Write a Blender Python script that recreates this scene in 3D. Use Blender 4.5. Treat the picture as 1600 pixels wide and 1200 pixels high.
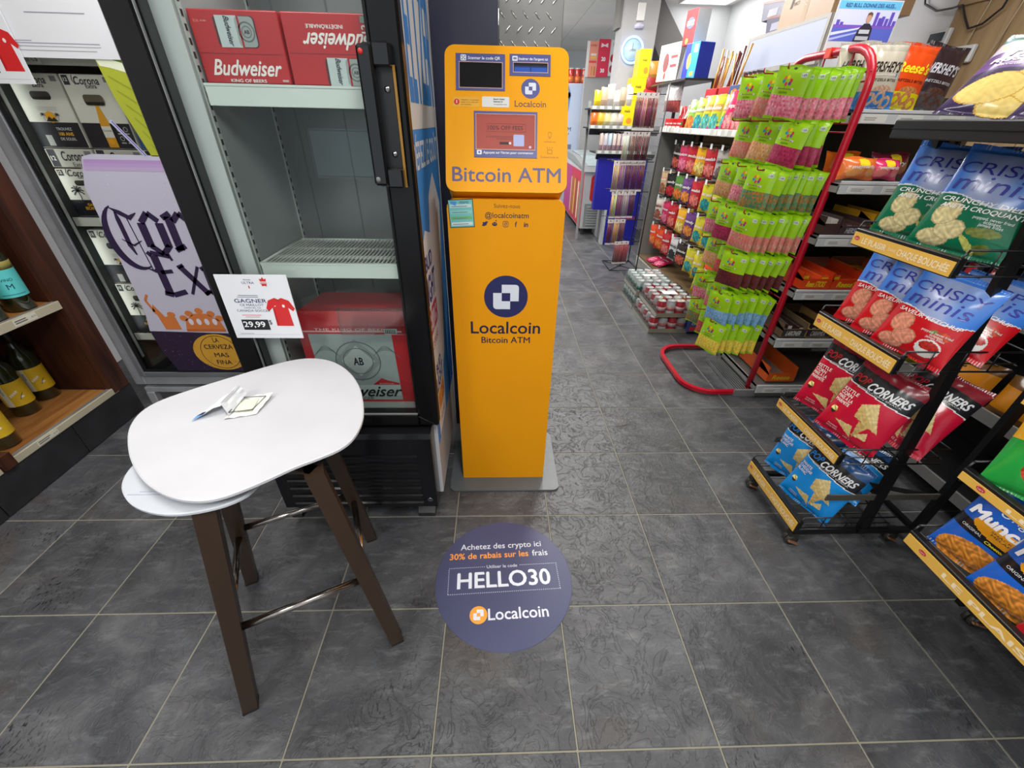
import bpy, math, random
from math import sin, cos, pi, radians
from mathutils import Matrix, Vector
for _o in list(bpy.data.objects): bpy.data.objects.remove(_o)
SC = bpy.context.scene
COL = SC.collection
random.seed(7)
T = 0.4                                    # floor tile pitch in metres

# ---------------------------------------------------------------- camera
cam = bpy.data.cameras.new('camera'); camo = bpy.data.objects.new('camera', cam); COL.objects.link(camo)
cam.sensor_fit = 'HORIZONTAL'; cam.sensor_width = 36.0; cam.lens = 36.0 * 637.563 / 1600.0
cam.clip_start = 0.02; cam.clip_end = 60
camo.matrix_world = (Matrix.Translation((0.57971, -0.38946, 1.45681)) @
                     Matrix.Rotation(radians(-2.33354), 4, 'Z') @ Matrix.Rotation(radians(57.13125), 4, 'X') @
                     Matrix.Rotation(radians(1.31572), 4, 'Z'))
SC.camera = camo
# ---------------------------------------------------------------- world, exposure
W = bpy.data.worlds.new('world'); SC.world = W; W.use_nodes = True
W.node_tree.nodes['Background'].inputs[0].default_value = (0.86, 0.93, 1.0, 1)
W.node_tree.nodes['Background'].inputs[1].default_value = 1.0
vs = SC.view_settings
vs.view_transform = 'Standard'; vs.look = 'None'; vs.exposure = 0.0; vs.gamma = 1.0; vs.use_curve_mapping = False
# ---------------------------------------------------------------- lamps in the ceiling fixtures
LAMPS = [(-0.35, 1.0, 30), (0.95, -0.75, 44), (1.15, 3.0, 36), (1.9, 4.5, 40), (2.2, 1.6, 22), (3.15, 5.85, 4), (0.55, 7.6, 44), (-0.9, -1.6, 34), (0.7, 5.5, 40)]  # last one is added, hidden behind the column, to brighten the far ceiling
CEIL = 2.75
for (lx, ly, pw) in LAMPS:
    ld = bpy.data.lights.new('ceiling_lamp', 'AREA'); ld.shape = 'RECTANGLE'; ld.size = 0.56; ld.size_y = 1.15
    ld.energy = pw; ld.color = (1.0, 0.985, 0.96)
    lo = bpy.data.objects.new('ceiling_lamp', ld); COL.objects.link(lo); lo.location = (lx, ly, CEIL - 0.03)
    if ly > 4:      # added point lights below the far fixtures, to brighten the ceiling
        ld = bpy.data.lights.new('ceiling_fill_light', 'POINT'); ld.shadow_soft_size = 0.12; ld.energy = 26 if (ly > 7 or lx < 1) else (13 if lx < 3 else 2.5); ld.color = (1.0, 0.985, 0.96)
        lo = bpy.data.objects.new('ceiling_fill_light', ld); COL.objects.link(lo); lo.location = (lx, ly, CEIL - 0.28)

# ---------------------------------------------------------------- helpers
def lin(c):
    return tuple(((v / 255) / 12.92 if v / 255 <= 0.04045 else ((v / 255 + 0.055) / 1.055) ** 2.4) for v in c[:3]) + (1.0,)
def tree(name):
    m = bpy.data.materials.new(name); m.use_nodes = True
    nt = m.node_tree; return m, nt, nt.nodes['Principled BSDF']
def surf(name, rough=0.5, metal=0.0, coat=0.0, bump=0.0, bscale=200.0, var=0.0, vscale=6.0, spec=0.5, rvar=0.0):
    """a material whose colour is the face colour of the object, with procedural variation and relief"""
    m, nt, p = tree(name); N = nt.nodes; L = nt.links
    a = N.new('ShaderNodeAttribute'); a.attribute_name = 'Col'
    src = a.outputs['Color']
    tc = N.new('ShaderNodeTexCoord')
    if var > 0:
        n = N.new('ShaderNodeTexNoise'); n.inputs['Scale'].default_value = vscale; n.inputs['Detail'].default_value = 6
        L.new(tc.outputs['Object'], n.inputs['Vector'])
        r = N.new('ShaderNodeMapRange'); r.inputs[1].default_value = 0.3; r.inputs[2].default_value = 0.7
        r.inputs[3].default_value = 1 - var; r.inputs[4].default_value = 1 + var * 0.6; L.new(n.outputs['Fac'], r.inputs[0])
        mx = N.new('ShaderNodeVectorMath'); mx.operation = 'SCALE'; L.new(src, mx.inputs[0]); L.new(r.outputs[0], mx.inputs['Scale'])
        src = mx.outputs[0]
        if rvar > 0:
            rr = N.new('ShaderNodeMapRange'); rr.inputs[3].default_value = rough - rvar; rr.inputs[4].default_value = rough + rvar
            L.new(n.outputs['Fac'], rr.inputs[0]); L.new(rr.outputs[0], p.inputs['Roughness'])
    L.new(src, p.inputs['Base Color'])
    if not rvar: p.inputs['Roughness'].default_value = rough
    p.inputs['Metallic'].default_value = metal; p.inputs['Coat Weight'].default_value = coat
    p.inputs['Coat Roughness'].default_value = 0.1; p.inputs['Specular IOR Level'].default_value = spec
    if bump > 0:
        b = N.new('ShaderNodeBump'); b.inputs['Strength'].default_value = bump; b.inputs['Distance'].default_value = 0.002
        n2 = N.new('ShaderNodeTexNoise'); n2.inputs['Scale'].default_value = bscale; n2.inputs['Detail'].default_value = 3
        L.new(tc.outputs['Object'], n2.inputs['Vector']); L.new(n2.outputs['Fac'], b.inputs['Height']); L.new(b.outputs[0], p.inputs['Normal'])
    return m
MATTE = surf('matte_surface', 0.75, var=0.04)
PAPER = surf('printed_paper', 0.55, var=0.02)
BOARD = surf('printed_carton', 0.42, var=0.04, vscale=9)
FILM = surf('printed_film', 0.24, bump=0.25, bscale=26, var=0.05, vscale=12, coat=0.3)
PLAS = surf('moulded_plastic', 0.38, var=0.05)
GLOSS = surf('gloss_plastic', 0.16, var=0.08, vscale=5, rvar=0.06, bump=0.05, bscale=60)
POWDER = surf('powder_coated_metal', 0.36, var=0.07, vscale=14, bump=0.08, bscale=500)
KPAINT = surf('kiosk_paint', 0.5, var=0.03, vscale=3, spec=0.25)
BLKPL = surf('black_gloss_plastic', 0.2, var=0.1, vscale=5, rvar=0.06, spec=0.28)
ENAMEL = surf('enamelled_steel', 0.3, var=0.03, vscale=3, coat=0.2)
STEEL = surf('brushed_steel', 0.34, metal=0.45, var=0.15, vscale=7, rvar=0.1)
CHROME = surf('worn_chrome', 0.2, metal=1.0, var=0.35, vscale=30, rvar=0.1)
WALLP = surf('wall_paint', 0.85, var=0.03, vscale=2, bump=0.1, bscale=300)
PRINT = surf('ink', 0.5)

def wood(name, c1, c2, scale=1.0, rough=0.45, axis='X'):
    m, nt, p = tree(name); N = nt.nodes; L = nt.links
    tc = N.new('ShaderNodeTexCoord'); mp = N.new('ShaderNodeMapping')
    s = {'X': (1.5, 18, 18), 'Y': (18, 1.5, 18), 'Z': (18, 18, 1.5)}[axis]
    mp.inputs['Scale'].default_value = tuple(v * scale for v in s); L.new(tc.outputs['Object'], mp.inputs['Vector'])
    n = N.new('ShaderNodeTexNoise'); n.inputs['Scale'].default_value = 1.3; n.inputs['Detail'].default_value = 8; n.inputs['Distortion'].default_value = 0.7
    L.new(mp.outputs[0], n.inputs['Vector'])
    cr = N.new('ShaderNodeValToRGB'); cr.color_ramp.elements[0].position = 0.3; cr.color_ramp.elements[1].position = 0.72
    cr.color_ramp.elements[0].color = lin(c1); cr.color_ramp.elements[1].color = lin(c2)
    L.new(n.outputs['Fac'], cr.inputs[0]); L.new(cr.outputs[0], p.inputs['Base Color']); p.inputs['Roughness'].default_value = rough
    b = N.new('ShaderNodeBump'); b.inputs['Strength'].default_value = 0.15; b.inputs['Distance'].default_value = 0.001
    L.new(n.outputs['Fac'], b.inputs['Height']); L.new(b.outputs[0], p.inputs['Normal'])
    return m
W_BROWN = wood('stained_brown_wood', (44, 20, 10), (84, 42, 24), 1.0, 0.5, 'Z')
W_SHELF = wood('oak_shelf_board', (128, 78, 34), (172, 118, 62), 1.0, 0.5, 'Y')
W_PANEL = wood('pale_panel_board', (150, 122, 86), (182, 154, 116), 0.7, 0.6, 'Z')

def glassmat(name, tint=(0.93, 0.97, 0.95), ior=1.45, gl=1.0):
    m = bpy.data.materials.new(name); m.use_nodes = True; nt = m.node_tree; N = nt.nodes; L = nt.links
    N.remove(N['Principled BSDF']); out = N['Material Output']
    tr = N.new('ShaderNodeBsdfTransparent'); tr.inputs[0].default_value = tint + (1,)
    g = N.new('ShaderNodeBsdfGlossy'); g.inputs['Roughness'].default_value = 0.02; g.inputs['Color'].default_value = (gl, gl, gl, 1)
    f = N.new('ShaderNodeFresnel'); f.inputs['IOR'].default_value = ior
    mx = N.new('ShaderNodeMixShader'); L.new(f.outputs[0], mx.inputs[0]); L.new(tr.outputs[0], mx.inputs[1]); L.new(g.outputs[0], mx.inputs[2])
    L.new(mx.outputs[0], out.inputs['Surface']); return m
GLASS = glassmat('door_glass', (0.965, 0.978, 0.972), 1.2)
CLEAR = glassmat('clear_plastic', (0.88, 0.93, 0.93), 1.35)
BOTTLE = None
def mk_bottle(name, c, rough=0.06):
    m, nt, p = tree(name); p.inputs['Base Color'].default_value = lin(c); p.inputs['Roughness'].default_value = rough
    p.inputs['Coat Weight'].default_value = 0.8
    return m
BOTTLE = mk_bottle('dark_bottle_glass', (36, 40, 18))
def emit(name, c, s):
    m = bpy.data.materials.new(name); m.use_nodes = True; nt = m.node_tree
    p = nt.nodes['Principled BSDF']; p.inputs['Base Color'].default_value = lin(c)
    p.inputs['Emission Color'].default_value = lin(c); p.inputs['Emission Strength'].default_value = s; return m
LAMP = emit('lamp_diffuser', (255, 252, 245), 1.6)
LIGHTBOX = emit('lightbox_panel', (214, 222, 250), 0.62); LIGHTBOX.node_tree.nodes['Principled BSDF'].inputs['Base Color'].default_value = (0.12, 0.13, 0.15, 1)
RINGL = emit('led_ring', (150, 185, 255), 1.6)

def slate():
    m, nt, p = tree('slate_tile'); N = nt.nodes; L = nt.links
    geo = N.new('ShaderNodeNewGeometry'); oi = N.new('ShaderNodeObjectInfo')
    sc = N.new('ShaderNodeVectorMath'); sc.operation = 'SCALE'; sc.inputs['Scale'].default_value = 37.0
    cmb = N.new('ShaderNodeCombineXYZ'); L.new(oi.outputs['Random'], cmb.inputs[0]); L.new(oi.outputs['Random'], cmb.inputs[1]); L.new(cmb.outputs[0], sc.inputs[0])
    ad = N.new('ShaderNodeVectorMath'); ad.operation = 'ADD'; L.new(geo.outputs['Position'], ad.inputs[0]); L.new(sc.outputs[0], ad.inputs[1])
    def noise(s, d, dist=0.0, rough=0.55):
        n = N.new('ShaderNodeTexNoise'); n.inputs['Scale'].default_value = s; n.inputs['Detail'].default_value = d
        n.inputs['Distortion'].default_value = dist; n.inputs['Roughness'].default_value = rough; L.new(ad.outputs[0], n.inputs['Vector']); return n
    n1 = noise(5, 8, 0.8, 0.62); n2 = noise(11, 6, 1.6); n3 = noise(60, 4)
    cr = N.new('ShaderNodeValToRGB'); e = cr.color_ramp.elements
    e[0].position = 0.33; e[0].color = lin((60, 61, 64)); e[1].position = 0.68; e[1].color = lin((96, 97, 99))
    x = cr.color_ramp.elements.new(0.52); x.color = lin((77, 78, 81))
    L.new(n1.outputs['Fac'], cr.inputs[0])
    # brownish patches
    mb = N.new('ShaderNodeMix'); mb.data_type = 'RGBA'; mb.inputs['B'].default_value = lin((88, 80, 74))
    r = N.new('ShaderNodeMapRange'); r.inputs[1].default_value = 0.56; r.inputs[2].default_value = 0.72; r.inputs[4].default_value = 0.6
    n4 = noise(2.6, 5, 0.4); L.new(n4.outputs['Fac'], r.inputs[0]); L.new(r.outputs[0], mb.inputs['Factor']); L.new(cr.outputs[0], mb.inputs['A'])
    hs = N.new('ShaderNodeHueSaturation'); L.new(mb.outputs['Result'], hs.inputs['Color'])
    rv = N.new('ShaderNodeMapRange'); rv.inputs[3].default_value = 0.86; rv.inputs[4].default_value = 1.1; L.new(oi.outputs['Random'], rv.inputs[0]); L.new(rv.outputs[0], hs.inputs['Value'])
    # scuffs: tiny dark heel marks in patches
    sm = N.new('ShaderNodeMapping'); sm.inputs['Scale'].default_value = (150, 55, 100); sm.inputs['Rotation'].default_value = (0, 0, 0.6); L.new(ad.outputs[0], sm.inputs['Vector'])
    sn = N.new('ShaderNodeTexNoise'); sn.inputs['Scale'].default_value = 1.0; sn.inputs['Detail'].default_value = 3; L.new(sm.outputs[0], sn.inputs['Vector'])
    sa = N.new('ShaderNodeMapRange'); sa.inputs[1].default_value = 0.57; sa.inputs[2].default_value = 0.62; L.new(sn.outputs['Fac'], sa.inputs[0])
    sl = noise(3.4, 3, 0.2); sb = N.new('ShaderNodeMapRange'); sb.inputs[1].default_value = 0.56; sb.inputs[2].default_value = 0.66; L.new(sl.outputs['Fac'], sb.inputs[0])
    sc2 = N.new('ShaderNodeMath'); sc2.operation = 'MULTIPLY'; L.new(sa.outputs[0], sc2.inputs[0]); L.new(sb.outputs[0], sc2.inputs[1])
    mz = N.new('ShaderNodeMix'); mz.data_type = 'RGBA'; mz.inputs['B'].default_value = lin((30, 30, 32)); L.new(sc2.outputs[0], mz.inputs['Factor']); L.new(hs.outputs[0], mz.inputs['A'])
    # fine pale mineral streaks
    sv = N.new('ShaderNodeMapping'); sv.inputs['Scale'].default_value = (9, 30, 20); sv.inputs['Rotation'].default_value = (0, 0, -0.7); L.new(ad.outputs[0], sv.inputs['Vector'])
    s3 = N.new('ShaderNodeTexNoise'); s3.inputs['Detail'].default_value = 9; s3.inputs['Scale'].default_value = 1.0; s3.inputs['Roughness'].default_value = 0.75; L.new(sv.outputs[0], s3.inputs['Vector'])
    s4 = N.new('ShaderNodeMapRange'); s4.inputs[1].default_value = 0.52; s4.inputs[2].default_value = 0.75; s4.inputs[4].default_value = 0.55; L.new(s3.outputs['Fac'], s4.inputs[0])
    mw = N.new('ShaderNodeMix'); mw.data_type = 'RGBA'; mw.inputs['B'].default_value = lin((134, 136, 138)); L.new(s4.outputs[0], mw.inputs['Factor']); L.new(mz.outputs['Result'], mw.inputs['A'])
    L.new(mw.outputs['Result'], p.inputs['Base Color'])
    # cleft relief: contour-like ridges
    md = N.new('ShaderNodeMath'); md.operation = 'MULTIPLY'; md.inputs[1].default_value = 6.0; L.new(n2.outputs['Fac'], md.inputs[0])
    fr = N.new('ShaderNodeMath'); fr.operation = 'PINGPONG'; fr.inputs[1].default_value = 1.0; L.new(md.outputs[0], fr.inputs[0])
    pw = N.new('ShaderNodeMath'); pw.operation = 'POWER'; pw.inputs[1].default_value = 14.0; L.new(fr.outputs[0], pw.inputs[0])
    s1 = N.new('ShaderNodeMath'); s1.operation = 'MULTIPLY_ADD'; s1.inputs[1].default_value = 0.5
    L.new(pw.outputs[0], s1.inputs[0]); L.new(n3.outputs['Fac'], s1.inputs[2])
    b = N.new('ShaderNodeBump'); b.inputs['Strength'].default_value = 0.8; b.inputs['Distance'].default_value = 0.0026
    L.new(s1.outputs[0], b.inputs['Height']); L.new(b.outputs[0], p.inputs['Normal'])
    rr = N.new('ShaderNodeMapRange'); rr.inputs[3].default_value = 0.30; rr.inputs[4].default_value = 0.52; L.new(n1.outputs['Fac'], rr.inputs[0]); L.new(rr.outputs[0], p.inputs['Roughness'])
    return m
SLATE = slate()

# ------------------------------------------------ text outlines (Blender's own font), cached as triangles
_tc = {}
def text_tris(s, bold=0.0):
    k = (s, bold)
    if k not in _tc:
        cu = bpy.data.curves.new('t', 'FONT'); cu.body = s; cu.size = 1.0; cu.resolution_u = 3; cu.offset = bold; cu.fill_mode = 'FRONT'
        ob = bpy.data.objects.new('t', cu); me = bpy.data.meshes.new_from_object(ob)
        vv = [(v.co.x, v.co.y) for v in me.vertices]; ff = [tuple(f.vertices) for f in me.polygons]
        bpy.data.objects.remove(ob); bpy.data.curves.remove(cu); bpy.data.meshes.remove(me)
        if vv:
            x0 = min(v[0] for v in vv); x1 = max(v[0] for v in vv); y0 = min(v[1] for v in vv); y1 = max(v[1] for v in vv)
        else: x0 = x1 = y0 = y1 = 0
        _tc[k] = (vv, ff, x0, x1, y0, y1)
    return _tc[k]

class MB:
    """collects shapes into one mesh; every face has a colour"""
    def __init__(s, col=(200, 200, 200)):
        s.v = []; s.f = []; s.c = []; s.col = col; s.sm = []; s.M = Matrix.Identity(4)
    def add(s, vs, fs, col=None, smooth=False):
        b = len(s.v); M = s.M
        s.v += [tuple(M @ Vector(p)) for p in vs]; c = lin(col or s.col)
        for f in fs: s.f.append(tuple(b + i for i in f)); s.c.append(c); s.sm.append(smooth)
        return s
    def box(s, x0, x1, y0, y1, z0, z1, col=None, bev=0.0):
        if bev > 0 and min(abs(x1-x0), abs(y1-y0), abs(z1-z0)) > 2.2 * bev:
            b = bev; X = (x0, x1); Y = (y0, y1); Z = (z0, z1); vs = []; idx = {}
            for i in (0, 1):
                for j in (0, 1):
                    for k in (0, 1):
                        sx = (b, -b)[i]; sy = (b, -b)[j]; sz = (b, -b)[k]
                        idx[i, j, k] = len(vs)
                        vs += [(X[i], Y[j]+sy, Z[k]+sz), (X[i]+sx, Y[j], Z[k]+sz), (X[i]+sx, Y[j]+sy, Z[k])]
            fs = []
            def q(a, flip): fs.append(tuple(a[::-1]) if flip else tuple(a))
            for i in (0, 1): q([idx[i,0,0], idx[i,0,1], idx[i,1,1], idx[i,1,0]], i == 1)
            for j in (0, 1): q([idx[0,j,0]+1, idx[1,j,0]+1, idx[1,j,1]+1, idx[0,j,1]+1], j == 1)
            for k in (0, 1): q([idx[0,0,k]+2, idx[0,1,k]+2, idx[1,1,k]+2, idx[1,0,k]+2], k == 1)
            for j in (0, 1):
                for k in (0, 1): q([idx[0,j,k]+1, idx[0,j,k]+2, idx[1,j,k]+2, idx[1,j,k]+1], (j+k) % 2 == 0)
            for i in (0, 1):
                for k in (0, 1): q([idx[i,0,k], idx[i,0,k]+2, idx[i,1,k]+2, idx[i,1,k]], (i+k) % 2 == 1)
            for i in (0, 1):
                for j in (0, 1): q([idx[i,j,0], idx[i,j,0]+1, idx[i,j,1]+1, idx[i,j,1]], (i+j) % 2 == 0)
            for i in (0, 1):
                for j in (0, 1):
                    for k in (0, 1): q([idx[i,j,k], idx[i,j,k]+1, idx[i,j,k]+2], (i+j+k) % 2 == 1)
            return s.add(vs, fs, col)
        vs = [(x0,y0,z0),(x1,y0,z0),(x1,y1,z0),(x0,y1,z0),(x0,y0,z1),(x1,y0,z1),(x1,y1,z1),(x0,y1,z1)]
        return s.add(vs, [(0,3,2,1),(4,5,6,7),(0,1,5,4),(1,2,6,5),(2,3,7,6),(3,0,4,7)], col)
    def tube(s, pts, r, n=8, col=None, closed=False, flat=None):
        """swept round (or flat=(w,h) rectangular) bar along points"""
        P = [Vector(p) for p in pts]; rings = []; up = Vector((0, 0, 1)); m = len(P); prev = None
        for i, p in enumerate(P):
            if closed: d = (P[(i+1) % m] - P[i-1])
            else: d = (P[min(i+1, m-1)] - P[max(i-1, 0)])
            d.normalize()
            if prev is None:
                a = d.cross(up)
                if a.length < 1e-3: a = d.cross(Vector((1, 0, 0)))
                a.normalize()
            else:
                a = prev - d * prev.dot(d)
                if a.length < 1e-4: a = d.cross(up)
                a.normalize()
            prev = a; b = d.cross(a); rings.append((p, a, b))
        vs = []
        for (p, a, b) in rings:
            if flat:
                w, h = flat
                for (u, v) in ((-1,-1),(1,-1),(1,1),(-1,1)): vs.append(p + a * (u*w/2) + b * (v*h/2))
            else:
                rr = r
                for k in range(n): t = 2*pi*k/n; vs.append(p + a * (cos(t)*rr) + b * (sin(t)*rr))
        nn = 4 if flat else n; fs = []
        for i in range(m if closed else m-1):
            j = (i+1) % m
            for k in range(nn): k2 = (k+1) % nn; fs.append((i*nn+k, i*nn+k2, j*nn+k2, j*nn+k))
        if not closed: fs.append(tuple(range(nn))[::-1]); fs.append(tuple((m-1)*nn+k for k in range(nn)))
        return s.add(vs, fs, col, smooth=not flat)
    def bar(s, a, b, w, h, col=None): return s.tube([a, b], 0, col=col, flat=(w, h))
    def rod(s, a, b, r, n=8, col=None): return s.tube([a, b], r, n, col)
    def lathe(s, prof, n=20, col=None, cols=None, cx=0, cy=0):
        vs = []; 
        for (r, z) in prof:
            for k in range(n): t = 2*pi*k/n; vs.append((cx + r*cos(t), cy + r*sin(t), z))
        for i in range(len(prof)-1):
            fs = [(i*n+k, i*n+(k+1) % n, (i+1)*n+(k+1) % n, (i+1)*n+k) for k in range(n)]
            pass
        base = len(s.v); M = s.M; s.v += [tuple(M @ Vector(p)) for p in vs]
        for i in range(len(prof)-1):
            c = lin(cols[i] if cols else (col or s.col))
            for k in range(n):
                s.f.append((base+i*n+k, base+i*n+(k+1) % n, base+(i+1)*n+(k+1) % n, base+(i+1)*n+k)); s.c.append(c); s.sm.append(True)
        s.f.append(tuple(base+k for k in range(n))[::-1]); s.c.append(lin(cols[0] if cols else (col or s.col))); s.sm.append(False)
        s.f.append(tuple(base+(len(prof)-1)*n+k for k in range(n))); s.c.append(lin(cols[-1] if cols else (col or s.col))); s.sm.append(False)
        return s
    def prism(s, poly, y0, y1, col=None, axis='Y'):
        """polygon in (a,b) extruded along an axis. axis Y: (x,z); axis X: (y,z); axis Z: (x,y)"""
        n = len(poly)
        f = {'Y': lambda a, b, t: (a, t, b), 'X': lambda a, b, t: (t, a, b), 'Z': lambda a, b, t: (a, b, t)}[axis]
        vs = [f(a, b, y0) for a, b in poly] + [f(a, b, y1) for a, b in poly]
        fs = [tuple(range(n)), tuple(range(2*n-1, n-1, -1))] + [(i, n+i, n+(i+1) % n, (i+1) % n) for i in range(n)]
        return s.add(vs, fs, col)
    # ---- flat art in the local XZ plane facing -Y, at depth y; an optional warp maps (x,z) -> y
    def poly(s, pts, y=0.0, col=None, warp=None):
        vs = [(a, (warp(a, b) if warp else 0) + y, b) for a, b in pts]
        return s.add(vs, [tuple(range(len(pts)))], col)
    def rect(s, x0, x1, z0, z1, y=0.0, col=None, warp=None): return s.poly([(x0,z0),(x1,z0),(x1,z1),(x0,z1)], y, col, warp)
    def disc(s, cx, cz, rx, rz=None, y=0.0, col=None, n=28, rot=0, warp=None):
        rz = rz or rx; pts = []
        for k in range(n):
            t = 2*pi*k/n; a, b = rx*cos(t), rz*sin(t); pts.append((cx+a*cos(rot)-b*sin(rot), cz+a*sin(rot)+b*cos(rot)))
        return s.poly(pts, y, col, warp)
    def rrect(s, x0, x1, z0, z1, r, y=0.0, col=None): return s.poly(rr(x0, x1, z0, z1, r), y, col)
    def ring(s, cx, cz, r0, r1, y=0.0, col=None, n=28, a0=0, a1=2*pi):
        vs = []; 
        for k in range(n+1):
            t = a0+(a1-a0)*k/n; vs += [(cx+r0*cos(t), y, cz+r0*sin(t)), (cx+r1*cos(t), y, cz+r1*sin(t))]
        return s.add(vs, [(2*k, 2*k+1, 2*k+3, 2*k+2) for k in range(n)], col)
    def line(s, pts, w, y=0.0, col=None, warp=None):
        for (a, b) in zip(pts[:-1], pts[1:]):
            dx, dz = b[0]-a[0], b[1]-a[1]; l = math.hypot(dx, dz) or 1; nx, nz = -dz/l*w/2, dx/l*w/2
            s.poly([(a[0]+nx, a[1]+nz), (b[0]+nx, b[1]+nz), (b[0]-nx, b[1]-nz), (a[0]-nx, a[1]-nz)], y, col, warp)
        return s
    def text(s, t, cx, cz, h=None, w=None, y=0.0, col=None, bold=0.0, shear=0.0, warp=None, align='C', rot=0, arc=0.0, mono_h=None, taper=0.0):
        """text with cap height h and/or width w, centred on (cx,cz)"""
        if bold > 0:
            vv, ff, x0, x1, y0, y1 = text_tris(t, 0.0); b_ = bold
            if w and vv: w = w*(x1-x0)/(x1-x0+2*b_)
            ww_ = w if w else None; base = (h/0.7) if h else (w/(x1-x0) if vv else 0); bx = (w/(x1-x0) if (w and vv) else base)*b_; bz = base*b_
            for k_, (dx, dz) in enumerate(((-bx, -bz*.6), (bx, -bz*.6), (0, bz))):
                ddx, ddz = (dx*cos(rot)-dz*sin(rot), dx*sin(rot)+dz*cos(rot))
                s.text(t, cx+ddx, cz+ddz, h, w, y-0.00012*k_, col, 0.0, shear, warp, align, rot, arc, mono_h, taper)
            return s
        vv, ff, x0, x1, y0, y1 = text_tris(t, bold)
        if not vv: return s
        sy = (h / 0.7) if h else None; sx = (w / (x1-x0)) if w else None
        if sy is None: sy = sx
        if sx is None: sx = sy
        xm = (x0+x1)/2 if align == 'C' else (x0 if align == 'L' else x1)
        W_ = (x1-x0)*sx; vs = []
        for (a, b) in vv:
            X = (a-xm)*sx; Z = (b-0.35)*sy
            if taper: Z *= 1 + taper*(X/W_)
            X += shear*Z
            if arc: Z += arc*(4*(X/W_)**2 - 1)
            if rot: X, Z = X*cos(rot)-Z*sin(rot), X*sin(rot)+Z*cos(rot)
            X += cx; Z += cz
            vs.append((X, (warp(X, Z) if warp else 0)+y, Z))
        return s.add(vs, ff, col)
    def lines_of_text(s, x0, x1, z0, z1, n, y, col, fill=0.5):
        h = (z1-z0)/n
        for i in range(n):
            xx = x1 - (x1-x0)*random.random()*0.3; s.rect(x0, xx, z0+i*h+h*(1-fill)/2, z0+i*h+h*(1+fill)/2, y, col)
        return s
    def mesh(s, name):
        me = bpy.data.meshes.new(name); me.from_pydata(s.v, [], s.f)
        ca = me.color_attributes.new('Col', 'BYTE_COLOR', 'CORNER')
        flat = []
        for f, c in zip(s.f, s.c): flat += list(c) * len(f)
        ca.data.foreach_set('color', flat)
        me.polygons.foreach_set('use_smooth', s.sm)
        me.update(); return me

def rr(x0, x1, z0, z1, r, n=5):
    pts = []
    for (cx, cz, a) in ((x1-r, z0+r, -pi/2), (x1-r, z1-r, 0), (x0+r, z1-r, pi/2), (x0+r, z0+r, pi)):
        for k in range(n+1): t = a + pi/2*k/n; pts.append((cx+r*cos(t), cz+r*sin(t)))
    return pts
def link(o, parent=None):
    COL.objects.link(o)
    if parent is not None: o.parent = parent
    return o
def part(name, mb, mat, parent, label=None, stuff=False, loc=None):
    me = mb if isinstance(mb, bpy.types.Mesh) else mb.mesh(name)
    if not me.materials: me.materials.append(mat)
    o = link(bpy.data.objects.new(name, me), parent)
    if label: o['label'] = label
    if stuff or name.endswith('_print') or name in ('price_ticket', 'floor_grille'): o['kind'] = 'stuff'
    if loc is not None: o.location = loc
    return o
def thing(name, label, cat, loc=(0, 0, 0), rz=0.0, group=None, rx=0.0, ry=0.0):
    o = link(bpy.data.objects.new(name, None)); o.location = loc; o.rotation_euler = (rx, ry, rz); o.empty_display_size = 0.05
    o['label'] = label; o['category'] = cat
    if group: o['group'] = group
    return o
def solo(name, mb, mat, label, cat, loc=(0, 0, 0), rz=0.0, group=None, rx=0.0, ry=0.0):
    o = part(name, mb, mat, None); o.location = loc; o.rotation_euler = (rx, ry, rz)
    o['label'] = label; o['category'] = cat
    if group: o['group'] = group
    return o
def struct(name, mb, mat, parent=None):
    o = part(name, mb, mat, parent)
    if parent is None: o['kind'] = 'structure'
    return o
def dup(root, loc=None, rz=None, label=None, group=None, rx=None, ry=None):
    r = root.copy(); COL.objects.link(r)
    if loc is not None: r.location = loc
    e = list(r.rotation_euler)
    if rz is not None: e[2] = rz
    if rx is not None: e[0] = rx
    if ry is not None: e[1] = ry
    r.rotation_euler = e
    if label: r['label'] = label
    if group: r['group'] = group
    for ch in list(root.children):
        c = ch.copy(); COL.objects.link(c); c.parent = r
        for g in ch.children:
            d = g.copy(); COL.objects.link(d); d.parent = c
    return r

# ================================================================ ROOM SHELL
CM = MB((150, 150, 148))
XL, XR, YB, YF = -2.05, 3.56, -2.4, 11.0
WALLC = (214, 216, 220)
m = MB((70, 70, 70)); m.box(XL-0.1, XR+1.6, YB-0.1, YF+0.1, -0.1, -0.003, (80, 80, 80))
floor = struct('floor', m, SLATE)
m = MB((138, 134, 118)); m.box(-4*T, 8*T, -2*T, 6*T, -0.0028, -0.0022); m.box(T, 7*T, 6*T, 23*T, -0.0028, -0.0022); part('grout_bed', m, MATTE, floor)
tb = MB((80, 80, 80)); h = T/2 - 0.0021; tb.box(-h, h, -h, h, -0.012, 0.0, bev=0.0016)
tile_me = tb.mesh('floor_tile'); tile_me.materials.append(SLATE)
cells = [(i, j) for j in range(-2, 6) for i in range(-4, 8)] + [(i, j) for j in range(6, 23) for i in range(1, 7)]
for (i, j) in cells:
    if (i, j) in ((-4, -2), (7, -2)): continue
    if i == -4 and j < 5 and j >= -2 and i*T < -1.5: 
        pass
    o = part('floor_tile', tile_me, SLATE, floor, loc=((i+0.5)*T, (j+0.5)*T, random.uniform(-0.0006, 0.0)))
m = MB(WALLC)
m.box(XL-0.1, XL, YB, YF, 0, CEIL); struct('wall_left', m, WALLP)
m = MB((212, 214, 218)); m.box(XR, XR+0.1, YB, 6.52, 0, CEIL); struct('wall_right', m, WALLP)
m = MB((206, 208, 212)); m.box(2.42, XR+0.1, 6.52, 6.62, 0, CEIL); struct('wall_partition', m, WALLP)
m = MB((196, 200, 202)); m.box(XL-0.1, 5.0, YF, YF+0.1, 0, CEIL); struct('wall_far', m, WALLP)
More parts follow.
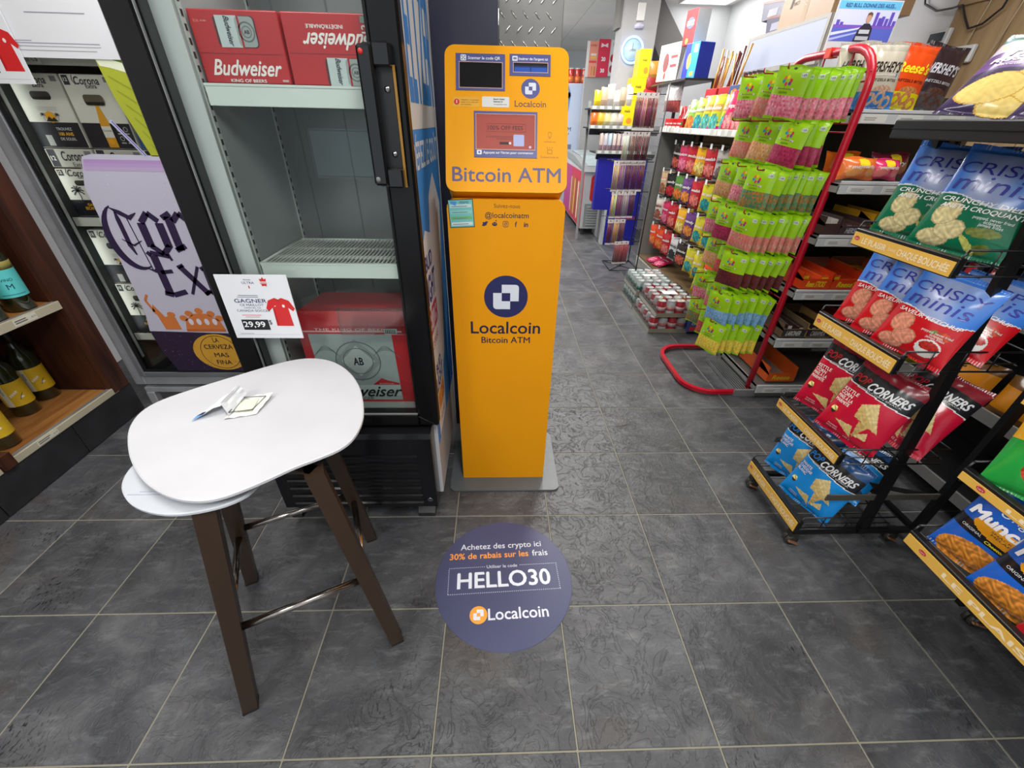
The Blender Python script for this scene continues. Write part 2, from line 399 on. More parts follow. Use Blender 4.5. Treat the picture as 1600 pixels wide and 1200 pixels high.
m = MB(WALLC)      # shop front behind the camera: a low wall, two piers and a lintel with unseen glazing added to let world light in
m.box(XL-0.1, XR+0.1, YB-0.1, YB, 0, 0.5); m.box(XL-0.1, XR+0.1, YB-0.1, YB, 2.4, CEIL)
m.box(XL-0.1, XL+0.25, YB-0.1, YB, 0.5, 2.4); m.box(0.7, 0.95, YB-0.1, YB, 0.5, 2.4); m.box(XR-0.2, XR+0.1, YB-0.1, YB, 0.5, 2.4)
struct('wall_front', m, WALLP)
m = MB(); m.box(XL+0.25, 0.7, YB-0.06, YB-0.05, 0.5, 2.4); struct('window_added_1', m, GLASS)
m = MB(); m.box(0.95, XR-0.2, YB-0.06, YB-0.05, 0.5, 2.4); struct('window_added_2', m, GLASS)
m = MB((226, 224, 216)); m.box(XL-0.1, 5.0, YB-0.1, YF+0.1, CEIL, CEIL+0.08)
ceiling = struct('ceiling', m, WALLP)
g = MB((235, 234, 228)); h = 0.3; g.box(-0.297, 0.297, -0.297, 0.297, -0.008, 0.0, bev=0.003); gm = g.mesh('ceiling_tile'); gm.materials.append(WALLP)
for i in range(9):
    for j in range(9, 17):
        part('ceiling_tile', gm, WALLP, ceiling, loc=(0.3+i*0.6, j*0.6+0.3, CEIL))
lf = None
for k, (lx, ly, pw) in enumerate(LAMPS):
    where = ['over the stool', 'behind and right of the camera', 'over the aisle beside the kiosk', 'over the far end of the candy shelves', 'over the gondola by the right wall', 'by the white partition wall, its edge in view', 'at the far end of the shop', 'behind and left of the camera', 'added unseen beyond the kiosk to brighten the far end'][k]
    if lf is None:
        lf = thing('ceiling_light', 'flat white ceiling light panel ' + where, 'ceiling light', (lx, ly, CEIL), group='ceiling light panels')
        a = MB((240, 240, 240))
        a.box(-0.31, 0.31, -0.6, -0.58, -0.025, 0); a.box(-0.31, 0.31, 0.58, 0.6, -0.025, 0); a.box(-0.31, -0.29, -0.58, 0.58, -0.025, 0); a.box(0.29, 0.31, -0.58, 0.58, -0.025, 0)
        part('frame', a, PLAS, lf)
        a = MB(); a.box(-0.29, 0.29, -0.58, 0.58, -0.012, -0.002); part('diffuser', a, LAMP, lf)
    else: dup(lf, (lx, ly, CEIL), label='flat white ceiling light panel ' + where)

def WB(loc, col=(200, 200, 200)):
    """mesh builder taking world coordinates for a thing standing at loc"""
    b = MB(col); b.M = Matrix.Translation((-loc[0], -loc[1], -loc[2])); return b

# ================================================================ LEFT: WINE SHELF
L0 = (-1.487, 0.6, 0.0); XP = -1.487
ws = thing('wine_shelf', 'dark brown wooden wine shelf unit on a black tiled plinth at the left edge', 'shelf', L0)
for a, b in ((-0.4, 0.001), (0.003, 0.407), (0.411, 0.815), (0.819, 1.22), (1.224, 1.6)):
    m = WB(L0, (44, 44, 47)); m.box(XP-0.02, XP, a, b, 0.003, 0.178, bev=0.0015); part('plinth_tile', m, surf('black_tile', 0.5, var=0.35, vscale=9, bump=0.2, bscale=40) if a < -0.3 else bpy.data.materials['black_tile'], ws)
m = WB(L0, (90, 88, 82)); m.box(XP-0.45, XP-0.02, -0.4, 1.6, 0.0, 0.17); part('plinth_core', m, MATTE, ws)
for nm, z0, zt, y1 in (('shelf_board', 0.178, 0.205, 1.49), ('shelf_board', 0.668, 0.7, 1.49), ('shelf_board', 1.17, 1.2, 1.49)):
    m = WB(L0); m.box(XP-0.45, XP-0.006, -0.4, y1, z0, zt-0.002); sb = part('shelf_board', m, W_SHELF, ws)
    m = WB(L0, (196, 186, 160)); m.box(XP-0.006, XP+0.003, -0.4 if z0 > .2 else 0.96, y1+0.03, z0-0.002, zt+0.004, bev=0.001)
    if z0 < .2: m.box(XP-0.006, XP+0.003, -0.4, 0.90, z0-0.002, zt+0.004, bev=0.001)
    part('price_rail', m, PLAS, sb, 'yellowed white price rail')
    m = WB(L0, (160, 160, 158)); m.box(XP-0.03, XP-0.006, -0.4, y1, zt-0.002, zt+0.001); part('edge_strip', m, STEEL, sb)
    m = WB(L0, (226, 222, 206)); yy = 1.06 if z0 < .3 else 1.27
    m.box(XP+0.003, XP+0.0036, yy, yy+0.1, z0+0.004, zt); 
    m.M = m.M @ Matrix.Translation((XP+0.0042, yy+0.05, (z0+zt)/2+0.002)) @ Matrix.Rotation(pi/2, 4, 'Z')
    m.lines_of_text(-0.045, 0.02, -0.008, 0.01, 2, 0, (110, 108, 100)); m.text('8.13', 0.036, 0.0, w=0.018, y=0, col=(90, 88, 80)); part('price_ticket', m, PAPER, sb)
m = WB(L0); m.box(XP-0.45, XP-0.03, 1.50, 1.53, 0.2, 2.1); part('side_panel', m, W_BROWN, ws)
m = WB(L0); m.box(XP-0.03, XP+0.004, 1.49, 1.59, 0.18, 2.1); m.box(XP-0.036, XP-0.03, 1.486, 1.50, 0.2, 2.1); part('face_frame', m, W_BROWN, ws)
m = WB(L0); m.box(XP-0.03, XP+0.012, 0.905, 0.955, 0.18, 0.245); part('divider_foot', m, W_BROWN, ws)
m = WB(L0); m.box(XP-0.47, XP-0.45, -0.4, 1.59, 0.2, 2.1); part('back_panel', m, W_BROWN, ws)

def bottle(label, loc, kind, group=None, rz=0):
    t = thing('wine_bottle', label, 'bottle', loc, rz, group); t.scale = (1.3, 1.3, 1.3)
    a = MB((36, 40, 18)); a.lathe([(0.034, 0), (0.038, 0.004), (0.038, 0.17), (0.034, 0.19), (0.02, 0.215), (0.0145, 0.235), (0.0145, 0.285), (0.0155, 0.287), (0.0155, 0.3), (0.013, 0.3)], 24, (52, 56, 20))
    part('bottle_body', a, BOTTLE, t)
    c1, c2 = {'blue': ((96, 208, 206), (150, 136, 70)), 'yellow': ((218, 178, 30), (218, 178, 30))}[kind]
    z0, z1 = (0.05, 0.14) if kind == 'blue' else (0.045, 0.14)
    a = MB(c1); n = 20; vs = []; R = 0.0386
    for k in range(n+1):
        th = pi*1.15*(k/n-0.5)+0.0; vs += [(R*cos(th), R*sin(th), z0), (R*cos(th), R*sin(th), z1)]
    a.add(vs, [(2*k, 2*k+2, 2*k+3, 2*k+1) for k in range(n)], c1)
    def wrap(M_):   # wrap flat art (x = arc length) round the bottle
        base = len(M_.v); return base
    def art(fn):
        b = MB(); fn(b); vs = []
        for (x, y, z) in b.v: th = x/R; vs.append(((R+0.0006+y)*cos(th), (R+0.0006+y)*sin(th), z))
        for f, c in zip(b.f, b.c): pass
        base = len(a.v); a.v += vs
        for f, c in zip(b.f, b.c): a.f.append(tuple(base+i for i in f)); a.c.append(c); a.sm.append(False)
    if kind == 'blue':
        art(lambda b: (b.text('VINO', 0, 0.108, w=0.03, col=(30, 60, 80)), b.text('M', 0, 0.086, w=0.016, col=(30, 60, 80)), [b.rect(-0.03+0.01*k, -0.0205+0.01*k, 0.058, 0.061, 0, (60, 150, 160)) for k in range(6)]))
        a.lathe([(0.0388, 0.14), (0.0388, 0.165)], 24, (150, 140, 70))
    else:
        def ye(b):
            for k in range(6): b.rect(-0.036+0.003*k, -0.0332+0.003*k, z0, z1, 0, (222, 214, 190))
            for k in range(4): b.rect(-0.014+0.006*k, -0.009+0.006*k, 0.085+0.004*k, 0.094+0.004*k, 0.0002, (235, 225, 205))
            b.text('WINE', -0.026, 0.11, w=0.03, y=0.0004, col=(60, 60, 50), rot=pi/2)
            b.disc(0.014, 0.078, 0.006, 0.004, 0.0003, (240, 235, 220)); b.line([(0.006, 0.07), (0.012, 0.082), (0.02, 0.092)], 0.002, 0.0004, (70, 70, 60))
        art(ye)
    part('wine_label', a, PAPER, t, 'turquoise wine label' if kind == 'blue' else 'yellow wine label')
    a = MB((24, 22, 20)); a.lathe([(0.0152, 0.24), (0.0152, 0.27), (0.0162, 0.286), (0.0162, 0.301), (0.004, 0.302)], 18); part('bottle_capsule', a, PLAS, t)
    return t
bottle('wine bottle with turquoise label, nearest the side panel on the upper shelf', (-1.565, 1.405, 0.7), 'blue', 'wine bottles on the upper shelf', -0.6)
bottle('second turquoise-labelled wine bottle, cut off by the left edge of the photo', (-1.565, 1.275, 0.7), 'blue', 'wine bottles on the upper shelf', -0.5)
bottle('yellow-labelled wine bottle furthest back on the lower shelf', (-1.76, 1.43, 0.205), 'yellow', 'wine bottles on the lower shelf', -0.7)
bottle('yellow-labelled wine bottle just in front of the furthest one, lower shelf', (-1.735, 1.295, 0.205), 'yellow', 'wine bottles on the lower shelf', -0.7)
bottle('yellow-labelled wine bottle at the left edge above the price ticket', (-1.60, 1.05, 0.205), 'yellow', 'wine bottles on the lower shelf', -0.7)

# ================================================================ LEFT BACK: STAINLESS GLASS-DOOR BEER COOLER
YC = 1.637; C0 = (-0.9, YC, 0.0)
bc = thing('beer_cooler', 'stainless steel glass-door beer cooler standing behind the stool', 'cooler', C0)
SG = (190, 192, 196); SD = (140, 142, 146)
m = WB(C0, SG)
m.box(-1.50, -1.44, YC, YC+0.05, 0.14, 2.3, bev=0.004); m.box(-1.44, -0.2, YC, YC+0.05, 0.14, 0.2, bev=0.004)
m.box(-0.26, -0.2, YC+0.001, YC+0.05, 0.2, 2.3, bev=0.004); m.box(-1.44, -0.26, YC, YC+0.05, 2.1, 2.3, bev=0.004); part('cabinet_frame', m, STEEL, bc)
m = WB(C0, SD); m.box(-1.435, -1.405, YC-0.018, YC, 0.205, 2.1, bev=0.003); m.box(-1.405, -0.26, YC-0.018, YC, 0.205, 0.232, bev=0.003)
m.box(-0.3, -0.27, YC-0.018, YC, 0.232, 2.1, bev=0.003)
dr = part('door', m, STEEL, bc)
m = WB(C0, (20, 22, 24)); m.box(-1.405, -1.385, YC-0.01, YC+0.004, 0.232, 2.1); m.box(-1.385, -0.3, YC-0.01, YC+0.004, 0.232, 0.246); part('door_gasket', m, PLAS, dr)
m = WB(C0); m.box(-1.385, -0.3, YC-0.006, YC-0.002, 0.246, 2.1); part('glass_pane', m, GLASS, dr)
m = WB(C0, SG); m.box(-1.47, -0.2, YC+0.004, YC+0.03, 0.085, 0.118, bev=0.003); part('bottom_rail', m, STEEL, bc)
for x in (-1.47, -0.25):
    m = WB(C0, SG); m.box(x, x+0.045, YC+0.0, YC+0.04, 0, 0.085, bev=0.003); part('leg', m, STEEL, bc)
for b6 in ((-1.46, -0.2, YC+0.05, YC+0.7, 0.118, 0.16), (-1.46, -1.43, YC+0.05, YC+0.7, 0.16, 2.3), (-1.43, -0.2, YC+0.66, YC+0.7, 0.16, 2.3), (-0.23, -0.2, YC+0.05, YC+0.66, 0.16, 2.3), (-1.46, -0.2, YC+0.05, YC+0.7, 2.26, 2.3)):
    m = WB(C0, (70, 72, 72)); m.box(*b6); part('liner_panel', m, PLAS, bc)
SHZ = [0.43, 1.03, 1.64]
for z in (0.7, 1.35, 1.95):     # added area lights behind the left door post, to brighten the cooler inside
    ld = bpy.data.lights.new('cooler_fill_light', 'AREA'); ld.shape = 'RECTANGLE'; ld.size = 0.03; ld.size_y = 0.5; ld.energy = 0.10; ld.color = (0.93, 1.0, 0.96)
    lo = bpy.data.objects.new('cooler_fill_light', ld); COL.objects.link(lo); lo.location = (-1.40, YC+0.05, z); lo.rotation_euler = (radians(90), 0, radians(-28))
m = WB(C0, (200, 205, 205)); m.box(-1.44, -1.41, YC+0.03, YC+0.05, 0.3, 2.2, bev=0.003); part('added_lamp_housing', m, PLAS, bc)  # housing made up for the added cooler lights
for z in SHZ:
    m = WB(C0, (214, 212, 200)); m.box(-1.42, -0.24, YC+0.065, YC+0.07, z-0.035, z+0.004); pr = part('shelf', m, PLAS, bc)
    m = WB(C0, (150, 152, 152))
    for k in range(46): m.box(-1.42+k*0.0256, -1.417+k*0.0256, YC+0.07, YC+0.6, z-0.005, z)
    part('shelf_wires', m, STEEL, pr, stuff=True)
    m = WB(C0, (236, 234, 226)); m.box(-1.30, -1.22, YC+0.062, YC+0.065, z-0.031, z); m.M = m.M @ Matrix.Translation((-1.26, YC+0.0615, z-0.016)); m.text('C$', 0.02, 0, h=0.014, col=(60, 58, 50)); m.rect(-0.03, 0.0, -0.01, 0.008, 0, (190, 188, 176)); part('price_ticket', m, PAPER, pr)

def palm(b, cx, cz, s, y, c=(30, 26, 28)):
    b.line([(cx, cz-s), (cx+0.06*s, cz-0.4*s), (cx, cz)], 0.07*s, y, c)
    for a in (-0.5, 0.1, 0.7, 1.3, 1.9, 2.5, 3.2, 3.8):
        b.line([(cx, cz), (cx+0.3*s*cos(a), cz+0.3*s*sin(a)+0.06*s), (cx+0.5*s*cos(a), cz+0.42*s*sin(a)-0.05*s)], 0.09*s, y, c)
def black_letter(b, t, cx, cz, w, y, c):
    b.text(t, cx, cz, w=w, h=w*0.26, y=y, col=c, bold=0.02, shear=0.12)
    b.line([(cx-w*0.5, cz+w*0.17), (cx-w*0.56, cz), (cx-w*0.47, cz-w*0.15)], w*0.03, y, c)
def carton(label, loc, w, d, h, kind, group):
    t = thing('beer_carton', label, 'beer box', loc, 0, group)
    top = (216, 212, 200) if kind != 'blue' else (70, 110, 160)
    a = MB((206, 202, 190)); a.box(-w/2, w/2, 0, d, 0, h, bev=0.002); part('carton_body', a, BOARD, t)
    a = MB(); y = -0.001
    e = 0.002
    if kind == 'strip':
        a.rect(-w*.46, -w*.30, e, h-e, y, (50, 50, 60)); a.text('12', -w*.38, h*.5, w=w*.1, y=y*2, col=(236, 232, 220), bold=.03); a.text('Corona', 0.01, h*.62, w=w*.5, h=h*.5, y=y, col=(40, 42, 52), shear=.1, bold=.02); a.text('Extra', .02, h*.16, w=w*.25, y=y, col=(40, 42, 52)); a.rect(w*.32, w*.46, h*.3, h*.9, y, (128, 128, 130))
    if kind in ('palm', 'sun', 'ext', 'blue'):
        dark = (26, 26, 34) if kind != 'blue' else (46, 92, 150)
        zb = h*0.36
        a.rect(-w/2+e, w/2-e, e, zb, y, dark)
        a.rect(-w/2+e, w/2-e, zb, h-e, y, (222, 218, 206) if kind != 'blue' else (200, 208, 214))
        black_letter(a, 'Corona', 0.0, h*0.92, w*0.5, y*2, (40, 42, 52)); a.text('Extra', 0.01, h*0.85, w=w*0.22, y=y*2, col=(40, 42, 52), bold=0.02)
        a.rect(-w*0.46, -w*0.34, h*0.86, h-e*2, y*2, (50, 50, 60)); a.text('12', -w*0.40, h*0.93, w=w*0.07, y=y*3, col=(236, 232, 220), bold=0.03); a.rect(w*0.34, w*0.46, h*0.9, h*0.97, y*2, (128, 128, 130))
        if kind != 'ext':
            a.poly(rr(-w*0.2, w*0.2, h*0.66, h*0.77, w*0.06), y*2, (58, 52, 46)); a.rect(-w*0.18, w*0.18, h*0.665, h*0.70, y*3, (16, 16, 18))
        if kind == 'palm':
            a.disc(w*0.1, h*0.45, w*0.09, w*0.09, y*3, (240, 168, 20)); palm(a, -w*0.22, h*0.55, w*0.28, y*3); palm(a, w*0.34, h*0.53, w*0.22, y*3)
            a.text('GAGNER UNE', 0.02, h*0.26, w=w*0.5, y=y*2, col=(236, 176, 30), bold=0.03); a.text('ESCAPADE AU SOLEIL', 0.02, h*0.18, w=w*0.66, h=w*0.06, y=y*2, col=(236, 176, 30), bold=0.03)
        elif kind == 'sun':
            a.disc(0, h*0.43, w*0.1, w*0.1, y*3, (240, 168, 20)); a.poly([(-w*0.12, h*0.37), (-w*0.03, h*0.44), (w*0.02, h*0.40), (w*0.06, h*0.43), (w*0.13, h*0.37)], y*4, (30, 26, 26)); palm(a, -w*0.14, h*0.46, w*0.1, y*4); palm(a, w*0.15, h*0.46, w*0.1, y*4)
            for k in range(3): a.rect(-w*0.2, w*0.2, h*(0.52+0.02*k), h*(0.525+0.02*k), y*2, (170, 168, 160))
            a.rect(-w*0.3, -w*0.17, h*0.03, h*0.18, y*2, (190, 190, 186)); a.text('TROUVEZ', w*0.15, h*0.27, w=w*0.32, y=y*2, col=(230, 230, 226)); a.text('100 ANS', w*0.15, h*0.2, w=w*0.3, y=y*2, col=(236, 176, 30), bold=0.03); a.text('DE SOLEIL', w*0.15, h*0.13, w=w*0.32, y=y*2, col=(230, 230, 226))
        else:
            # bottle
            a.poly([(-w*0.10, 0.02*h), (-w*0.10, h*0.34), (-w*0.04, h*0.56), (-w*0.03, h*0.68), (w*0.03, h*0.68), (w*0.04, h*0.56), (w*0.10, h*0.34), (w*0.10, 0.02*h)], y*3, (224, 158, 34))
            a.rect(-w*0.1, w*0.1, h*0.16, h*0.32, y*4, (226, 222, 206)); a.text('Corona', 0, h*0.26, w=w*0.17, y=y*5, col=(40, 42, 60)); a.disc(0, h*0.10, w*0.06, w*0.05, y*5, (240, 170, 30))
            a.poly(rr(-w*0.2, w*0.2, h*0.6, h*0.74, w*0.06), y*6, (92, 82, 66)); a.rect(-w*0.18, w*0.18, h*0.605, h*0.645, y*7, (22, 20, 18))
            for q in ((0.24, .28), (.38, .28), (.24, .15), (.38, .15)): a.ring(w*q[0], h*q[1], w*0.035, w*0.045, y*3, (190, 190, 190), 12); a.rect(w*(q[0]-.05), w*(q[0]+.05), h*(q[1]-.07), h*(q[1]-.055), y*3, (190, 190, 190))
    part('carton_print', a, BOARD, t)
    return t
g = 'beer cartons in the steel cooler'
rows = [
 (1.318, .2, .262, [(-1.305, 'sun', 'pale beer carton with sun and palms at the left of the top row'), (-1.095, 'ext', 'beer carton with a bottle printed on it, middle of the top row'), (-0.885, 'blue', 'blue and white beer carton behind the printed lime wedge'), (-0.675, 'ext', 'top row beer carton hidden behind the black fridge frame')]),
 (1.242, .2, .072, [(-1.305, 'strip', 'flat beer carton under the pale sun carton, left of the second layer'), (-1.095, 'strip', 'flat beer carton under the bottle carton'), (-0.885, 'strip', 'flat beer carton under the blue carton')]),
 (1.036, .2, .2, [(-1.305, 'palm', 'beer carton with palm trees and orange sun, on the middle shelf at left'), (-1.095, 'palm', 'palm tree beer carton half hidden behind the top of the printed can')]),
 (0.712, .2, .262, [(-1.305, 'sun', 'sunlit-hill beer carton stacked on the lowest palm tree carton'), (-1.095, 'sun', 'sunlit-hill beer carton behind the giant printed can')]),
 (0.436, .2, .27, [(-1.305, 'palm', 'lowest palm tree beer carton beside the giant printed can'), (-1.095, 'sun', 'lowest beer carton hidden behind the giant printed can')]),
 (1.646, .2, .22, [(-1.305, 'ext', 'dark beer carton on the uppermost shelf at left'), (-1.095, 'ext', 'second dark beer carton on the uppermost shelf'), (-0.885, 'blue', 'blue beer carton on the uppermost shelf')]),
]
for z, w, h, items in rows:
    for (x, k, lb) in items: carton(lb, (x, YC+0.085, z), w, 0.3, h, k, g)

# poster: giant can with a lime wedge, on the cooler door
P0 = (-1.0, YC-0.022, 0.25); y = -0.0006
def P(px, pz): return (px - P0[0], pz - P0[2])
t = thing('can_poster', 'large poster of a pale lilac beer can with lime wedge on the cooler glass', 'poster', P0)
a = MB()
can = [(-1.167, 1.295), (-1.12, 1.305), (-0.70, 1.302), (-0.70, 0.475), (-1.249, 0.49), (-1.225, 0.6), (-1.215, 1.18)]
a.poly([P(*q) for q in can], 0, (200, 196, 214))
a.poly([P(-1.249, 0.49), P(-0.7, 0.475), P(-0.7, 0.246), P(-1.20, 0.246), P(-1.235, 0.36)], 0, (44, 28, 56))
for k, c in enumerate([(186, 150, 204), (190, 160, 208), (194, 172, 210)]): 
    a.poly([P(-1.165-0.006*k, 1.285-0.014*k), P(-0.70, 1.285-0.014*k), P(-0.70, 1.271-0.014*k), P(-1.171-0.006*k, 1.271-0.014*k)], y, c)
DK = (44, 28, 66)
def stroke(pts, w): a.line([P(*q) for q in pts], w, y*2, DK)
# blackletter C o r / E x t, as broad pen strokes (x/z measured on the door)
def pen(px, pz, s, pts):   # stroke with a width at every point
    L_ = []; R_ = []
    for i, (x_, z_, w_) in enumerate(pts):
        x0_, z0_, _ = pts[max(0, i-1)]; x1_, z1_, _ = pts[min(len(pts)-1, i+1)]; dx, dz = x1_-x0_, z1_-z0_; l = math.hypot(dx, dz) or 1
        L_.append(P(px+(x_-dz/l*w_/2)*s, pz+(z_+dx/l*w_/2)*s)); R_.append(P(px+(x_+dz/l*w_/2)*s, pz+(z_-dx/l*w_/2)*s))
    for i in range(len(pts)-1): a.poly([L_[i], L_[i+1], R_[i+1], R_[i]], y*2.2, DK)
def C_(px, pz, s):
    pen(px, pz, s, [(.22+.26*cos(t_), .20+.40*sin(t_), .012+.085*max(0, sin((t_-1.9)/(5.1-1.9)*pi))) for t_ in (1.9+3.2*k/16 for k in range(17))])
    pen(px, pz, s, [(.17, .52, .02), (.17, .42, .06), (.17, .1, .06), (.20, -.02, .02)]); pen(px, pz, s, [(.12, .56, .01), (.22, .50, .06), (.32, .44, .06), (.42, .50, .01)]); pen(px, pz, s, [(.28, .44, .014), (.30, .1, .014), (.32, -.22, .014)]); pen(px, pz, s, [(.26, -.2, .01), (.34, -.24, .05), (.40, -.16, .01)]); pen(px, pz, s, [(.10, .18, .01), (.22, .10, .03), (.34, .16, .01)])
def C_old(px, pz, s):
    for pts, w in ([((.0, .52), (.10, .62)), .03], [((.02, .5), (-.02, .2), (.06, -.04), (.22, -.10)), .055], [((.22, -.12), (.36, -.06), (.44, .02)), .05], [((.14, .56), (.14, .1)), .06], [((.16, .56), (.36, .46)), .06], [((.30, .52), (.30, -.18)), .012], [((.18, .1), (.28, .02)), .05], [((.28, .50), (.42, .46)), .05], [((.38, -.2), (.44, -.14)), .05]):
        a.line([P(px+q[0]*s, pz+q[1]*s) for q in pts], w*s*1.3, y*2, DK)
def o_(px, pz, s):
    for pts, w in ([((.0, .34), (.0, .04)), .08], [((.22, .34), (.22, .04)), .08], [((.0, .34), (.12, .46), (.22, .36)), .055], [((.0, .06), (.12, -.05), (.24, .06)), .055]):
        a.line([P(px+q[0]*s, pz+q[1]*s) for q in pts], w*s*1.3, y*2, DK)
def r_(px, pz, s):
    for pts, w in ([((.04, .42), (.04, .0)), .08], [((-.04, .40), (.08, .46)), .05], [((-.02, .0), (.12, .06)), .05], [((.08, .36), (.18, .46), (.26, .38)), .055]):
        a.line([P(px+q[0]*s, pz+q[1]*s) for q in pts], w*s*1.3, y*2, DK)
def E_(px, pz, s):
    for pts, w in ([((.0, .6), (.05, .64), (.3, .58)), .05], [((.08, .6), (.08, .0)), .09], [((.08, .34), (.26, .36)), .045], [((.0, .02), (.12, -.02), (.34, .04)), .06], [((.30, .62), (.32, .52)), .03]):
        a.line([P(px+q[0]*s, pz+q[1]*s) for q in pts], w*s*1.3, y*2, DK)
def x_(px, pz, s):
    for pts, w in ([((.0, .42), (.28, -.02)), .07], [((.26, .42), (.02, -.02)), .035], [((-.04, .40), (.06, .44)), .04], [((.22, -.02), (.32, .04)), .04]):
        a.line([P(px+q[0]*s, pz+q[1]*s) for q in pts], w*s*1.3, y*2, DK)
C_(-1.20, 0.895, 0.36); o_(-1.045, 0.91, 0.36); r_(-0.93, 0.91, 0.36); o_(-0.82, 0.91, 0.34); E_(-1.08, 0.695, 0.32); x_(-0.955, 0.70, 0.32); r_(-0.85, 0.70, 0.3)
OR = (214, 122, 60)
for cx, s in ((-0.955, 1.0),):      # crown
    for q in ((-.09, .0), (-.055, .025), (0, .04), (.055, .025), (.09, .0)): a.disc(*P(cx+q[0]*s, 0.565+q[1]*s), 0.02, 0.016, y*2, OR)
    a.poly([P(cx-.10, .50), P(cx-.085, .555), P(cx-.03, .59), P(cx+.03, .59), P(cx+.085, .555), P(cx+.10, .50)], y*2, OR); a.rect(*(lambda p0, p1: (p0[0], p1[0], p0[1], p1[1]))(P(cx-.10, .49), P(cx+.10, .503)), y*3, (196, 104, 44))
    for k in range(4): a.disc(*P(cx-.06+.04*k, .545), 0.012, 0.018, y*3, (222, 214, 226))
a.poly([P(-1.16, .50), P(-1.17, .58), P(-1.185, .60), P(-1.17, .64), P(-1.15, .60), P(-1.135, .57), P(-1.10, .585), P(-1.085, .565), P(-1.08, .50)], y*2, OR)   # griffin
a.line([P(-1.175, .6), P(-1.195, .66), P(-1.175, .69)], 0.012, y*2, OR); a.disc(*P(-1.10, .585), 0.02, 0.014, y*3, OR)
cx, cz = P(-0.93, 0.365); a.disc(cx, cz, 0.14, 0.11, y*2, (214, 158, 52)); a.ring(cx, cz, 0.098, 0.101, y*3, (50, 30, 40)); 
for q, z, w in (('LA', .075, .03), ('CERVEZA', .035, .15), ('MAS', -.015, .075), ('FINA', -.06, .08)): a.text(q, cx, cz+z, h=0.026, w=w, y=y*4, col=(50, 30, 36), bold=0.01)
for k in range(150):
    px_ = random.uniform(-1.22, -0.72); pz_ = random.uniform(0.255, 0.48); r0 = random.uniform(.001, .003)
    a.disc(*P(px_, pz_), r0, r0, y*2, random.choice([(92, 70, 108), (130, 110, 140), (70, 50, 84)]), 6)
for k in range(120):
    px_ = random.uniform(-1.19, -0.72); pz_ = random.uniform(0.52, 1.26); r0 = random.uniform(.001, .003)
    a.disc(*P(px_, pz_), r0, r0*1.3, y*1.5, random.choice([(222, 220, 232), (184, 178, 204)]), 6)
part('poster_sheet', a, PAPER, t)
a = MB()  # lime wedge and straw, cut out above the can
lime = [(-0.945, 1.628), (-0.90, 1.64), (-0.80, 1.60), (-0.70, 1.40), (-0.70, 1.30), (-0.878, 1.30), (-0.93, 1.50)]
a.poly([P(*q) for q in lime], 0, (172, 180, 48)); 
a.poly([P(-0.948, 1.632), P(-0.90, 1.65), P(-0.80, 1.61), P(-0.81, 1.60), P(-0.90, 1.625)], y, (92, 128, 28)); a.poly([P(-0.945, 1.625), P(-0.90, 1.625), P(-0.81, 1.60), P(-0.82, 1.575), P(-0.90, 1.595), P(-0.935, 1.60)], y, (232, 238, 210))
for k in range(6): a.line([P(-0.92+.012*k, 1.57-0.045*k), P(-0.80, 1.50-0.05*k)], 0.004, y*2, (150, 160, 40))
a.line([P(-0.985, 1.425), P(-0.90, 1.30)], 0.014, y, (190, 200, 226)); a.line([P(-0.98, 1.422), P(-0.90, 1.302)], 0.004, y*2, (120, 60, 160)); part('lime_cutout', a, PAPER, t, 'yellow-green lime wedge above the can')

# white prize notices at the top-left of the cooler door
def jersey(b, cx, cz, s, y, c=(206, 34, 36), d=(176, 22, 26)):
    b.poly([(cx-.30*s, cz-.55*s), (cx-.27*s, cz+.15*s), (cx-.42*s, cz+.02*s), (cx-.50*s, cz+.12*s), (cx-.36*s, cz+.42*s), (cx-.12*s, cz+.52*s), (cx, cz+.46*s), (cx+.12*s, cz+.52*s), (cx+.36*s, cz+.42*s), (cx+.50*s, cz+.12*s), (cx+.42*s, cz+.02*s), (cx+.27*s, cz+.15*s), (cx+.30*s, cz-.55*s)], y, c)
    b.poly([(cx-.12*s, cz+.52*s), (cx, cz+.46*s), (cx+.12*s, cz+.52*s), (cx, cz+.41*s)], y*2, d); b.disc(cx+.13*s, cz+.22*s, .05*s, .06*s, y*2, (236, 220, 214), 8); b.line([(cx-.2*s, cz+.2*s), (cx-.13*s, cz+.23*s)], .02*s, y*2, (240, 230, 226))
    b.rect(cx-.27*s, cx-.22*s, cz-.5*s, cz+.1*s, y*2, d)
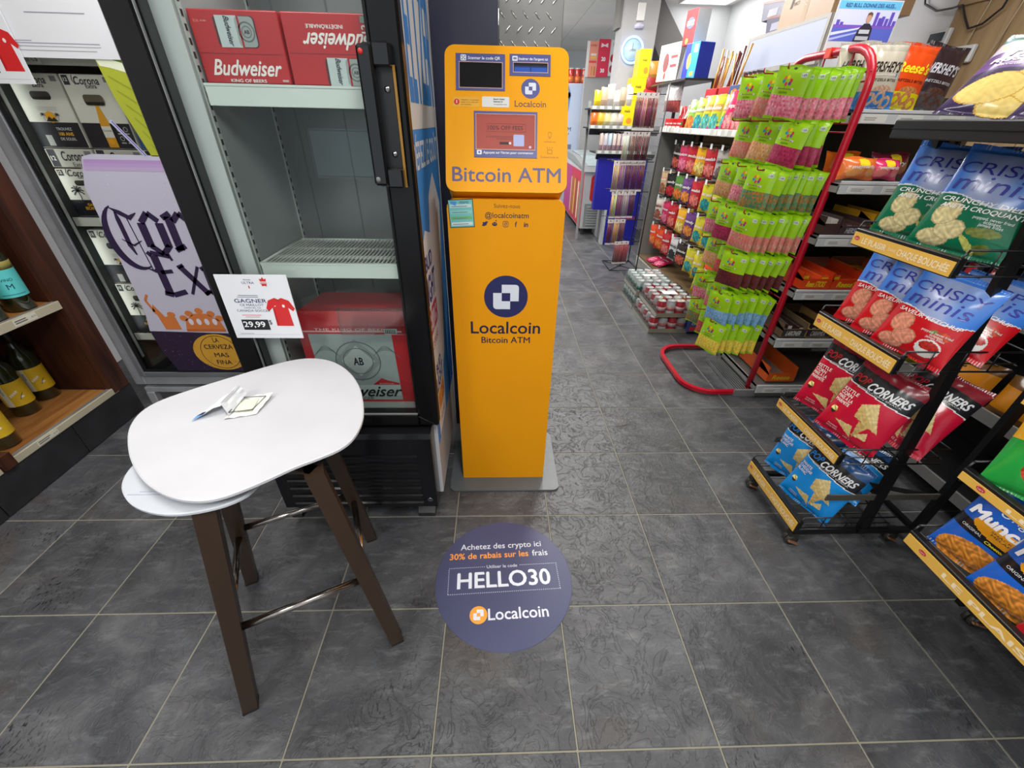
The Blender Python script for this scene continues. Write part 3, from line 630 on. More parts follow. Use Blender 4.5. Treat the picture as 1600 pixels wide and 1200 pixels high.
def notice(name, label, loc, w, h, full, rz=0, rx=0):
    t = thing(name, label, 'sign', loc, rz, rx=rx)
    a = MB((226, 228, 232)); a.box(-w/2, w/2, 0, 0.003, -h/2, h/2); part('card', a, PAPER, t)
    a = MB(); y = -0.0006; NV = (58, 60, 110)
    jersey(a, w*0.29, -h*0.06, h*0.42 if full else h*.5, y)
    a.text('GAGNER', -w*0.11, h*0.11, h=h*0.06, w=w*0.46, y=y, col=NV, bold=0.01); a.text('CE MAILLOT', -w*0.11, h*0.045, w=w*0.34, h=h*0.035, y=y, col=NV); a.text('OFFICIEL DE', -w*0.11, 0, w=w*0.24, h=h*0.02, y=y, col=NV); a.text('CANADA SOCCER', -w*0.11, -h*0.045, w=w*0.48, h=h*0.035, y=y, col=NV)
    a.rect(-w*0.26, 0.02*w, h*0.19, h*0.197, y, NV); a.rect(-w*0.28, 0.02*w, h*0.165, h*0.172, y, NV)
    a.text('Michelob', -w*0.06, h*0.43, w=w*0.1, y=y, col=NV); a.text('ULTRA', -w*0.06, h*0.385, w=w*0.17, h=h*0.035, y=y, col=NV); a.rect(-w*.07, -w*.055, h*.30, h*.34, y, (206, 40, 40))
    mc = [(0, .05), (.012, .03), (.03, .035), (.025, .01), (.04, .0), (.02, -.02), (.022, -.035), (0, -.03), (-.022, -.035), (-.02, -.02), (-.04, 0), (-.025, .01), (-.03, .035), (-.012, .03)]
    a.poly([(w*0.16+q[0]*w*1.6, h*0.39+q[1]*w*1.6) for q in mc], y, (206, 40, 44)); a.rect(w*.1, w*.22, h*.375, h*.405, y*2, (240, 240, 240)); a.text('CANADA', w*.16, h*.39, w=w*.1, y=y*3, col=(180, 30, 36), bold=.03)
    a.rect(-w*0.30, -w*0.02, -h*0.12, -h*0.113, y, (206, 60, 50)); a.rect(-w*0.26, -w*0.05, -h*0.15, -h*0.143, y, (206, 60, 50))
    a.rect(-w*0.34, w*0.05, -h*0.36, -h*0.19, y, (24, 26, 30)); a.text('29,99', -w*0.165, -h*0.265, w=w*0.32, h=h*0.09, y=y*2, col=(240, 240, 240), bold=0.02); a.text('$', w*0.08, -h*0.23, h=h*0.07, y=y, col=(24, 26, 30))
    a.rect(-w*.42, -w*.22, -h*.425, -h*.42, y, (120, 120, 120)); a.rect(-w*.46, w*.46, -h*.44, -h*.437, y, (170, 170, 172))
    part('card_print', a, PRINT, t); return t
t = thing('prize_poster', 'wide white printed poster at the top left of the steel cooler door', 'poster', (-1.1, YC-0.026, 1.62))
a = MB((222, 224, 228)); a.box(-0.25, 0.28, 0, 0.003, 0, 0.46); y = -0.0006
a.rect(-0.02, 0.19, 0.128, 0.131, y, (150, 150, 158)); a.rect(-0.13, 0.2, 0.042, 0.0445, y, (150, 150, 172)); a.rect(-0.13, 0.2, 0.033, 0.035, y, (160, 160, 172)); a.rect(-0.12, 0.18, 0.021, 0.023, y, (160, 160, 172)); a.rect(-0.12, -0.04, 0.049, 0.051, y, (140, 140, 150))
a.text('MICHELOB ULTRA', 0.0, 0.3, w=0.4, y=y, col=(58, 60, 110)); part('sheet', a, PRINT, t)
notice('prize_card', 'white prize card with long red jersey under the wide poster, far left', (-1.315, YC-0.034, 1.655), 0.24, 0.235, False)

# ================================================================ BLACK DISPLAY FRIDGE
F0 = (0.04, 0.80, 0.0); FT = 1.95
fr = thing('display_fridge', 'tall black glass-door display fridge left of the yellow kiosk', 'fridge', F0)
BK = (14, 14, 16); BK2 = (24, 24, 27); WH = (205, 206, 208)
m = WB(F0, WH); m.box(0.325, 0.345, 0.847, 1.44, 0.10, FT, bev=0.003); part('side_wall', m, ENAMEL, fr, 'white enamelled side wall')
m = WB(F0, (60, 60, 64)); m.box(-0.27, -0.25, 0.847, 1.44, 0.10, FT, bev=0.003); part('side_wall', m, ENAMEL, fr)
m = WB(F0, (60, 60, 64)); m.box(-0.25, 0.325, 1.40, 1.44, 0.10, FT); part('back_wall', m, ENAMEL, fr)
m = WB(F0, BK); m.box(-0.27, 0.345, 0.847, 1.44, FT, FT+0.06, bev=0.004); part('top_canopy', m, GLOSS, fr)
m = WB(F0, BK2); m.box(-0.25, 0.325, 0.85, 1.40, 0.10, 0.50); part('compressor_housing', m, PLAS, fr)
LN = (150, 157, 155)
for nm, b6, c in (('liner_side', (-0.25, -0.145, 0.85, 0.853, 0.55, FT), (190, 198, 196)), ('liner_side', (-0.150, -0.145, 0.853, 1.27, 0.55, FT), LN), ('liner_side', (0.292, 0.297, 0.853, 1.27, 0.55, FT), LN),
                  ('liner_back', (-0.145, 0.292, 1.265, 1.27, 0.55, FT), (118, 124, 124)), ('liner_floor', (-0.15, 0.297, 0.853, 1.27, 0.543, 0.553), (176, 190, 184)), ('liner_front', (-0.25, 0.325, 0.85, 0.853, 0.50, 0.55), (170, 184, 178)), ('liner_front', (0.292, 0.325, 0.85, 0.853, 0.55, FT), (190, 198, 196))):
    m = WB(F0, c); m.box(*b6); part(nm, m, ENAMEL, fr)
m = WB(F0, (104, 112, 110)); m.box(-0.10, -0.096, 1.262, 1.265, 0.56, FT); m.box(0.06, 0.064, 1.262, 1.265, 0.56, FT); part('liner_seam', m, PLAS, fr, stuff=True)
for (px, py) in ((-0.1445, 0.862), (-0.1445, 1.20), (0.2915, 0.862), (0.2915, 1.2)):
    m = WB(F0, (176, 184, 180)); s_ = 1 if px < 0 else -1
    m.box(px, px+0.004*s_, py, py+0.016, 0.56, FT)
    for k in range(54): m.box(px+0.004*s_, px+0.0046*s_, py+0.004, py+0.012, 0.575+k*0.0254, 0.588+k*0.0254, (20, 22, 22))
    part('shelf_pilaster', m, PLAS, fr)
for zt in (1.515, 1.078):
    m = WB(F0, (204, 216, 208)); m.box(-0.137, 0.285, 0.862, 0.868, zt-0.042, zt, bev=0.001); m.box(-0.137, 0.285, 0.860, 0.872, zt-0.001, zt+0.004)
    sh = part('wire_shelf', m, ENAMEL, fr)
    m = WB(F0, (214, 222, 216))
    for k in range(34): x = -0.132+k*0.0126; m.bar((x, 0.866, zt), (x, 1.17, zt), 0.0034, 0.0034)
    for y_ in (0.95, 0.965, 1.06, 1.165): m.bar((-0.137, y_, zt-0.004), (0.285, y_, zt-0.004), 0.005, 0.005)
    m.rod((-0.137, 1.17, zt), (0.285, 1.17, zt), 0.004); m.rod((-0.139, 0.866, zt), (-0.139, 1.17, zt), 0.004); m.rod((0.286, 0.866, zt), (0.286, 1.17, zt), 0.004)
    part('shelf_wires', m, ENAMEL, sh, stuff=True)
ld = bpy.data.lights.new('fridge_fill_light', 'AREA'); ld.shape = 'RECTANGLE'; ld.size = 0.35; ld.size_y = 0.04; ld.energy = 1.1; ld.color = (0.95, 1.0, 0.98)  # added light, put in to brighten the fridge interior
lo = bpy.data.objects.new('fridge_fill_light', ld); COL.objects.link(lo); lo.location = (0.07, 0.9, FT-0.05); lo.rotation_euler = (radians(12), 0, 0)
m = WB(F0, (220, 224, 222)); m.box(-0.12, 0.26, 0.88, 0.92, FT-0.04, FT, bev=0.003); part('added_lamp_housing', m, PLAS, fr)  # housing made up for the added fridge light
# door
m = WB(F0, BK); y0, y1 = 0.80, 0.845
m.box(-0.272, -0.199, y0, y1, 0.502, FT, bev=0.006); m.box(0.290, 0.362, y0, y1, 0.502, FT, bev=0.006); m.box(-0.199, 0.290, y0, y1, 0.502, 0.548, bev=0.004); m.box(-0.199, 0.290, y0, y1, FT-0.06, FT, bev=0.004)
dr = part('door', m, BLKPL, fr)
m = WB(F0, (30, 32, 33)); m.box(-0.199, -0.192, y0+0.012, y1, 0.548, FT-0.06); m.box(0.283, 0.290, y0+0.012, y1, 0.548, FT-0.06); m.box(-0.192, 0.283, y0+0.012, y1, 0.548, 0.553); part('door_gasket', m, PLAS, dr)
m = WB(F0, (150, 152, 150)); m.box(-0.197, 0.288, y0+0.004, y0+0.010, 0.549, 0.556, bev=0.001); m.box(-0.1985, -0.1965, y0+0.002, y0+0.01, 0.55, FT-0.06); part('glazing_bead', m, STEEL, dr)
m = WB(F0); m.box(-0.197, 0.288, y0+0.012, y0+0.016, 0.552, FT-0.06); part('glass_pane', m, GLASS, dr)
m = WB(F0, (40, 40, 43)); m.tube([(0.292, y0-0.0012, 0.547), (0.357, y0-0.0012, 0.506)], 0.0012, 6); part('mitre_seam', m, PLAS, dr)
# handle
H0 = 1.305; H1 = 1.597
m = WB(F0, (20, 20, 22))
m.prism([(q[0], q[1]) for q in rr(0.268, 0.340, H0, H1, 0.012)], y0-0.006, y0-0.001)
m.box(0.300, 0.340, y0-0.034, y0-0.006, H1-0.045, H1, bev=0.004); m.box(0.300, 0.340, y0-0.034, y0-0.006, H0, H0+0.045, bev=0.004)
m.box(0.268, 0.302, y0-0.040, y0-0.006, H0+0.006, H1-0.006, bev=0.005)
hd = part('handle', m, GLOSS, dr, 'black door handle with two screws')
m = WB(F0, (12, 12, 13)); m.box(0.302, 0.337, y0-0.012, y0-0.006, H0+0.045, H1-0.045)
o = part('handle_recess', m, PLAS, dr)
for z in (H0+0.075, H1-0.085):
    m = WB(F0, (190, 190, 190)); m.M = m.M @ Matrix.Translation((0.322, y0-0.012, z)) @ Matrix.Rotation(pi/2, 4, 'X'); m.lathe([(0.0075, 0), (0.0065, 0.003), (0.003, 0.0045), (0.0005, 0.0046)], 14); m.box(-0.004, 0.004, -0.0008, 0.0008, 0.0044, 0.005, (40, 40, 40)); part('screw', m, CHROME, dr)
for z, c in ((H1-0.02, (190, 40, 36)), (H0+0.02, (120, 120, 120))):
    m = WB(F0, c); m.M = m.M @ Matrix.Translation((0.279, y0-0.040, z)) @ Matrix.Rotation(pi/2, 4, 'X'); m.lathe([(0.006, 0), (0.006, 0.001), (0.0005, 0.0012)], 12); part('handle_stud', m, PLAS, dr, 'red stud' if c[0] > 150 else None)
m = WB(F0, (150, 108, 30)); m.bar((0.3415, y0-0.012, H0), (0.3415, y0-0.012, H1-0.04), 0.002, 0.006); part('tape_strip', m, PAPER, dr, 'yellowed tape edge')
# grille
gx0, gx1, gy = -0.283, 0.332, 0.762
m = WB(F0, BK2)
pts = [(0.80, 0.49), (0.772, 0.488), (gy, 0.47), (gy, 0.11), (0.79, 0.095), (0.86, 0.095), (0.86, 0.49)]
m.prism([(a, b) for a, b in pts][::-1], gx0, gx1, axis='X')
gr = part('grille_panel', m, BLKPL, fr)
for k in range(7):
    z = 0.385-k*0.042
    m = WB(F0, (8, 8, 9)); m.box(gx0+0.05, gx1-0.06, gy-0.0012, gy+0.0, z-0.021, z-0.003); part('louvre_slot', m, MATTE, gr)
    m = WB(F0, BK2)
    n = 8; prof = [(gy-0.001, z-0.004), (gy-0.007, z-0.001), (gy-0.007, z+0.004), (gy-0.001, z+0.009)]
    m.prism(prof, gx0+0.045, gx1-0.055, axis='X'); part('louvre_slat', m, GLOSS, gr)
m = WB(F0, (150, 150, 152)); m.M = m.M @ Matrix.Translation((0.304, gy-0.001, 0.150)) @ Matrix.Rotation(pi/2, 4, 'X'); m.lathe([(0.013, 0), (0.011, 0.003), (0.006, 0.001), (0.0005, 0.001)], 16); part('panel_screw', m, CHROME, gr)
for (xa, xb) in ((-0.335, -0.262), (0.235, 0.308)):
    m = WB(F0, (44, 44, 47)); m.prism([(0.802, 0), (0.803, 0.02), (0.83, 0.045), (0.90, 0.06), (0.95, 0.06), (0.95, 0)][::-1], xa+ (0.03 if xa < 0 else 0), xb, axis='X'); part('foot', m, POWDER, fr)
m = WB(F0, BK2); m.box(-0.24, 0.30, 0.95, 1.40, 0.045, 0.10); part('base_frame', m, PLAS, fr)

# banner stuck to the fridge side (reads along +y, faces +x)
B0 = (0.3465, 0.86, 0.0)
t = thing('side_banner', 'blue and white beverage banner on the side of the black fridge', 'banner', B0, pi/2)
a = MB(); BL = (56, 140, 222); y = -0.0005
a.box(0, 0.55, 0, 0.001, 0.36, FT, (60, 140, 216)); 
a.rect(0, 0.55, 1.43, FT, y, (214, 214, 214))
a.text('MIXON', 0.27, 1.86, h=0.11, w=0.48, y=y*2, col=(40, 36, 66), bold=.02)
a.text('SELTZER', 0.275, 1.645, h=0.29, w=0.53, y=y*2, col=(48, 130, 206), bold=.03)
a.rect(0.05, 0.5, 1.345, 1.40, y*2, (60, 140, 216)); a.text('DÉFIEZ LE GOÛT', 0.28, 1.365, h=0.07, w=0.5, y=y*2, col=(226, 230, 236), bold=.02)
a.poly([(0.20, 0.55), (0.32, 0.62), (0.50, 1.18), (0.36, 1.30), (0.24, 1.24), (0.06, 0.72), (0.06, 0.55)], y*2, (216, 216, 220))
a.poly([(0.0, 0.50), (0.16, 0.50), (0.20, 0.62), (0.24, 1.12), (0.10, 1.16), (0.0, 1.10)], y*3, (222, 222, 226))
a.text('BUD', 0.12, 1.06, h=0.05, w=0.14, y=y*4, col=(40, 50, 130), bold=.03); a.text('LIGHT', 0.12, 0.97, h=0.09, w=0.2, y=y*4, col=(40, 50, 130), bold=.03); a.text('SELTZER', 0.12, 0.86, h=0.09, w=0.2, y=y*4, col=(196, 50, 90), bold=.03); a.text('CERISE', 0.12, 0.77, h=0.03, w=0.14, y=y*4, col=(190, 60, 70))
a.poly([(0.03, 0.38), (0.22, 0.38), (0.26, 0.70), (0.10, 0.74), (0.03, 0.7)], y*5, (226, 224, 220)); a.text('BUD', 0.13, 0.66, h=0.04, w=0.12, y=y*6, col=(40, 50, 130), bold=.03); a.text('LIGHT', 0.14, 0.60, h=0.06, w=0.17, y=y*6, col=(40, 50, 130), bold=.03); a.rect(0.06, 0.22, 0.47, 0.56, y*6, (232, 176, 90)); a.text('SELTZER', 0.14, 0.515, h=0.06, w=0.15, y=y*7, col=(206, 70, 60)); a.text('PÊCHE', 0.13, 0.43, h=0.02, w=0.1, y=y*7, col=(206, 60, 60))
a.poly([(0.38, 0.36), (0.55, 0.36), (0.55, 0.8)], y*2, (30, 90, 170))
part('banner_sheet', a, PAPER, t)

# ---- beer boxes in the fridge
RD = (176, 26, 34)
def can_art(b, cx, cz, w, h, y, flip=1):   # lying can pictured on the carton
    b.poly(rr(cx-w/2, cx+w/2, cz-h/2, cz+h/2, h*0.16), y, (70, 30, 30)); b.rect(cx-w*0.44, cx+w*0.10, cz-h*0.5, cz+h*0.5, y*1.5, (182, 196, 194)); b.poly(rr(cx+w*0.02, cx+w*0.47, cz-h*0.48, cz+h*0.48, h*0.14), y*1.6, (146, 156, 152))
    b.rect(cx+w*0.08, cx+w*0.13, cz-h*0.5, cz+h*0.5, y*2, (160, 28, 36)); b.ring(cx+w*0.26, cz, h*0.28, h*0.33, y*2, (90, 100, 98), 16); b.ring(cx+w*0.26, cz, h*0.16, h*0.2, y*2, (104, 112, 110), 14); b.text('AB', cx+w*0.26, cz, h=h*0.12, y=y*2.2, col=(20, 24, 40), bold=.03)
    b.text('Budweiser', cx-w*0.16, cz, w=h*0.92, h=w*0.13, y=y*2.4, col=(30, 32, 44), shear=0.3, rot=-pi/2*flip, bold=.015)
def bud(b, t_, cx, cz, w, h, y, col, rot=0):
    b.text(t_, cx, cz, w=w, h=h, y=y, col=col, shear=0.42, bold=.022, rot=rot)
def beer12(loc, label, flip):
    t = thing('beer_case', label, 'beer box', loc, 0, 'red beer cases in the black fridge'); w, d, h = 0.205, 0.27, 0.138
    a = MB(RD); a.box(-w/2, w/2, 0, d, 0, h, bev=0.002); part('carton_body', a, BOARD, t)
    a = MB(); y = -0.0005
    WHT = (230, 226, 220)
    if not flip:
        a.line([(-w/2+.003, h*0.42), (w/2-.003, h*0.42)], 0.0012, y, (110, 14, 20)); can_art(a, 0.0, h*0.715, w*0.46, h*0.42, y*2)
        bud(a, 'Budweiser', 0.006, h*0.23, w*0.78, h*0.22, y*2, WHT); a.text('KING OF BEERS', 0.0, h*0.045, w=w*0.42, h=h*0.045, y=y*2, col=WHT, bold=.02)
        a.text('8.06', -w*.42, h*.85, w=w*.06, y=y, col=(220, 130, 120)); a.text('12 CAN', -w*.34, h*.85, w=w*.06, y=y, col=(230, 200, 196)); a.rect(w*.4, w*.47, h*.04, h*.07, y, (190, 170, 166))
    else:
        a.line([(-w/2+.003, h*0.45), (w/2-.003, h*0.45)], 0.0012, y, (110, 14, 20)); can_art(a, 0.03, h*0.2, w*0.46, h*0.4, y*2)
        bud(a, 'Budweiser', 0.02, h*0.62, w*0.78, h*0.22, y*2, WHT, rot=pi); a.text('INDÉTRÔNABLE', -0.005, h*0.82, w=w*0.42, h=h*0.05, y=y*2, col=WHT, bold=.02, rot=pi)
        a.text('12', w*.43, h*.8, h=h*.1, y=y*2, col=WHT, bold=.03, rot=pi/2); a.rect(w*.39, w*.45, h*.88, h*.97, y, (120, 140, 130))
    a.rect(-w/2, w/2, h-0.001, h, y, (206, 60, 60))
    part('carton_print', a, BOARD, t); return t
beer12((-0.035, 0.882, 1.52), 'red 12-can beer case at left on the upper fridge shelf, lettering upright', False)
beer12((0.176, 0.882, 1.52), 'red 12-can beer case at right on the upper fridge shelf, lettering upside down', True)
t = thing('beer_case', 'big red and silver beer case on the fridge floor', 'beer box', (0.085, 0.885, 0.553), 0, 'red beer cases in the black fridge')
w, d, h = 0.36, 0.26, 0.352
a = MB((170, 26, 34)); a.box(-w/2, w/2, 0.03, d, 0, h-0.06, bev=0.004)
a.add([(-w/2, 0, 0), (w/2, 0, 0), (w/2, 0, h-0.04), (-w/2, 0, h-0.04), (-w/2, 0.03, h), (w/2, 0.03, h), (w/2, 0.03, 0), (-w/2, 0.03, 0), (-w/2, d, h-0.02), (w/2, d, h-0.02)], [(0, 1, 2, 3), (3, 2, 5, 4), (1, 6, 5, 2), (0, 3, 4, 7), (4, 5, 9, 8)], (178, 30, 38)); part('carton_body', a, BOARD, t)
a = MB(); y = -0.0006
a.poly([(-w*.40, .01), (w*.38, .01), (w*.36, h*.80), (-w*.42, h*.80)], y, (150, 164, 160))
a.ring(0.0, h*.50, .075, .079, y*3, (104, 114, 112)); a.ring(0.0, h*.50, .05, .053, y*3, (110, 118, 116)); 
for (r1, c, yk) in ((.088, (136, 148, 146), 1.6), (.062, (168, 180, 176), 2.3)): a.poly([(0, h*.5-r1), (r1*.95, h*.5), (0, h*.5+r1), (-r1*.95, h*.5)], y*yk, c)
for (cx, sgn) in ((-0.105, -1), (0.1, 1)):
    for k in range(5): a.ring(cx, h*.62-0.03*k*0.4, 0.018+0.008*k, 0.0195+0.008*k, y*3, (112, 122, 120), 14, 0.4, 2.6)
a.text('AB', 0, h*.5, h=.03, w=.035, y=y*4, col=(22, 26, 44), bold=.03)
a.poly([(w*.10, h*.22), (w*.20, h*.30), (w*.26, h*.27), (w*.37, h*.24), (w*.37, h*.22)], y*3, (176, 30, 38)); a.text('ÉCHANTILLON', w*.24, h*.235, w=.05, y=y*5, col=(230, 200, 196))
a.rect(-w*.42, w*.37, h*.08, h*.215, y*2, (176, 190, 186))
bud(a, 'Budweiser', 0.005, h*.14, w*.74, h*.13, y*4, (24, 26, 30)); a.text('LAGER', 0.0, h*.045, w=.06, y=y*3, col=(40, 44, 48))
a.rect(-w*.46, w*.46, h*.82, h*.835, y, (226, 170, 164)); a.text('THE KING OF BEERS', 0, h*.85, w=w*.7, h=.008, y=y*3, col=(236, 206, 200)); a.rect(w*.3, w*.42, h*.80, h*.86, y*3, (190, 200, 190))
for k in range(6): a.rect(w*.31+k*.006, w*.31+k*.006+.003, h*.81, h*.85, y*4, (60, 64, 60))
a.rect(-w*.5, -w*.42, .01, h*.8, y, (168, 28, 36)); part('carton_print', a, BOARD, t)
a = MB(); a.add([(-w*.3, .05, h+.0008), (w*.3, .05, h+.0008), (w*.3, .09, h-.001), (-w*.3, .09, h-.001)], [(0, 1, 2, 3)], (190, 44, 50)); part('top_flap', a, BOARD, t)

# clear price holders hanging inside the door, and the prize card outside it
def holder(label, loc, w, h, tilt=0):
    t = thing('card_holder', label, 'card holder', loc, 0, 'clear plastic card holders on the fridge door')
    a = MB((200, 210, 208)); a.box(-w/2, w/2, 0, 0.002, -h/2, h/2); part('sleeve', a, CLEAR, t)
    a = MB((190, 200, 198)); 
    for b6 in ((-w/2, w/2, -0.001, 0.003, -h/2-0.003, -h/2+0.002), (-w/2, w/2, -0.001, 0.003, h/2-0.002, h/2+0.003), (-w/2-0.002, -w/2+0.002, -0.001, 0.003, -h/2, h/2), (w/2-0.002, w/2+0.002, -0.001, 0.003, -h/2, h/2)): a.box(*b6)
    part('sleeve_edge', a, CLEAR, t); return t
holder('clear plastic card holder behind the glass under the red beer cases', (0.195, 0.825, 1.375), 0.185, 0.105)
holder('clear plastic sheet hanging inside the door over the big beer case', (0.18, 0.83, 0.905), 0.22, 0.085)
notice('prize_card', 'white prize card with a red jersey and 29,99 price on the black fridge door', (-0.137, 0.790, 0.967), 0.205, 0.202, True)

# ================================================================ STOOL
S0 = (-0.05, 0.41, 0.0)
st = thing('bar_stool', 'white bean-shaped stool with square brown metal legs in front of the fridge', 'stool', S0)
out = [(-0.299, 0.373), (-0.335, 0.426), (-0.356, 0.487), (-0.345, 0.54), (-0.286, 0.602), (-0.213, 0.665), (-0.135, 0.732), (-0.075, 0.771), (-0.019, 0.784), (0.049, 0.765), (0.119, 0.705), (0.177, 0.619), (0.213, 0.529), (0.232, 0.458), (0.231, 0.39), (0.213, 0.348), (0.171, 0.315), (0.126, 0.286), (0.088, 0.251), (0.049, 0.22), (0.018, 0.200), (-0.018, 0.190), (-0.065, 0.195), (-0.117, 0.214), (-0.178, 0.250), (-0.246, 0.310)]
def smooth(p, it=2):
    for _ in range(it):
        q = []
        for i in range(len(p)):
            a, b = p[i], p[(i+1) % len(p)]; q += [(0.75*a[0]+0.25*b[0], 0.75*a[1]+0.25*b[1]), (0.25*a[0]+0.75*b[0], 0.25*a[1]+0.75*b[1])]
        p = q
    return p
def slab(mb, p, z0, z1, col, r=0.004):
    n = len(p); cx = sum(q[0] for q in p)/n; cy = sum(q[1] for q in p)/n
    rings = []
    for (z, ins) in ((z0, r), (z0+r*0.4, 0), (z1-r*0.6, 0), (z1, r)):
        ring = []
        for (x, y_) in p: l = math.hypot(x-cx, y_-cy); f = (l-ins)/l; ring.append((cx+(x-cx)*f, cy+(y_-cy)*f, z))
        rings.append(ring)
    vs = sum(rings, []); fs = []
    for i in range(3):
        for k in range(n): fs.append((i*n+k, i*n+(k+1) % n, (i+1)*n+(k+1) % n, (i+1)*n+k))
    fs.append(tuple(range(n))[::-1]); fs.append(tuple(3*n+k for k in range(n)))
    area = sum(p[i][0]*p[(i+1) % n][1]-p[(i+1) % n][0]*p[i][1] for i in range(n))
    if area < 0: fs = [f[::-1] for f in fs]
    mb.add(vs, fs, col)
SEAT = smooth(out)
m = WB(S0); slab(m, SEAT, 0.791, 0.800, (204, 204, 208), 0.003); part('seat', m, PLAS, st)
low = [(-.267, .345), (-.264, .299), (-.238, .251), (-.181, .205), (-.108, .182), (-.046, .185), (.02, .208), (.055, .25), (.05, .40), (-.05, .55), (-.16, .54), (-.24, .45)]
m = WB(S0); slab(m, smooth(low), 0.762, 0.770, (200, 204, 210), 0.003); 
for (ax, bx, y_) in ((-0.21, -0.07, 0.235), (-0.19, -0.08, 0.243)): m.box(ax, bx, y_, y_+0.0012, 0.770, 0.7706, (160, 164, 184))
part('lower_seat', m, PLAS, st, 'second white seat board under the first')
FE = {'a': (-0.143, 0.125), 'b': (0.243, 0.302), 'c': (0.058, 0.695), 'd': (-0.335, 0.518)}
TP = {'a': (-0.044, 0.218), 'b': (0.146, 0.320), 'c': (0.072, 0.528), 'd': (-0.140, 0.413)}
LB = (58, 42, 30)
for k in 'abcd':
    f, tq = FE[k], TP[k]; m = WB(S0, LB)
    u = Vector((FE['b'][0]-FE['a'][0], FE['b'][1]-FE['a'][1], 0)).normalized(); v = Vector((-u.y, u.x, 0))
    vs = []
    for (cx, cy, z, hw) in ((f[0], f[1], 0.006, 0.019), (tq[0], tq[1], 0.757, 0.021)):
        for (sx, sy) in ((-1, -1), (1, -1), (1, 1), (-1, 1)): q = Vector((cx, cy, z))+u*sx*hw+v*sy*hw; vs.append(tuple(q))
    m.add(vs, [(0, 3, 2, 1), (4, 5, 6, 7), (0, 1, 5, 4), (1, 2, 6, 5), (2, 3, 7, 6), (3, 0, 4, 7)]); lg = part('leg', m, POWDER, st)
    m = WB(S0, (34, 28, 24)); vs = []
    for (z, hw) in ((0.0, 0.0198), (0.010, 0.0198)):
        for (sx, sy) in ((-1, -1), (1, -1), (1, 1), (-1, 1)): q = Vector((f[0], f[1], z))+u*sx*hw+v*sy*hw; vs.append(tuple(q))
    m.add(vs, [(0, 3, 2, 1), (4, 5, 6, 7), (0, 1, 5, 4), (1, 2, 6, 5), (2, 3, 7, 6), (3, 0, 4, 7)]); part('foot_cap', m, PLAS, lg)
def onleg(k, z): f, tq = FE[k], TP[k]; s_ = z/0.757; return (f[0]+(tq[0]-f[0])*s_, f[1]+(tq[1]-f[1])*s_, z)
for (p, q, z, z2) in (('a', 'b', 0.345, 0.335), ('c', 'd', 0.34, 0.35), ('b', 'c', 0.36, 0.31), ('a', 'd', 0.395, 0.32)):
    m = WB(S0, (186, 178, 172)); m.rod(onleg(p, z), onleg(q, z2), 0.0102, 12); rg = part('rung', m, CHROME, st)
m = WB(S0, LB); m.bar((-0.044, 0.218, 0.753), (0.072, 0.528, 0.753), 0.03, 0.008); m.bar((0.146, 0.32, 0.753), (-0.14, 0.413, 0.753), 0.03, 0.008); part('seat_bracket', m, POWDER, st)

# crumpled wrapper on the seat
t = thing('torn_wrapper', 'small torn white foil wrapper lying crumpled on the white stool', 'wrapper', (-0.125, 0.5, 0.8005), 0.1)
a = MB((226, 228, 226))
def sheet(mb, quad, n, amp, cols, seed, y=0):
    rnd = random.Random(seed); A, B, C, D = [Vector(q) for q in quad]; vs = []
    nm = (B-A).cross(D-A).normalized()
    for j in range(n+1):
        for i in range(n+1):
            u, v = i/n, j/n; p = (A*(1-u)+B*u)*(1-v)+(D*(1-u)+C*u)*v; k = 0 if (i in (0, n) and j in (0, n)) else 1
            p = p+nm*rnd.uniform(-amp, amp)*k; p.z = max(p.z, 0.001); vs.append(tuple(p))
    for j in range(n):
        for i in range(n):
            c = cols((i+.5)/n, (j+.5)/n); mb.add([vs[j*(n+1)+i], vs[j*(n+1)+i+1], vs[(j+1)*(n+1)+i+1], vs[(j+1)*(n+1)+i]], [(0, 1, 2, 3)], c)
sheet(a, [(-0.075, -0.045, 0.002), (-0.005, -0.005, 0.028), (0.015, 0.055, 0.045), (-0.035, 0.05, 0.008)], 6, 0.004, lambda u, v: (84, 150, 214) if v < .2 and u < .4 else ((30, 36, 60) if .2 < v < .36 and u < .5 else (222, 228, 230)), 3)
a2 = a
sheet(a, [(-0.012, -0.012, 0.03), (0.01, -0.035, 0.004), (0.03, 0.04, 0.022), (0.012, 0.052, 0.045)], 4, 0.003, lambda u, v: (196, 198, 200), 5)
part('foil_flap', a, surf('foil_paper', 0.35, bump=0.2, bscale=90), t)
a = MB(); sheet(a, [(0.0, -0.045, 0.002), (0.075, -0.03, 0.003), (0.09, 0.055, 0.012), (0.005, 0.045, 0.006)], 6, 0.002, lambda u, v: (228, 228, 222), 8)
part('paper_tray', a, bpy.data.materials['foil_paper'], t)
a = MB((232, 226, 206)); a.box(0.02, 0.062, -0.02, 0.028, 0.007, 0.012, bev=0.001); part('insert_card', a, PAPER, t, 'cream card insert')
a = MB((40, 44, 60)); a.tube([(0.01, -0.03, 0.012), (0.065, -0.022, 0.012), (0.078, 0.035, 0.014), (0.02, 0.035, 0.014)], 0.0011, 5, closed=True); part('dark_border', a, PLAS, t)

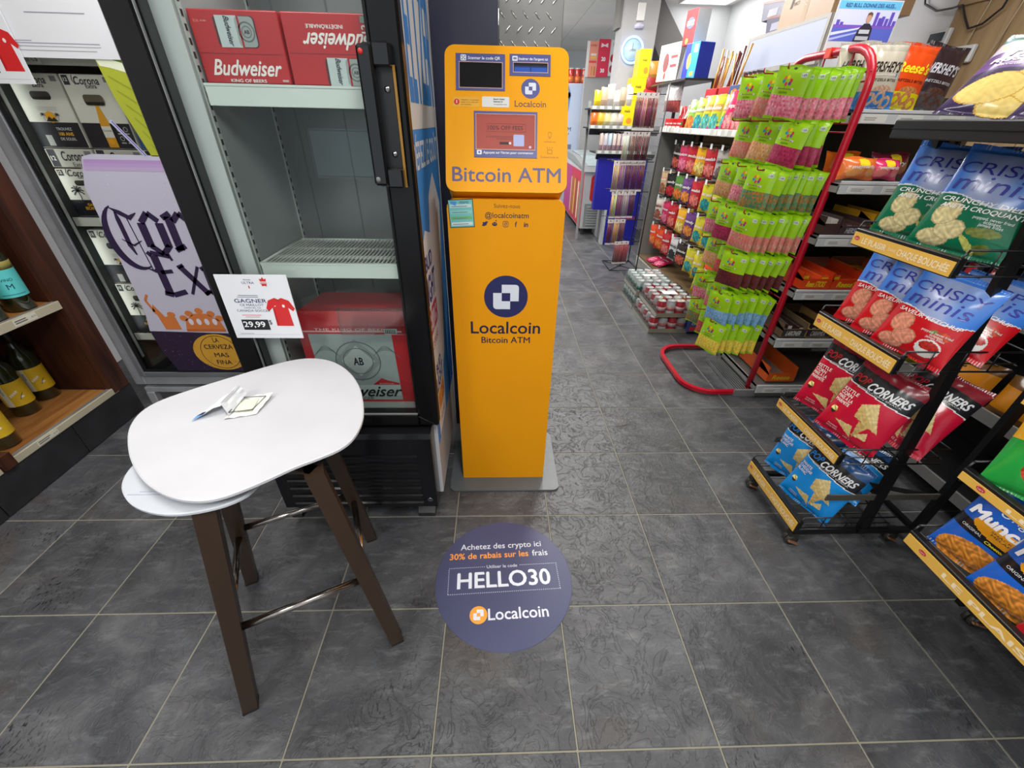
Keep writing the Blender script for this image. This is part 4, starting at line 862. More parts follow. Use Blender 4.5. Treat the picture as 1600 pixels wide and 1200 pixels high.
# ================================================================ YELLOW KIOSK (ATM)
K0 = (0.606, 1.019, 0.0)
km = thing('bitcoin_kiosk', 'yellow Bitcoin ATM kiosk standing on a grey steel plate', 'atm', K0)
YE = (250, 168, 4); YB_ = (240, 158, 4); NAVY = (36, 38, 92); PUR = (84, 88, 146)
m = WB(K0, (96, 102, 106)); m.prism(rr(0.356, 0.866, 0.938, 1.36, 0.03), 0.0, 0.010, axis='Z'); part('base_plate', m, POWDER, km, 'grey steel floor plate')
m = WB(K0, (80, 62, 44)); m.prism(rr(0.3555, 0.8665, 0.9375, 1.3605, 0.03), 0.0012, 0.004, axis='Z'); part('base_edge', m, MATTE, km, 'rusty plate edge')
X0, X1 = 0.415, 0.797
top = [(X1, 0.010), (X1, 1.215)] + [(X1-0.03+0.03*cos(t_), 1.215+0.03*sin(t_)) for t_ in (pi/8*k for k in range(1, 5))] + [(X0+0.03+0.03*cos(t_), 1.215+0.03*sin(t_)) for t_ in (pi/2+pi/8*k for k in range(0, 5))] + [(X0, 0.010)]
m = WB(K0, YB_); m.prism(top, 1.019, 1.30); part('pedestal', m, KPAINT, km)
a = WB(K0); a.M = a.M @ Matrix.Translation((0, 1.019, 0)); y = -0.0006
def logo(b, cx, cz, r, y, ring_c, sq_c):
    b.disc(cx, cz, r, r, y, ring_c, 40); s_ = r*0.39; 
    # two interlocking squares with one rounded corner each
    b.poly([(cx-s_*.5, cz+s_*.5), (cx+s_*.5, cz+s_*.5), (cx+s_*.5, cz-s_*.5), (cx+s_*1.5, cz-s_*.5)] + [(cx+s_*1.1+s_*.4*cos(t_), cz+s_*1.1+s_*.4*sin(t_)) for t_ in (0, pi/8, pi/4, 3*pi/8, pi/2)] + [(cx-s_*.5, cz+s_*1.5)], y*2, sq_c)
    b.poly([(cx+s_*.5, cz-s_*.5), (cx-s_*.5, cz-s_*.5), (cx-s_*.5, cz+s_*.5), (cx-s_*1.5, cz+s_*.5)] + [(cx-s_*1.1+s_*.4*cos(t_), cz-s_*1.1+s_*.4*sin(t_)) for t_ in (pi, 9*pi/8, 5*pi/4, 11*pi/8, 3*pi/2)] + [(cx+s_*.5, cz-s_*1.5)], y*2, sq_c)
cx = 0.608
logo(a, cx, 0.920, 0.079, y, NAVY, (226, 230, 240))
a.text('Localcoin', cx, 0.800, w=0.262, y=y, col=(34, 30, 62), bold=.012); a.text('Bitcoin ATM', cx+.001, 0.748, w=0.186, y=y, col=(34, 30, 62), bold=.01)
a.text('Suivez-nous', cx, 1.226, w=0.084, y=y, col=(120, 84, 30)); a.text('@localcoinatm', cx, 1.198, w=0.142, y=y, col=(52, 42, 60), bold=.008)
ic = (44, 40, 84)
a.poly([(.526, 1.165), (.534, 1.163), (.541, 1.167), (.545, 1.175), (.547, 1.178), (.543, 1.178), (.539, 1.179), (.536, 1.175), (.529, 1.177), (.530, 1.171)], y, ic)
a.disc(.568, 1.170, .0085, .006, y, ic, 16); a.disc(.565, 1.171, .0015, .0015, y*2, YB_, 6); a.disc(.571, 1.171, .0015, .0015, y*2, YB_, 6); a.line([(.568, 1.176), (.572, 1.181)], .0012, y, ic); a.disc(.5735, 1.181, .0018, .0018, y, ic, 8)
for q in (rr(.5955, .6125, 1.162, 1.179, .004),):
    a.line(q+[q[0]], .0016, y, ic)
a.ring(.604, 1.1705, .003, .0046, y, ic, 14); a.disc(.6085, 1.175, .0009, .0009, y, ic, 6)
a.text('f', .638, 1.1705, h=.016, y=y, col=ic, bold=.02); a.text('in', .671, 1.1705, h=.015, y=y, col=ic, bold=.03)
part('pedestal_print', a, PRINT, km)
a = WB(K0); a.M = a.M @ Matrix.Translation((0.461, 1.0186, 1.201)) @ Matrix.Rotation(radians(-3), 4, 'Y')
a.box(-.040, .040, -.0006, 0.0004, -.0425, .0425, (30, 34, 44)); a.rect(-.038, .038, -.0405, .0405, -.0009, (120, 196, 190)); 
for z_, c in ((-.036, (214, 226, 222)), (-.018, (120, 186, 120)), (.0, (150, 206, 196)), (.018, (196, 220, 216))): a.rect(-.034, .034, z_, z_+.010, -.0012, c); a.rect(-.03, .02, z_+.003, z_+.005, -.0015, (110, 130, 140))
a.poly([(-.034, .038), (-.012, .036), (-.016, .024), (-.03, .03)], -.0013, (70, 150, 214)); a.text('PERMIS', .012, .033, w=.03, y=-.0013, col=(50, 60, 90)); part('permit_sticker', a, PAPER, km, 'small teal permit sticker')
m = WB(K0, (40, 34, 30)); m.box(0.44, 0.775, 1.06, 1.27, 1.235, 1.29); part('neck', m, PLAS, km)
# head, leaning back
HM = Matrix.Translation((0.0, 1.003-1.019, 1.268)) @ Matrix.Rotation(radians(-27.28), 4, 'X')
def HB(c=(200, 200, 200)):
    b = MB(c); b.M = HM; return b
hx0, hx1, hz1 = -0.188, 0.188, 0.424
m = HB(YE); m.prism(rr(hx0, hx1, 0.0, hz1, 0.03, 6), 0.0, 0.012)
m.prism(rr(hx0+.003, hx1-.003, 0.003, hz1-.003, 0.028, 6), 0.014, 0.10)
hd = part('head_cabinet', m, KPAINT, km, 'yellow slanted control head')
m = HB((120, 80, 20)); m.prism(rr(hx0+.001, hx1-.001, 0.001, hz1-.001, 0.029, 6), 0.012, 0.014); part('front_seam', m, MATTE, hd)
def U(u): return u-0.606
def panel(nm, x0, x1, z0, z1, sx0, sx1, sz0, sz1):
    b = HB(PUR); 
    for q in ((x0, x1, sz1, z1), (x0, x1, z0, sz0), (x0, sx0, sz0, sz1), (sx1, x1, sz0, sz1)): b.box(U(q[0]), U(q[1]), -.0022, 0, q[2], q[3])
    o = part(nm, b, PLAS, hd)
    b = HB((214, 172, 150)); 
    for q in ((sx0-.002, sx1+.002, sz1, sz1+.0018), (sx0-.002, sx1+.002, sz0-.0018, sz0), (sx0-.0018, sx0, sz0, sz1), (sx1, sx1+.0018, sz0, sz1)): b.box(U(q[0]), U(q[1]), -.003, -.0022, q[2], q[3])
    part('opening_trim', b, PLAS, hd); return o
o = panel('scanner_bezel', .4515, .600, .295, .399, .4625, .591, .303, .374)
a = HB((24, 24, 26)); a.box(U(.4625), U(.591), -.0012, .0, .303, .374); part('scanner_window', a, GLOSS, hd)
a = HB(); a.rrect(U(.466), U(.483), .378, .395, .003, -.0026, (230, 232, 240)); 
for k in range(3):
    for j in range(3):
        if (k+j) % 2 == 0: a.rect(U(.469)+k*.004, U(.472)+k*.004, .381+j*.004, .384+j*.004, -.003, (50, 52, 90))
a.text('Scanner le code QR', U(.537), .3865, w=.097, y=-.0028, col=(236, 238, 244), bold=.02)
a.rrect(U(.622), U(.638), .381, .395, .002, -.0026, (230, 232, 240)); a.rect(U(.625), U(.635), .385, .391, -.003, (120, 124, 160)); a.text("Insérer de l'argent ici", U(.6855), .3875, w=.088, y=-.0028, col=(236, 238, 244), bold=.02)
a.rrect(U(.514), U(.529), .110, .123, .002, -.0026, (230, 232, 240)); a.disc(U(.5215), .1165, .003, .003, -.003, (84, 88, 146), 8); a.text("Appuyez sur l'écran pour commencer", U(.611), .1165, w=.155, y=-.0028, col=(236, 238, 244), bold=.02)
part('bezel_print', a, PRINT, hd)
o = panel('cash_bezel', .614, .738, .340, .401, .626, .729, .350, .376)
a = HB((40, 90, 190)); a.box(U(.626), U(.729), -.0006, .0, .350, .376, (16, 18, 26)); a.box(U(.628), U(.7275), -.0014, -.0006, .350, .364, (36, 84, 176)); a.box(U(.628), U(.7275), -.0014, -.0006, .364, .368, (22, 46, 110)); a.box(U(.676), U(.679), -.002, -.0014, .352, .364, (20, 40, 100)); part('note_slot', a, PLAS, hd, 'blue banknote slot')
o = panel('screen_bezel', .5055, .6995, .102, .2365, .5125, .692, .126, .227)
a = HB((176, 92, 80)); a.box(U(.5125), U(.692), -.001, .0, .126, .227, (150, 66, 58)); a.box(U(.5125), U(.692), -.0012, -.001, .221, .227, (30, 16, 18))
scr = part('screen', a, emit('screen_glow', (160, 66, 54), 0.18), hd, 'red touch screen with an offer')
a = HB(); a.line([(U(.545), .201), (U(.664), .201)], .0006, -.0016, (110, 44, 44)); a.line([(U(.545), .178), (U(.664), .178)], .0006, -.0016, (110, 44, 44)); a.line([(U(.545), .201), (U(.545), .178)], .0006, -.0016, (110, 44, 44)); a.line([(U(.664), .201), (U(.664), .178)], .0006, -.0016, (110, 44, 44))
a.text('100% OFF FEES', U(.602), .1895, w=.107, y=-.0016, col=(66, 26, 34)); a.text('on your first transaction', U(.582), .164, w=.08, y=-.0016, col=(120, 50, 50)); a.text('Scan to get your code', U(.600), .158, w=.05, y=-.0016, col=(120, 50, 50))
a.rect(U(.584), U(.616), .141, .148, -.0016, (36, 24, 34)); a.disc(U(.616), .1445, .004, .004, -.0018, (230, 210, 210), 12); a.rrect(U(.6265), U(.6595), .136, .170, .003, -.0016, (178, 186, 230)); a.disc(U(.678), .134, .004, .004, -.0016, (220, 200, 220), 12); part('screen_print', a, PRINT, hd)
a = HB(); a.rrect(U(.441), U(.522), .248, .277, .003, -.0004, (240, 176, 40)); a.disc(U(.4535), .262, .0085, .0085, -.0008, (214, 44, 48), 20); a.rect(U(.4525), U(.4545), .258, .267, -.0012, (250, 240, 240)); a.text('Attention : ne partagez', U(.494), .2685, w=.054, y=-.0008, col=(140, 90, 20)); a.text('jamais votre code avec', U(.493), .262, w=.052, y=-.0008, col=(140, 90, 20)); a.text('un inconnu', U(.482), .2555, w=.03, y=-.0008, col=(140, 90, 20)); part('warning_sticker', a, PAPER, hd)
a = HB(); a.rrect(U(.530), U(.613), .249, .279, .003, -.0004, (226, 226, 222)); a.text("Besoin d'aide?", U(.582), .272, w=.034, y=-.0008, col=(40, 40, 50), bold=.02); a.text('Scannez ici', U(.579), .265, w=.028, y=-.0008, col=(40, 40, 50), bold=.02); a.text('ou appelez-nous', U(.586), .2575, w=.040, y=-.0008, col=(90, 90, 96)); part('help_sticker', a, PAPER, hd, 'small white help sticker')
a = HB(); logo(a, U(.678), .3045, .0285, -.0004, PUR, (222, 226, 238)); a.text('Localcoin', U(.678), .261, w=.096, y=-.0004, col=(96, 78, 78), bold=.006)
a.ring(U(.739), .175, .0045, .006, -.0004, (170, 104, 30), 16, -.3, pi+.3); a.line([(U(.7335), .172), (U(.739), .161), (U(.7445), .172)], .0014, -.0004, (170, 104, 30)); a.text('Localisez-nous', U(.739), .1525, w=.036, y=-.0004, col=(170, 104, 30))
a.line([(U(.732), .117), (U(.732), .128), (U(.746), .128), (U(.746), .117), (U(.732), .117)], .0013, -.0004, (150, 92, 30)); [a.line([(U(.739)+.006*q, .131), (U(.739)+.009*q, .136)], .0012, -.0004, (150, 92, 30)) for q in (-1, 0, 1)]; a.text('Évaluez-nous ici', U(.739), .107, w=.055, y=-.0004, col=(160, 98, 30))
a.text('Bitcoin ATM', U(.606), .0525, h=.043, w=.337, y=-.0004, col=(96, 88, 130), bold=.01); part('head_print', a, PRINT, hd)

# ================================================================ FLOOR DECAL
t = thing('floor_decal', 'round navy blue floor sticker on the tiles in front of the kiosk', 'sticker', (0.602, 0.507, 0.0), radians(2.6))
t.rotation_euler = (radians(-90), 0, radians(2.6))
# local frame: x across, z "up" the text, -y is up from the floor
a = MB(); DC = (72, 75, 108); n = 72
vs = [(0.2555*cos(2*pi*k/n), -0.0011, 0.2555*sin(2*pi*k/n)) for k in range(n)] + [(0.2565*cos(2*pi*k/n), -0.0001, 0.2565*sin(2*pi*k/n)) for k in range(n)]
a.add(vs, [tuple(range(n))] + [(k, n+k, n+(k+1) % n, (k+1) % n) for k in range(n)], DC); part('vinyl_disc', a, surf('floor_vinyl', 0.42, var=0.06, vscale=7, bump=0.1, bscale=80), t)
a = MB(); y = -0.0015; WW = (222, 224, 234)
a.text('Achetez des crypto ici', -0.003, 0.143, w=.325, y=y, col=WW, bold=.008)
a.text('30% de rabais sur les', -0.052, 0.102, w=.312, y=y, col=(246, 158, 66), bold=.02); a.text('frais', .150, 0.102, w=.062, y=y, col=WW, bold=.008)
a.text('Utiliser le code', -0.004, 0.052, w=.118, y=y, col=WW)
a.text('HELLO30', 0.001, 0.000, w=.352, y=y, col=(226, 230, 240), bold=.02)
for k in range(54):
    x_ = -0.207+k*0.00777
    if not (-0.074 < x_ < 0.064): a.rect(x_, x_+.004, .0510, .0535, y, (190, 194, 214))
    a.rect(x_, x_+.004, -.0525, -.050, y, (190, 194, 214))
for k in range(13):
    z_ = -0.05+k*.0078
    for x_ in (-.2085, .206): a.rect(x_, x_+.0025, z_, z_+.004, y, (190, 194, 214))
logo(a, -.096, -.130, .031, y, (246, 164, 60), (226, 228, 238)); a.text('Localcoin', .044, -.130, w=.213, y=y, col=WW, bold=.014)
part('decal_print', a, PRINT, t)

# ================================================================ COLUMN BEHIND THE KIOSK
m = MB((34, 34, 62)); m.box(0.345, 0.580, 1.45, 1.95, 0, CEIL); struct('wall_column', m, ENAMEL)
DP = (0.692, 1.46, 0.0)
t = thing('tread_plate', 'diamond tread metal plate cladding the column behind the kiosk', 'metal plate', DP)
a = WB(DP, (128, 128, 126)); a.box(0.581, 0.802, 1.46, 1.95, 0.0, CEIL, bev=0.002); part('plate_sheet', a, STEEL, t)
a = WB(DP, (170, 168, 162)); r_ = 0
for j in range(0, 40):
    for i in range(6):
        cx_ = 0.592+i*0.040+(0.02 if j % 2 else 0); cz_ = 1.22+j*0.0385
        if cx_ > 0.79 or cz_ > 2.7: continue
        s_ = 1 if (j % 2) else -1; dx, dz = 0.011*s_, 0.013
        vs = []
        for (u, w_, h_) in ((-1, 0, 0), (-.5, .3, 0), (.5, .3, 0), (1, 0, 0), (.5, -.3, 0), (-.5, -.3, 0), (-.45, 0, .003), (.45, 0, .003)):
            vs.append((cx_+dx*u-dz*w_*0.5*s_, 1.4598-h_, cz_+dz*u+dx*w_*0.5*s_))
        a.add(vs, [(0, 1, 6), (1, 2, 7, 6), (2, 3, 7), (3, 4, 7), (4, 5, 6, 7), (5, 0, 6)], smooth=True)
part('treads', a, CHROME, t, 'raised diamond treads', stuff=True)

# ================================================================ BAGS
def bag_fn(w, h, t, seed=0, amp=1.0):
    rnd = random.Random(seed); ph = [rnd.uniform(0, 6.28) for _ in range(6)]
    def F(x, z):
        u = min(max(x/w+0.5, 0), 1); v = min(max(z/h, 0), 1)
        e = abs(2*u-1); q = (v-0.045)/0.91
        if q <= 0 or q >= 1: return 0.0012*sin(x*900)
        f = max(0.0, 1-e**2.6)**0.75 * sin(pi*q)**0.5
        wr = (0.05*sin(9*u+5*v+ph[0])*sin(pi*q)+0.035*sin(21*u-13*v+ph[1])*(abs(2*v-1)**1.5)+0.03*sin(34*u+8*v+ph[2])*(abs(2*v-1)**2)) * amp
        return t*0.5*(f+wr*(1-e**4))
    return F
def make_bag(name, w, h, t, paint, nx=34, ny=44, seed=0, back=(150, 150, 155), amp=1.0):
    F = bag_fn(w, h, t, seed, amp); b = MB(); vs = []
    def X(u, v): return (u-0.5)*w*(1-0.05*sin(pi*v)**0.6)
    for j in range(ny+1):
        for i in range(nx+1):
            u, v = i/nx, j/ny; zz = v*h + (0.004*sin(u*7+seed) if v in (0, 1) else 0); x = X(u, v); vs.append((x, -F((u-.5)*w, v*h)-0.0006, zz))
    n0 = len(vs); mx, my = max(6, nx//3), max(8, ny//3)
    for j in range(my+1):
        for i in range(mx+1):
            u, v = i/mx, j/my; vs.append((X(u, v), F((u-.5)*w, v*h)*0.9+0.0006, v*h+(0.004*sin(u*7+seed) if v in (0, 1) else 0)))
    b.add(vs, []); 
    for j in range(ny):
        for i in range(nx):
            a = j*(nx+1)+i; b.f.append((a, a+1, a+nx+2, a+nx+1)); b.c.append(lin(paint((i+.5)/nx, (j+.5)/ny))); b.sm.append(True)
    cb = lin(back)
    for j in range(my):
        for i in range(mx):
            a = n0+j*(mx+1)+i; b.f.append((a, a+mx+1, a+mx+2, a+1)); b.c.append(cb); b.sm.append(True)
    return b.mesh(name), (lambda x, z: -F(x, z)-0.0006)
def hsh(u, v): s_ = sin(u*127.1+v*311.7)*43758.5; return s_-math.floor(s_)
def mixc(a, b, t): t = min(max(t, 0), 1); return tuple(a[k]*(1-t)+b[k]*t for k in range(3))
def ell(u, v, cu, cv, ru, rv, rot=0):
    du, dv = u-cu, v-cv; a = du*cos(rot)+dv*sin(rot); b_ = -du*sin(rot)+dv*cos(rot); return (a/ru)**2+(b_/rv)**2
def tri(u, v, pts):
    s_ = []
    for k in range(3):
        (x0, y0), (x1, y1) = pts[k], pts[(k+1) % 3]; s_.append((x1-x0)*(v-y0)-(y1-y0)*(u-x0))
    return all(q >= 0 for q in s_) or all(q <= 0 for q in s_)
def snack(c, u, v, k=0.12):
    n = 0.5+0.25*sin(u*53+4*sin(v*37))+0.25*sin(v*71+3*sin(u*41+v*23)); return tuple(min(255, max(0, q*(1-k+2*k*n))) for q in c)
def crispy(bot, cake, side):
    def f(u, v):
        edge = 0.52+0.035*cos(2*pi*(u-.15))
        if v > edge:
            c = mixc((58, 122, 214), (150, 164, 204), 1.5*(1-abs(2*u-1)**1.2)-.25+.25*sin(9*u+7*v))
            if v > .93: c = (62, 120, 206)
            return c
        if v > edge-.012: return (214, 220, 226)
        for (cu, cv, ru, rv, rt) in ((.24, .36, .15, .115, .3), (.37, .22, .16, .10, .1), (.25, .12, .18, .085, 0)):
            q = ell(u, v, cu, cv, ru, rv, rt)
            if q < 1: return snack(cake, u, v) if q < .82 else tuple(x*.82 for x in cake)
        if side == 'pickle':
            for (cu, cv, ru, rv, rt, c) in ((.70, .25, .17, .045, .05, (112, 122, 52)), (.62, .12, .13, .032, -.6, (186, 186, 96)), (.76, .10, .10, .05, .2, (92, 104, 44))):
                if ell(u, v, cu, cv, ru, rv, rt) < 1: return snack(c, u, v)
        else:
            q = ell(u, v, .72, .19, .155, .105)
            if q < 1:
                if v > .17 and ell(u, v, .72, .22, .12, .055) < 1: return snack((176, 40, 30), u, v, .2)
                return (222, 218, 214)
            if ell(u, v, .78, .36, .1, .05) < 1: return snack((190, 70, 40), u, v, .2)
            if ell(u, v, .66, .38, .05, .02, .4) < 1: return (96, 130, 50)
        return bot
    return f
def crispy_print(warp, w, h, t1, t2, col1):
    a = MB(); y = -0.0008; IN = (58, 62, 156)
    a.text('CRISPY', 0.0, h*.80, w=w*.86, h=h*.105, y=y, col=IN, warp=warp); a.text('minis', 0.0, h*.665, w=w*.74, h=h*.15, y=y, col=IN, shear=.15, warp=warp)
    a.text(t1, w*.0, h*.495, w=w*.78, h=h*.042, y=y, col=col1, shear=.2, bold=.02, warp=warp)
    if t2: a.text(t2, w*.04, h*.435, w=w*.8, h=h*.042, y=y, col=col1, shear=.2, bold=.02, warp=warp)
    a.text('popped, never fried', w*.2, h*.375, w=w*.36, y=y, col=(226, 236, 230), warp=warp); a.text('éclatées,', w*.22, h*.345, w=w*.16, y=y, col=(226, 236, 230), warp=warp); a.text('jamais frites', w*.22, h*.318, w=w*.22, y=y, col=(226, 236, 230), warp=warp)
    return a
def popc(base, top):
    def f(u, v):
        s_ = v+0.06*(u-.5)
        if s_ > .86: return top
        if s_ > .66: return (26, 26, 30)
        if abs(s_-.655) < .006: return (226, 226, 226)
        for pts, c in (([(.42, .52), (.62, .62), (.86, .30)], (218, 196, 136)), ([(.42, .52), (.45, .36), (.86, .30)], (206, 178, 112)), ([(.55, .34), (.72, .33), (.60, .12)], (198, 166, 100)), ([(.24, .22), (.52, .24), (.58, .10)], (214, 188, 124)), ([(.56, .14), (.76, .26), (.80, .16)], (222, 200, 140))):
            if tri(u, v, pts): return snack(c, u, v, .09)
        if ell(u, v, .13, .30, .055, .05) < 1: return snack((226, 206, 130), u, v, .3) if v > .29 else (60, 40, 30)
        return base
    return f
def popc_print(warp, w, h, lines, dim):
    a = MB(); y = -0.0008
    a.text('POP', -w*.31, h*.765, w=w*.24, h=h*.082, y=y, col=dim, shear=.25, bold=.03, warp=warp); a.text('CORNERS', w*.12, h*.742, w=w*.60, h=h*.09, y=y, col=(222, 222, 224), shear=.25, bold=.035, warp=warp)
    a.text('POPPED-CORN SNACK', 0, h*.68, w=w*.7, h=h*.018, y=y, col=(210, 210, 210), warp=warp)
    for k, (s_, ww) in enumerate(lines): a.text(s_, -w*.5+w*.06+ww*w/2, h*(.585-.052*k), w=ww*w, h=h*.04, y=y, col=(244, 236, 232), bold=.02, warp=warp)
    a.text('POPPED', -w*.22, h*.12, w=w*.16, h=h*.02, y=y, col=(240, 210, 210), warp=warp); a.text('NEVER FRIED', -w*.22, h*.09, w=w*.18, h=h*.018, y=y, col=(240, 210, 210), warp=warp); a.text('142 g', w*.05, h*.07, w=w*.1, y=y, col=(240, 210, 210), warp=warp)
    return a
BAGS = {}
def bag_proto(key, w, h, t, paint, printer, nx=84, ny=104, seed=1, back=(160, 160, 166)):
    me, wf = make_bag('bag_'+key, w, h, t, paint, nx, ny, seed, back); me.materials.append(FILM)
    pm = None
    if printer:
        a = printer(wf, w, h); pm = a.mesh('print_'+key); pm.materials.append(FILM)
    BAGS[key] = (me, pm)
def bag(key, name, label, cat, loc, rz=-pi/2, rx=0.0, ry=0.0, group=None):
    me, pm = BAGS[key]
    t = thing(name, label, cat, loc, rz, group, rx, ry)
    part('bag_body', me, FILM, t)
    if pm: part('bag_print', pm, FILM, t)
    return t
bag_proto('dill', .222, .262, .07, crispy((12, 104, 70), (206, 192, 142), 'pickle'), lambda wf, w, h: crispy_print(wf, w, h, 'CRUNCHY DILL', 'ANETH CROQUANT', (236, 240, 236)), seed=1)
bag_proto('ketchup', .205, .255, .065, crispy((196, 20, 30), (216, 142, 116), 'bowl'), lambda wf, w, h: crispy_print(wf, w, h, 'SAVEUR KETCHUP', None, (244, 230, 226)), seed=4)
bag_proto('kettle', .215, .30, .07, popc((196, 18, 52), (124, 22, 36)), lambda wf, w, h: popc_print(wf, w, h, [('KETTLE', .25), ('CORN', .2), ('MAÏS À LA', .25), ('MARMITE', .24)], (150, 24, 40)), seed=6)
bag_proto('cheddar', .215, .29, .07, popc((20, 138, 216), (24, 70, 120)), lambda wf, w, h: popc_print(wf, w, h, [('WHITE', .22), ('CHEDDAR', .27), ('BLANC', .2)], (30, 110, 180)), seed=9)
def ruff(u, v):
    if v > .86: return (96, 140, 136)
    if v > .68: return snack((240, 228, 168), u, v, .05) if ell(u, v, .5, .78, .46, .12) < 1 else (214, 204, 222)
    if v > .44: return (214, 206, 190) if abs((v-.6)-.06*sin(5*u)) < .0 else (112, 74, 140)
    for (cu, cv, ru, rv, rt) in ((.30, .24, .27, .15, .15), (.66, .28, .28, .16, -.3), (.5, .10, .2, .09, .1), (.84, .12, .16, .1, .5)):
        q = ell(u, v, cu, cv, ru, rv, rt)
        if q < 1: return snack((240, 212, 126), u, v, .04) if q < .86 else (214, 170, 80)
    return (62, 48, 84)
def ruff_print(wf, w, h):
    a = MB(); y = -.0008; CR = (244, 232, 186)
    a.text('Thermal', -w*.02, h*.625, w=w*.62, h=h*.06, y=y, col=CR, shear=.3, bold=.03, warp=wf); a.text('RUSTIQUETTE', w*.02, h*.545, w=w*.8, h=h*.05, y=y, col=CR, shear=.2, bold=.03, warp=wf); a.text('saveur trois fromages', 0, h*.48, w=w*.6, h=h*.022, y=y, col=(226, 214, 230), warp=wf)
    return a
bag_proto('rustic', .26, .27, .08, ruff, ruff_print, seed=12)
def hers(body, accent, foot, pr):
    def f(u, v):
        if v > .86: return tuple(x*.9 for x in body)
        if v < .26:
            for (cu, cv) in ((.35, .14), (.6, .17), (.8, .1)):
                q = ell(u, v, cu, cv, .13, .10, .3)
                if .25 < q < 1: return snack(pr, u, v, .12)
            return foot
        if v < .36 and ell(u, v, .6, .27, .25, .08) < 1: return snack(pr, u, v, .15)
        return body
    return f
def hers_print(big, c1, l2, c2, l3, c3, sh=.28):
    def p(wf, w, h):
        a = MB(); y = -.0008
        a.text(big, 0, h*.62, w=w*.78, h=h*.15, y=y, col=c1, shear=sh, bold=.03, warp=wf)
        if l2: a.rect(-w*.36, w*.34, h*.475, h*.52, y, c2, warp=wf); a.text(l2, 0, h*.498, w=w*.62, h=h*.022, y=y*2, col=(230, 232, 236), bold=.02, warp=wf)
        a.text(l3, 0, h*.425, w=w*.7, h=h*.038, y=y, col=c3, shear=.1, bold=.02, warp=wf)
        return a
    return p
bag_proto('creme', .17, .25, .06, hers((198, 190, 172), 0, (40, 118, 190), (196, 160, 136)), hers_print("HERSHEY'S", (44, 30, 30), "COOKIES 'N' CREME", (70, 120, 190), 'PRETZELS BITES', (50, 36, 34)), seed=3)
bag_proto('peanut', .17, .25, .06, hers((232, 76, 20), 0, (222, 206, 10), (196, 128, 76)), hers_print("Reese's", (246, 226, 40), None, 0, 'PRETZELS BITES', (70, 24, 20)), seed=5)
bag_proto('dark', .17, .25, .06, hers((48, 32, 38), 0, (80, 76, 80), (90, 60, 50)), hers_print("HERSHEY'S", (196, 196, 204), None, 0, 'PRETZELS BITES', (200, 200, 206)), seed=7)
def munch(u, v):
    if v > .62: return (26, 92, 190)
    if v > .38:
        if ell(u, v, .52, .54, .36, .09) < 1: return (234, 158, 30)
        if v < .52: return (24, 26, 34)
        return (26, 92, 190)
    if v < .34 and ell(u, v, .5, .12, .44, .22) < 1: return snack((206, 132, 50), u, v, .25)
    return (30, 96, 196)
def munch_print(wf, w, h):
    a = MB(); y = -.0008
    a.text('Original', 0, h*.76, w=w*.42, y=y, col=(226, 232, 244), warp=wf, arc=-.004); a.text('Munchies', 0, h*.635, w=w*.84, h=h*.115, y=y, col=(244, 244, 246), shear=.12, bold=.045, warp=wf)
    a.text('SNACK MIX', w*.04, h*.545, w=w*.34, h=h*.022, y=y, col=(60, 50, 60), warp=wf); a.text('MÉLANGE', w*.04, h*.515, w=w*.3, h=h*.022, y=y, col=(60, 50, 60), warp=wf)
    a.text('ORIGINAL', -w*.26, h*.44, w=w*.22, y=y, col=(226, 226, 226), warp=wf); a.text('Cheetos', w*.0, h*.42, w=w*.2, h=h*.03, y=y, col=(246, 220, 40), shear=.2, bold=.03, warp=wf); a.text('SunChips', w*.24, h*.425, w=w*.16, y=y, col=(226, 210, 160), warp=wf)
    return a
bag_proto('munch', .215, .25, .07, munch, munch_print, seed=15)
def frito(u, v):
    if v > .42: return (232, 176, 66) if ell(u, v, .5, .66, .5, .24) > .9 else (214, 158, 56)
    if v > .15: return (176, 20, 30)
    return snack((200, 120, 60), u, v, .2) if ell(u, v, .5, .04, .4, .1) < 1 else (176, 20, 30)
def frito_print(wf, w, h):
    a = MB(); y = -.0008
    a.poly([(-w*.38, h*.50), (w*.34, h*.56), (w*.38, h*.74), (-w*.34, h*.68)], y, (176, 24, 34), warp=wf); a.text('Fritos', 0, h*.62, w=w*.7, h=h*.15, y=y*2, col=(240, 240, 244), shear=.2, bold=.05, warp=wf); a.text('BAR-B-Q', 0, h*.34, w=w*.6, h=h*.07, y=y, col=(236, 214, 206), bold=.02, warp=wf)
    return a
bag_proto('frito', .21, .25, .07, frito, frito_print, seed=17)
def corn(u, v):
    if v > .55: return (240, 176, 24) if ell(u, v, .45, .7, .3, .1) > 1 else (40, 34, 30)
    if ell(u, v, .55, .3, .3, .18) < 1: return snack((176, 60, 40), u, v, .25)
    return (34, 150, 60)
bag_proto('corn', .20, .24, .07, corn, lambda wf, w, h: MB().text('Crunchy', 0, h*.71, w=w*.6, h=h*.08, y=-.0008, col=(240, 200, 40), shear=.2, bold=.03, warp=wf), seed=19)

OD_ = ['first', 'second', 'third', 'fourth', 'fifth', 'sixth']; RW_ = ['lowest', 'second', 'third', 'top']
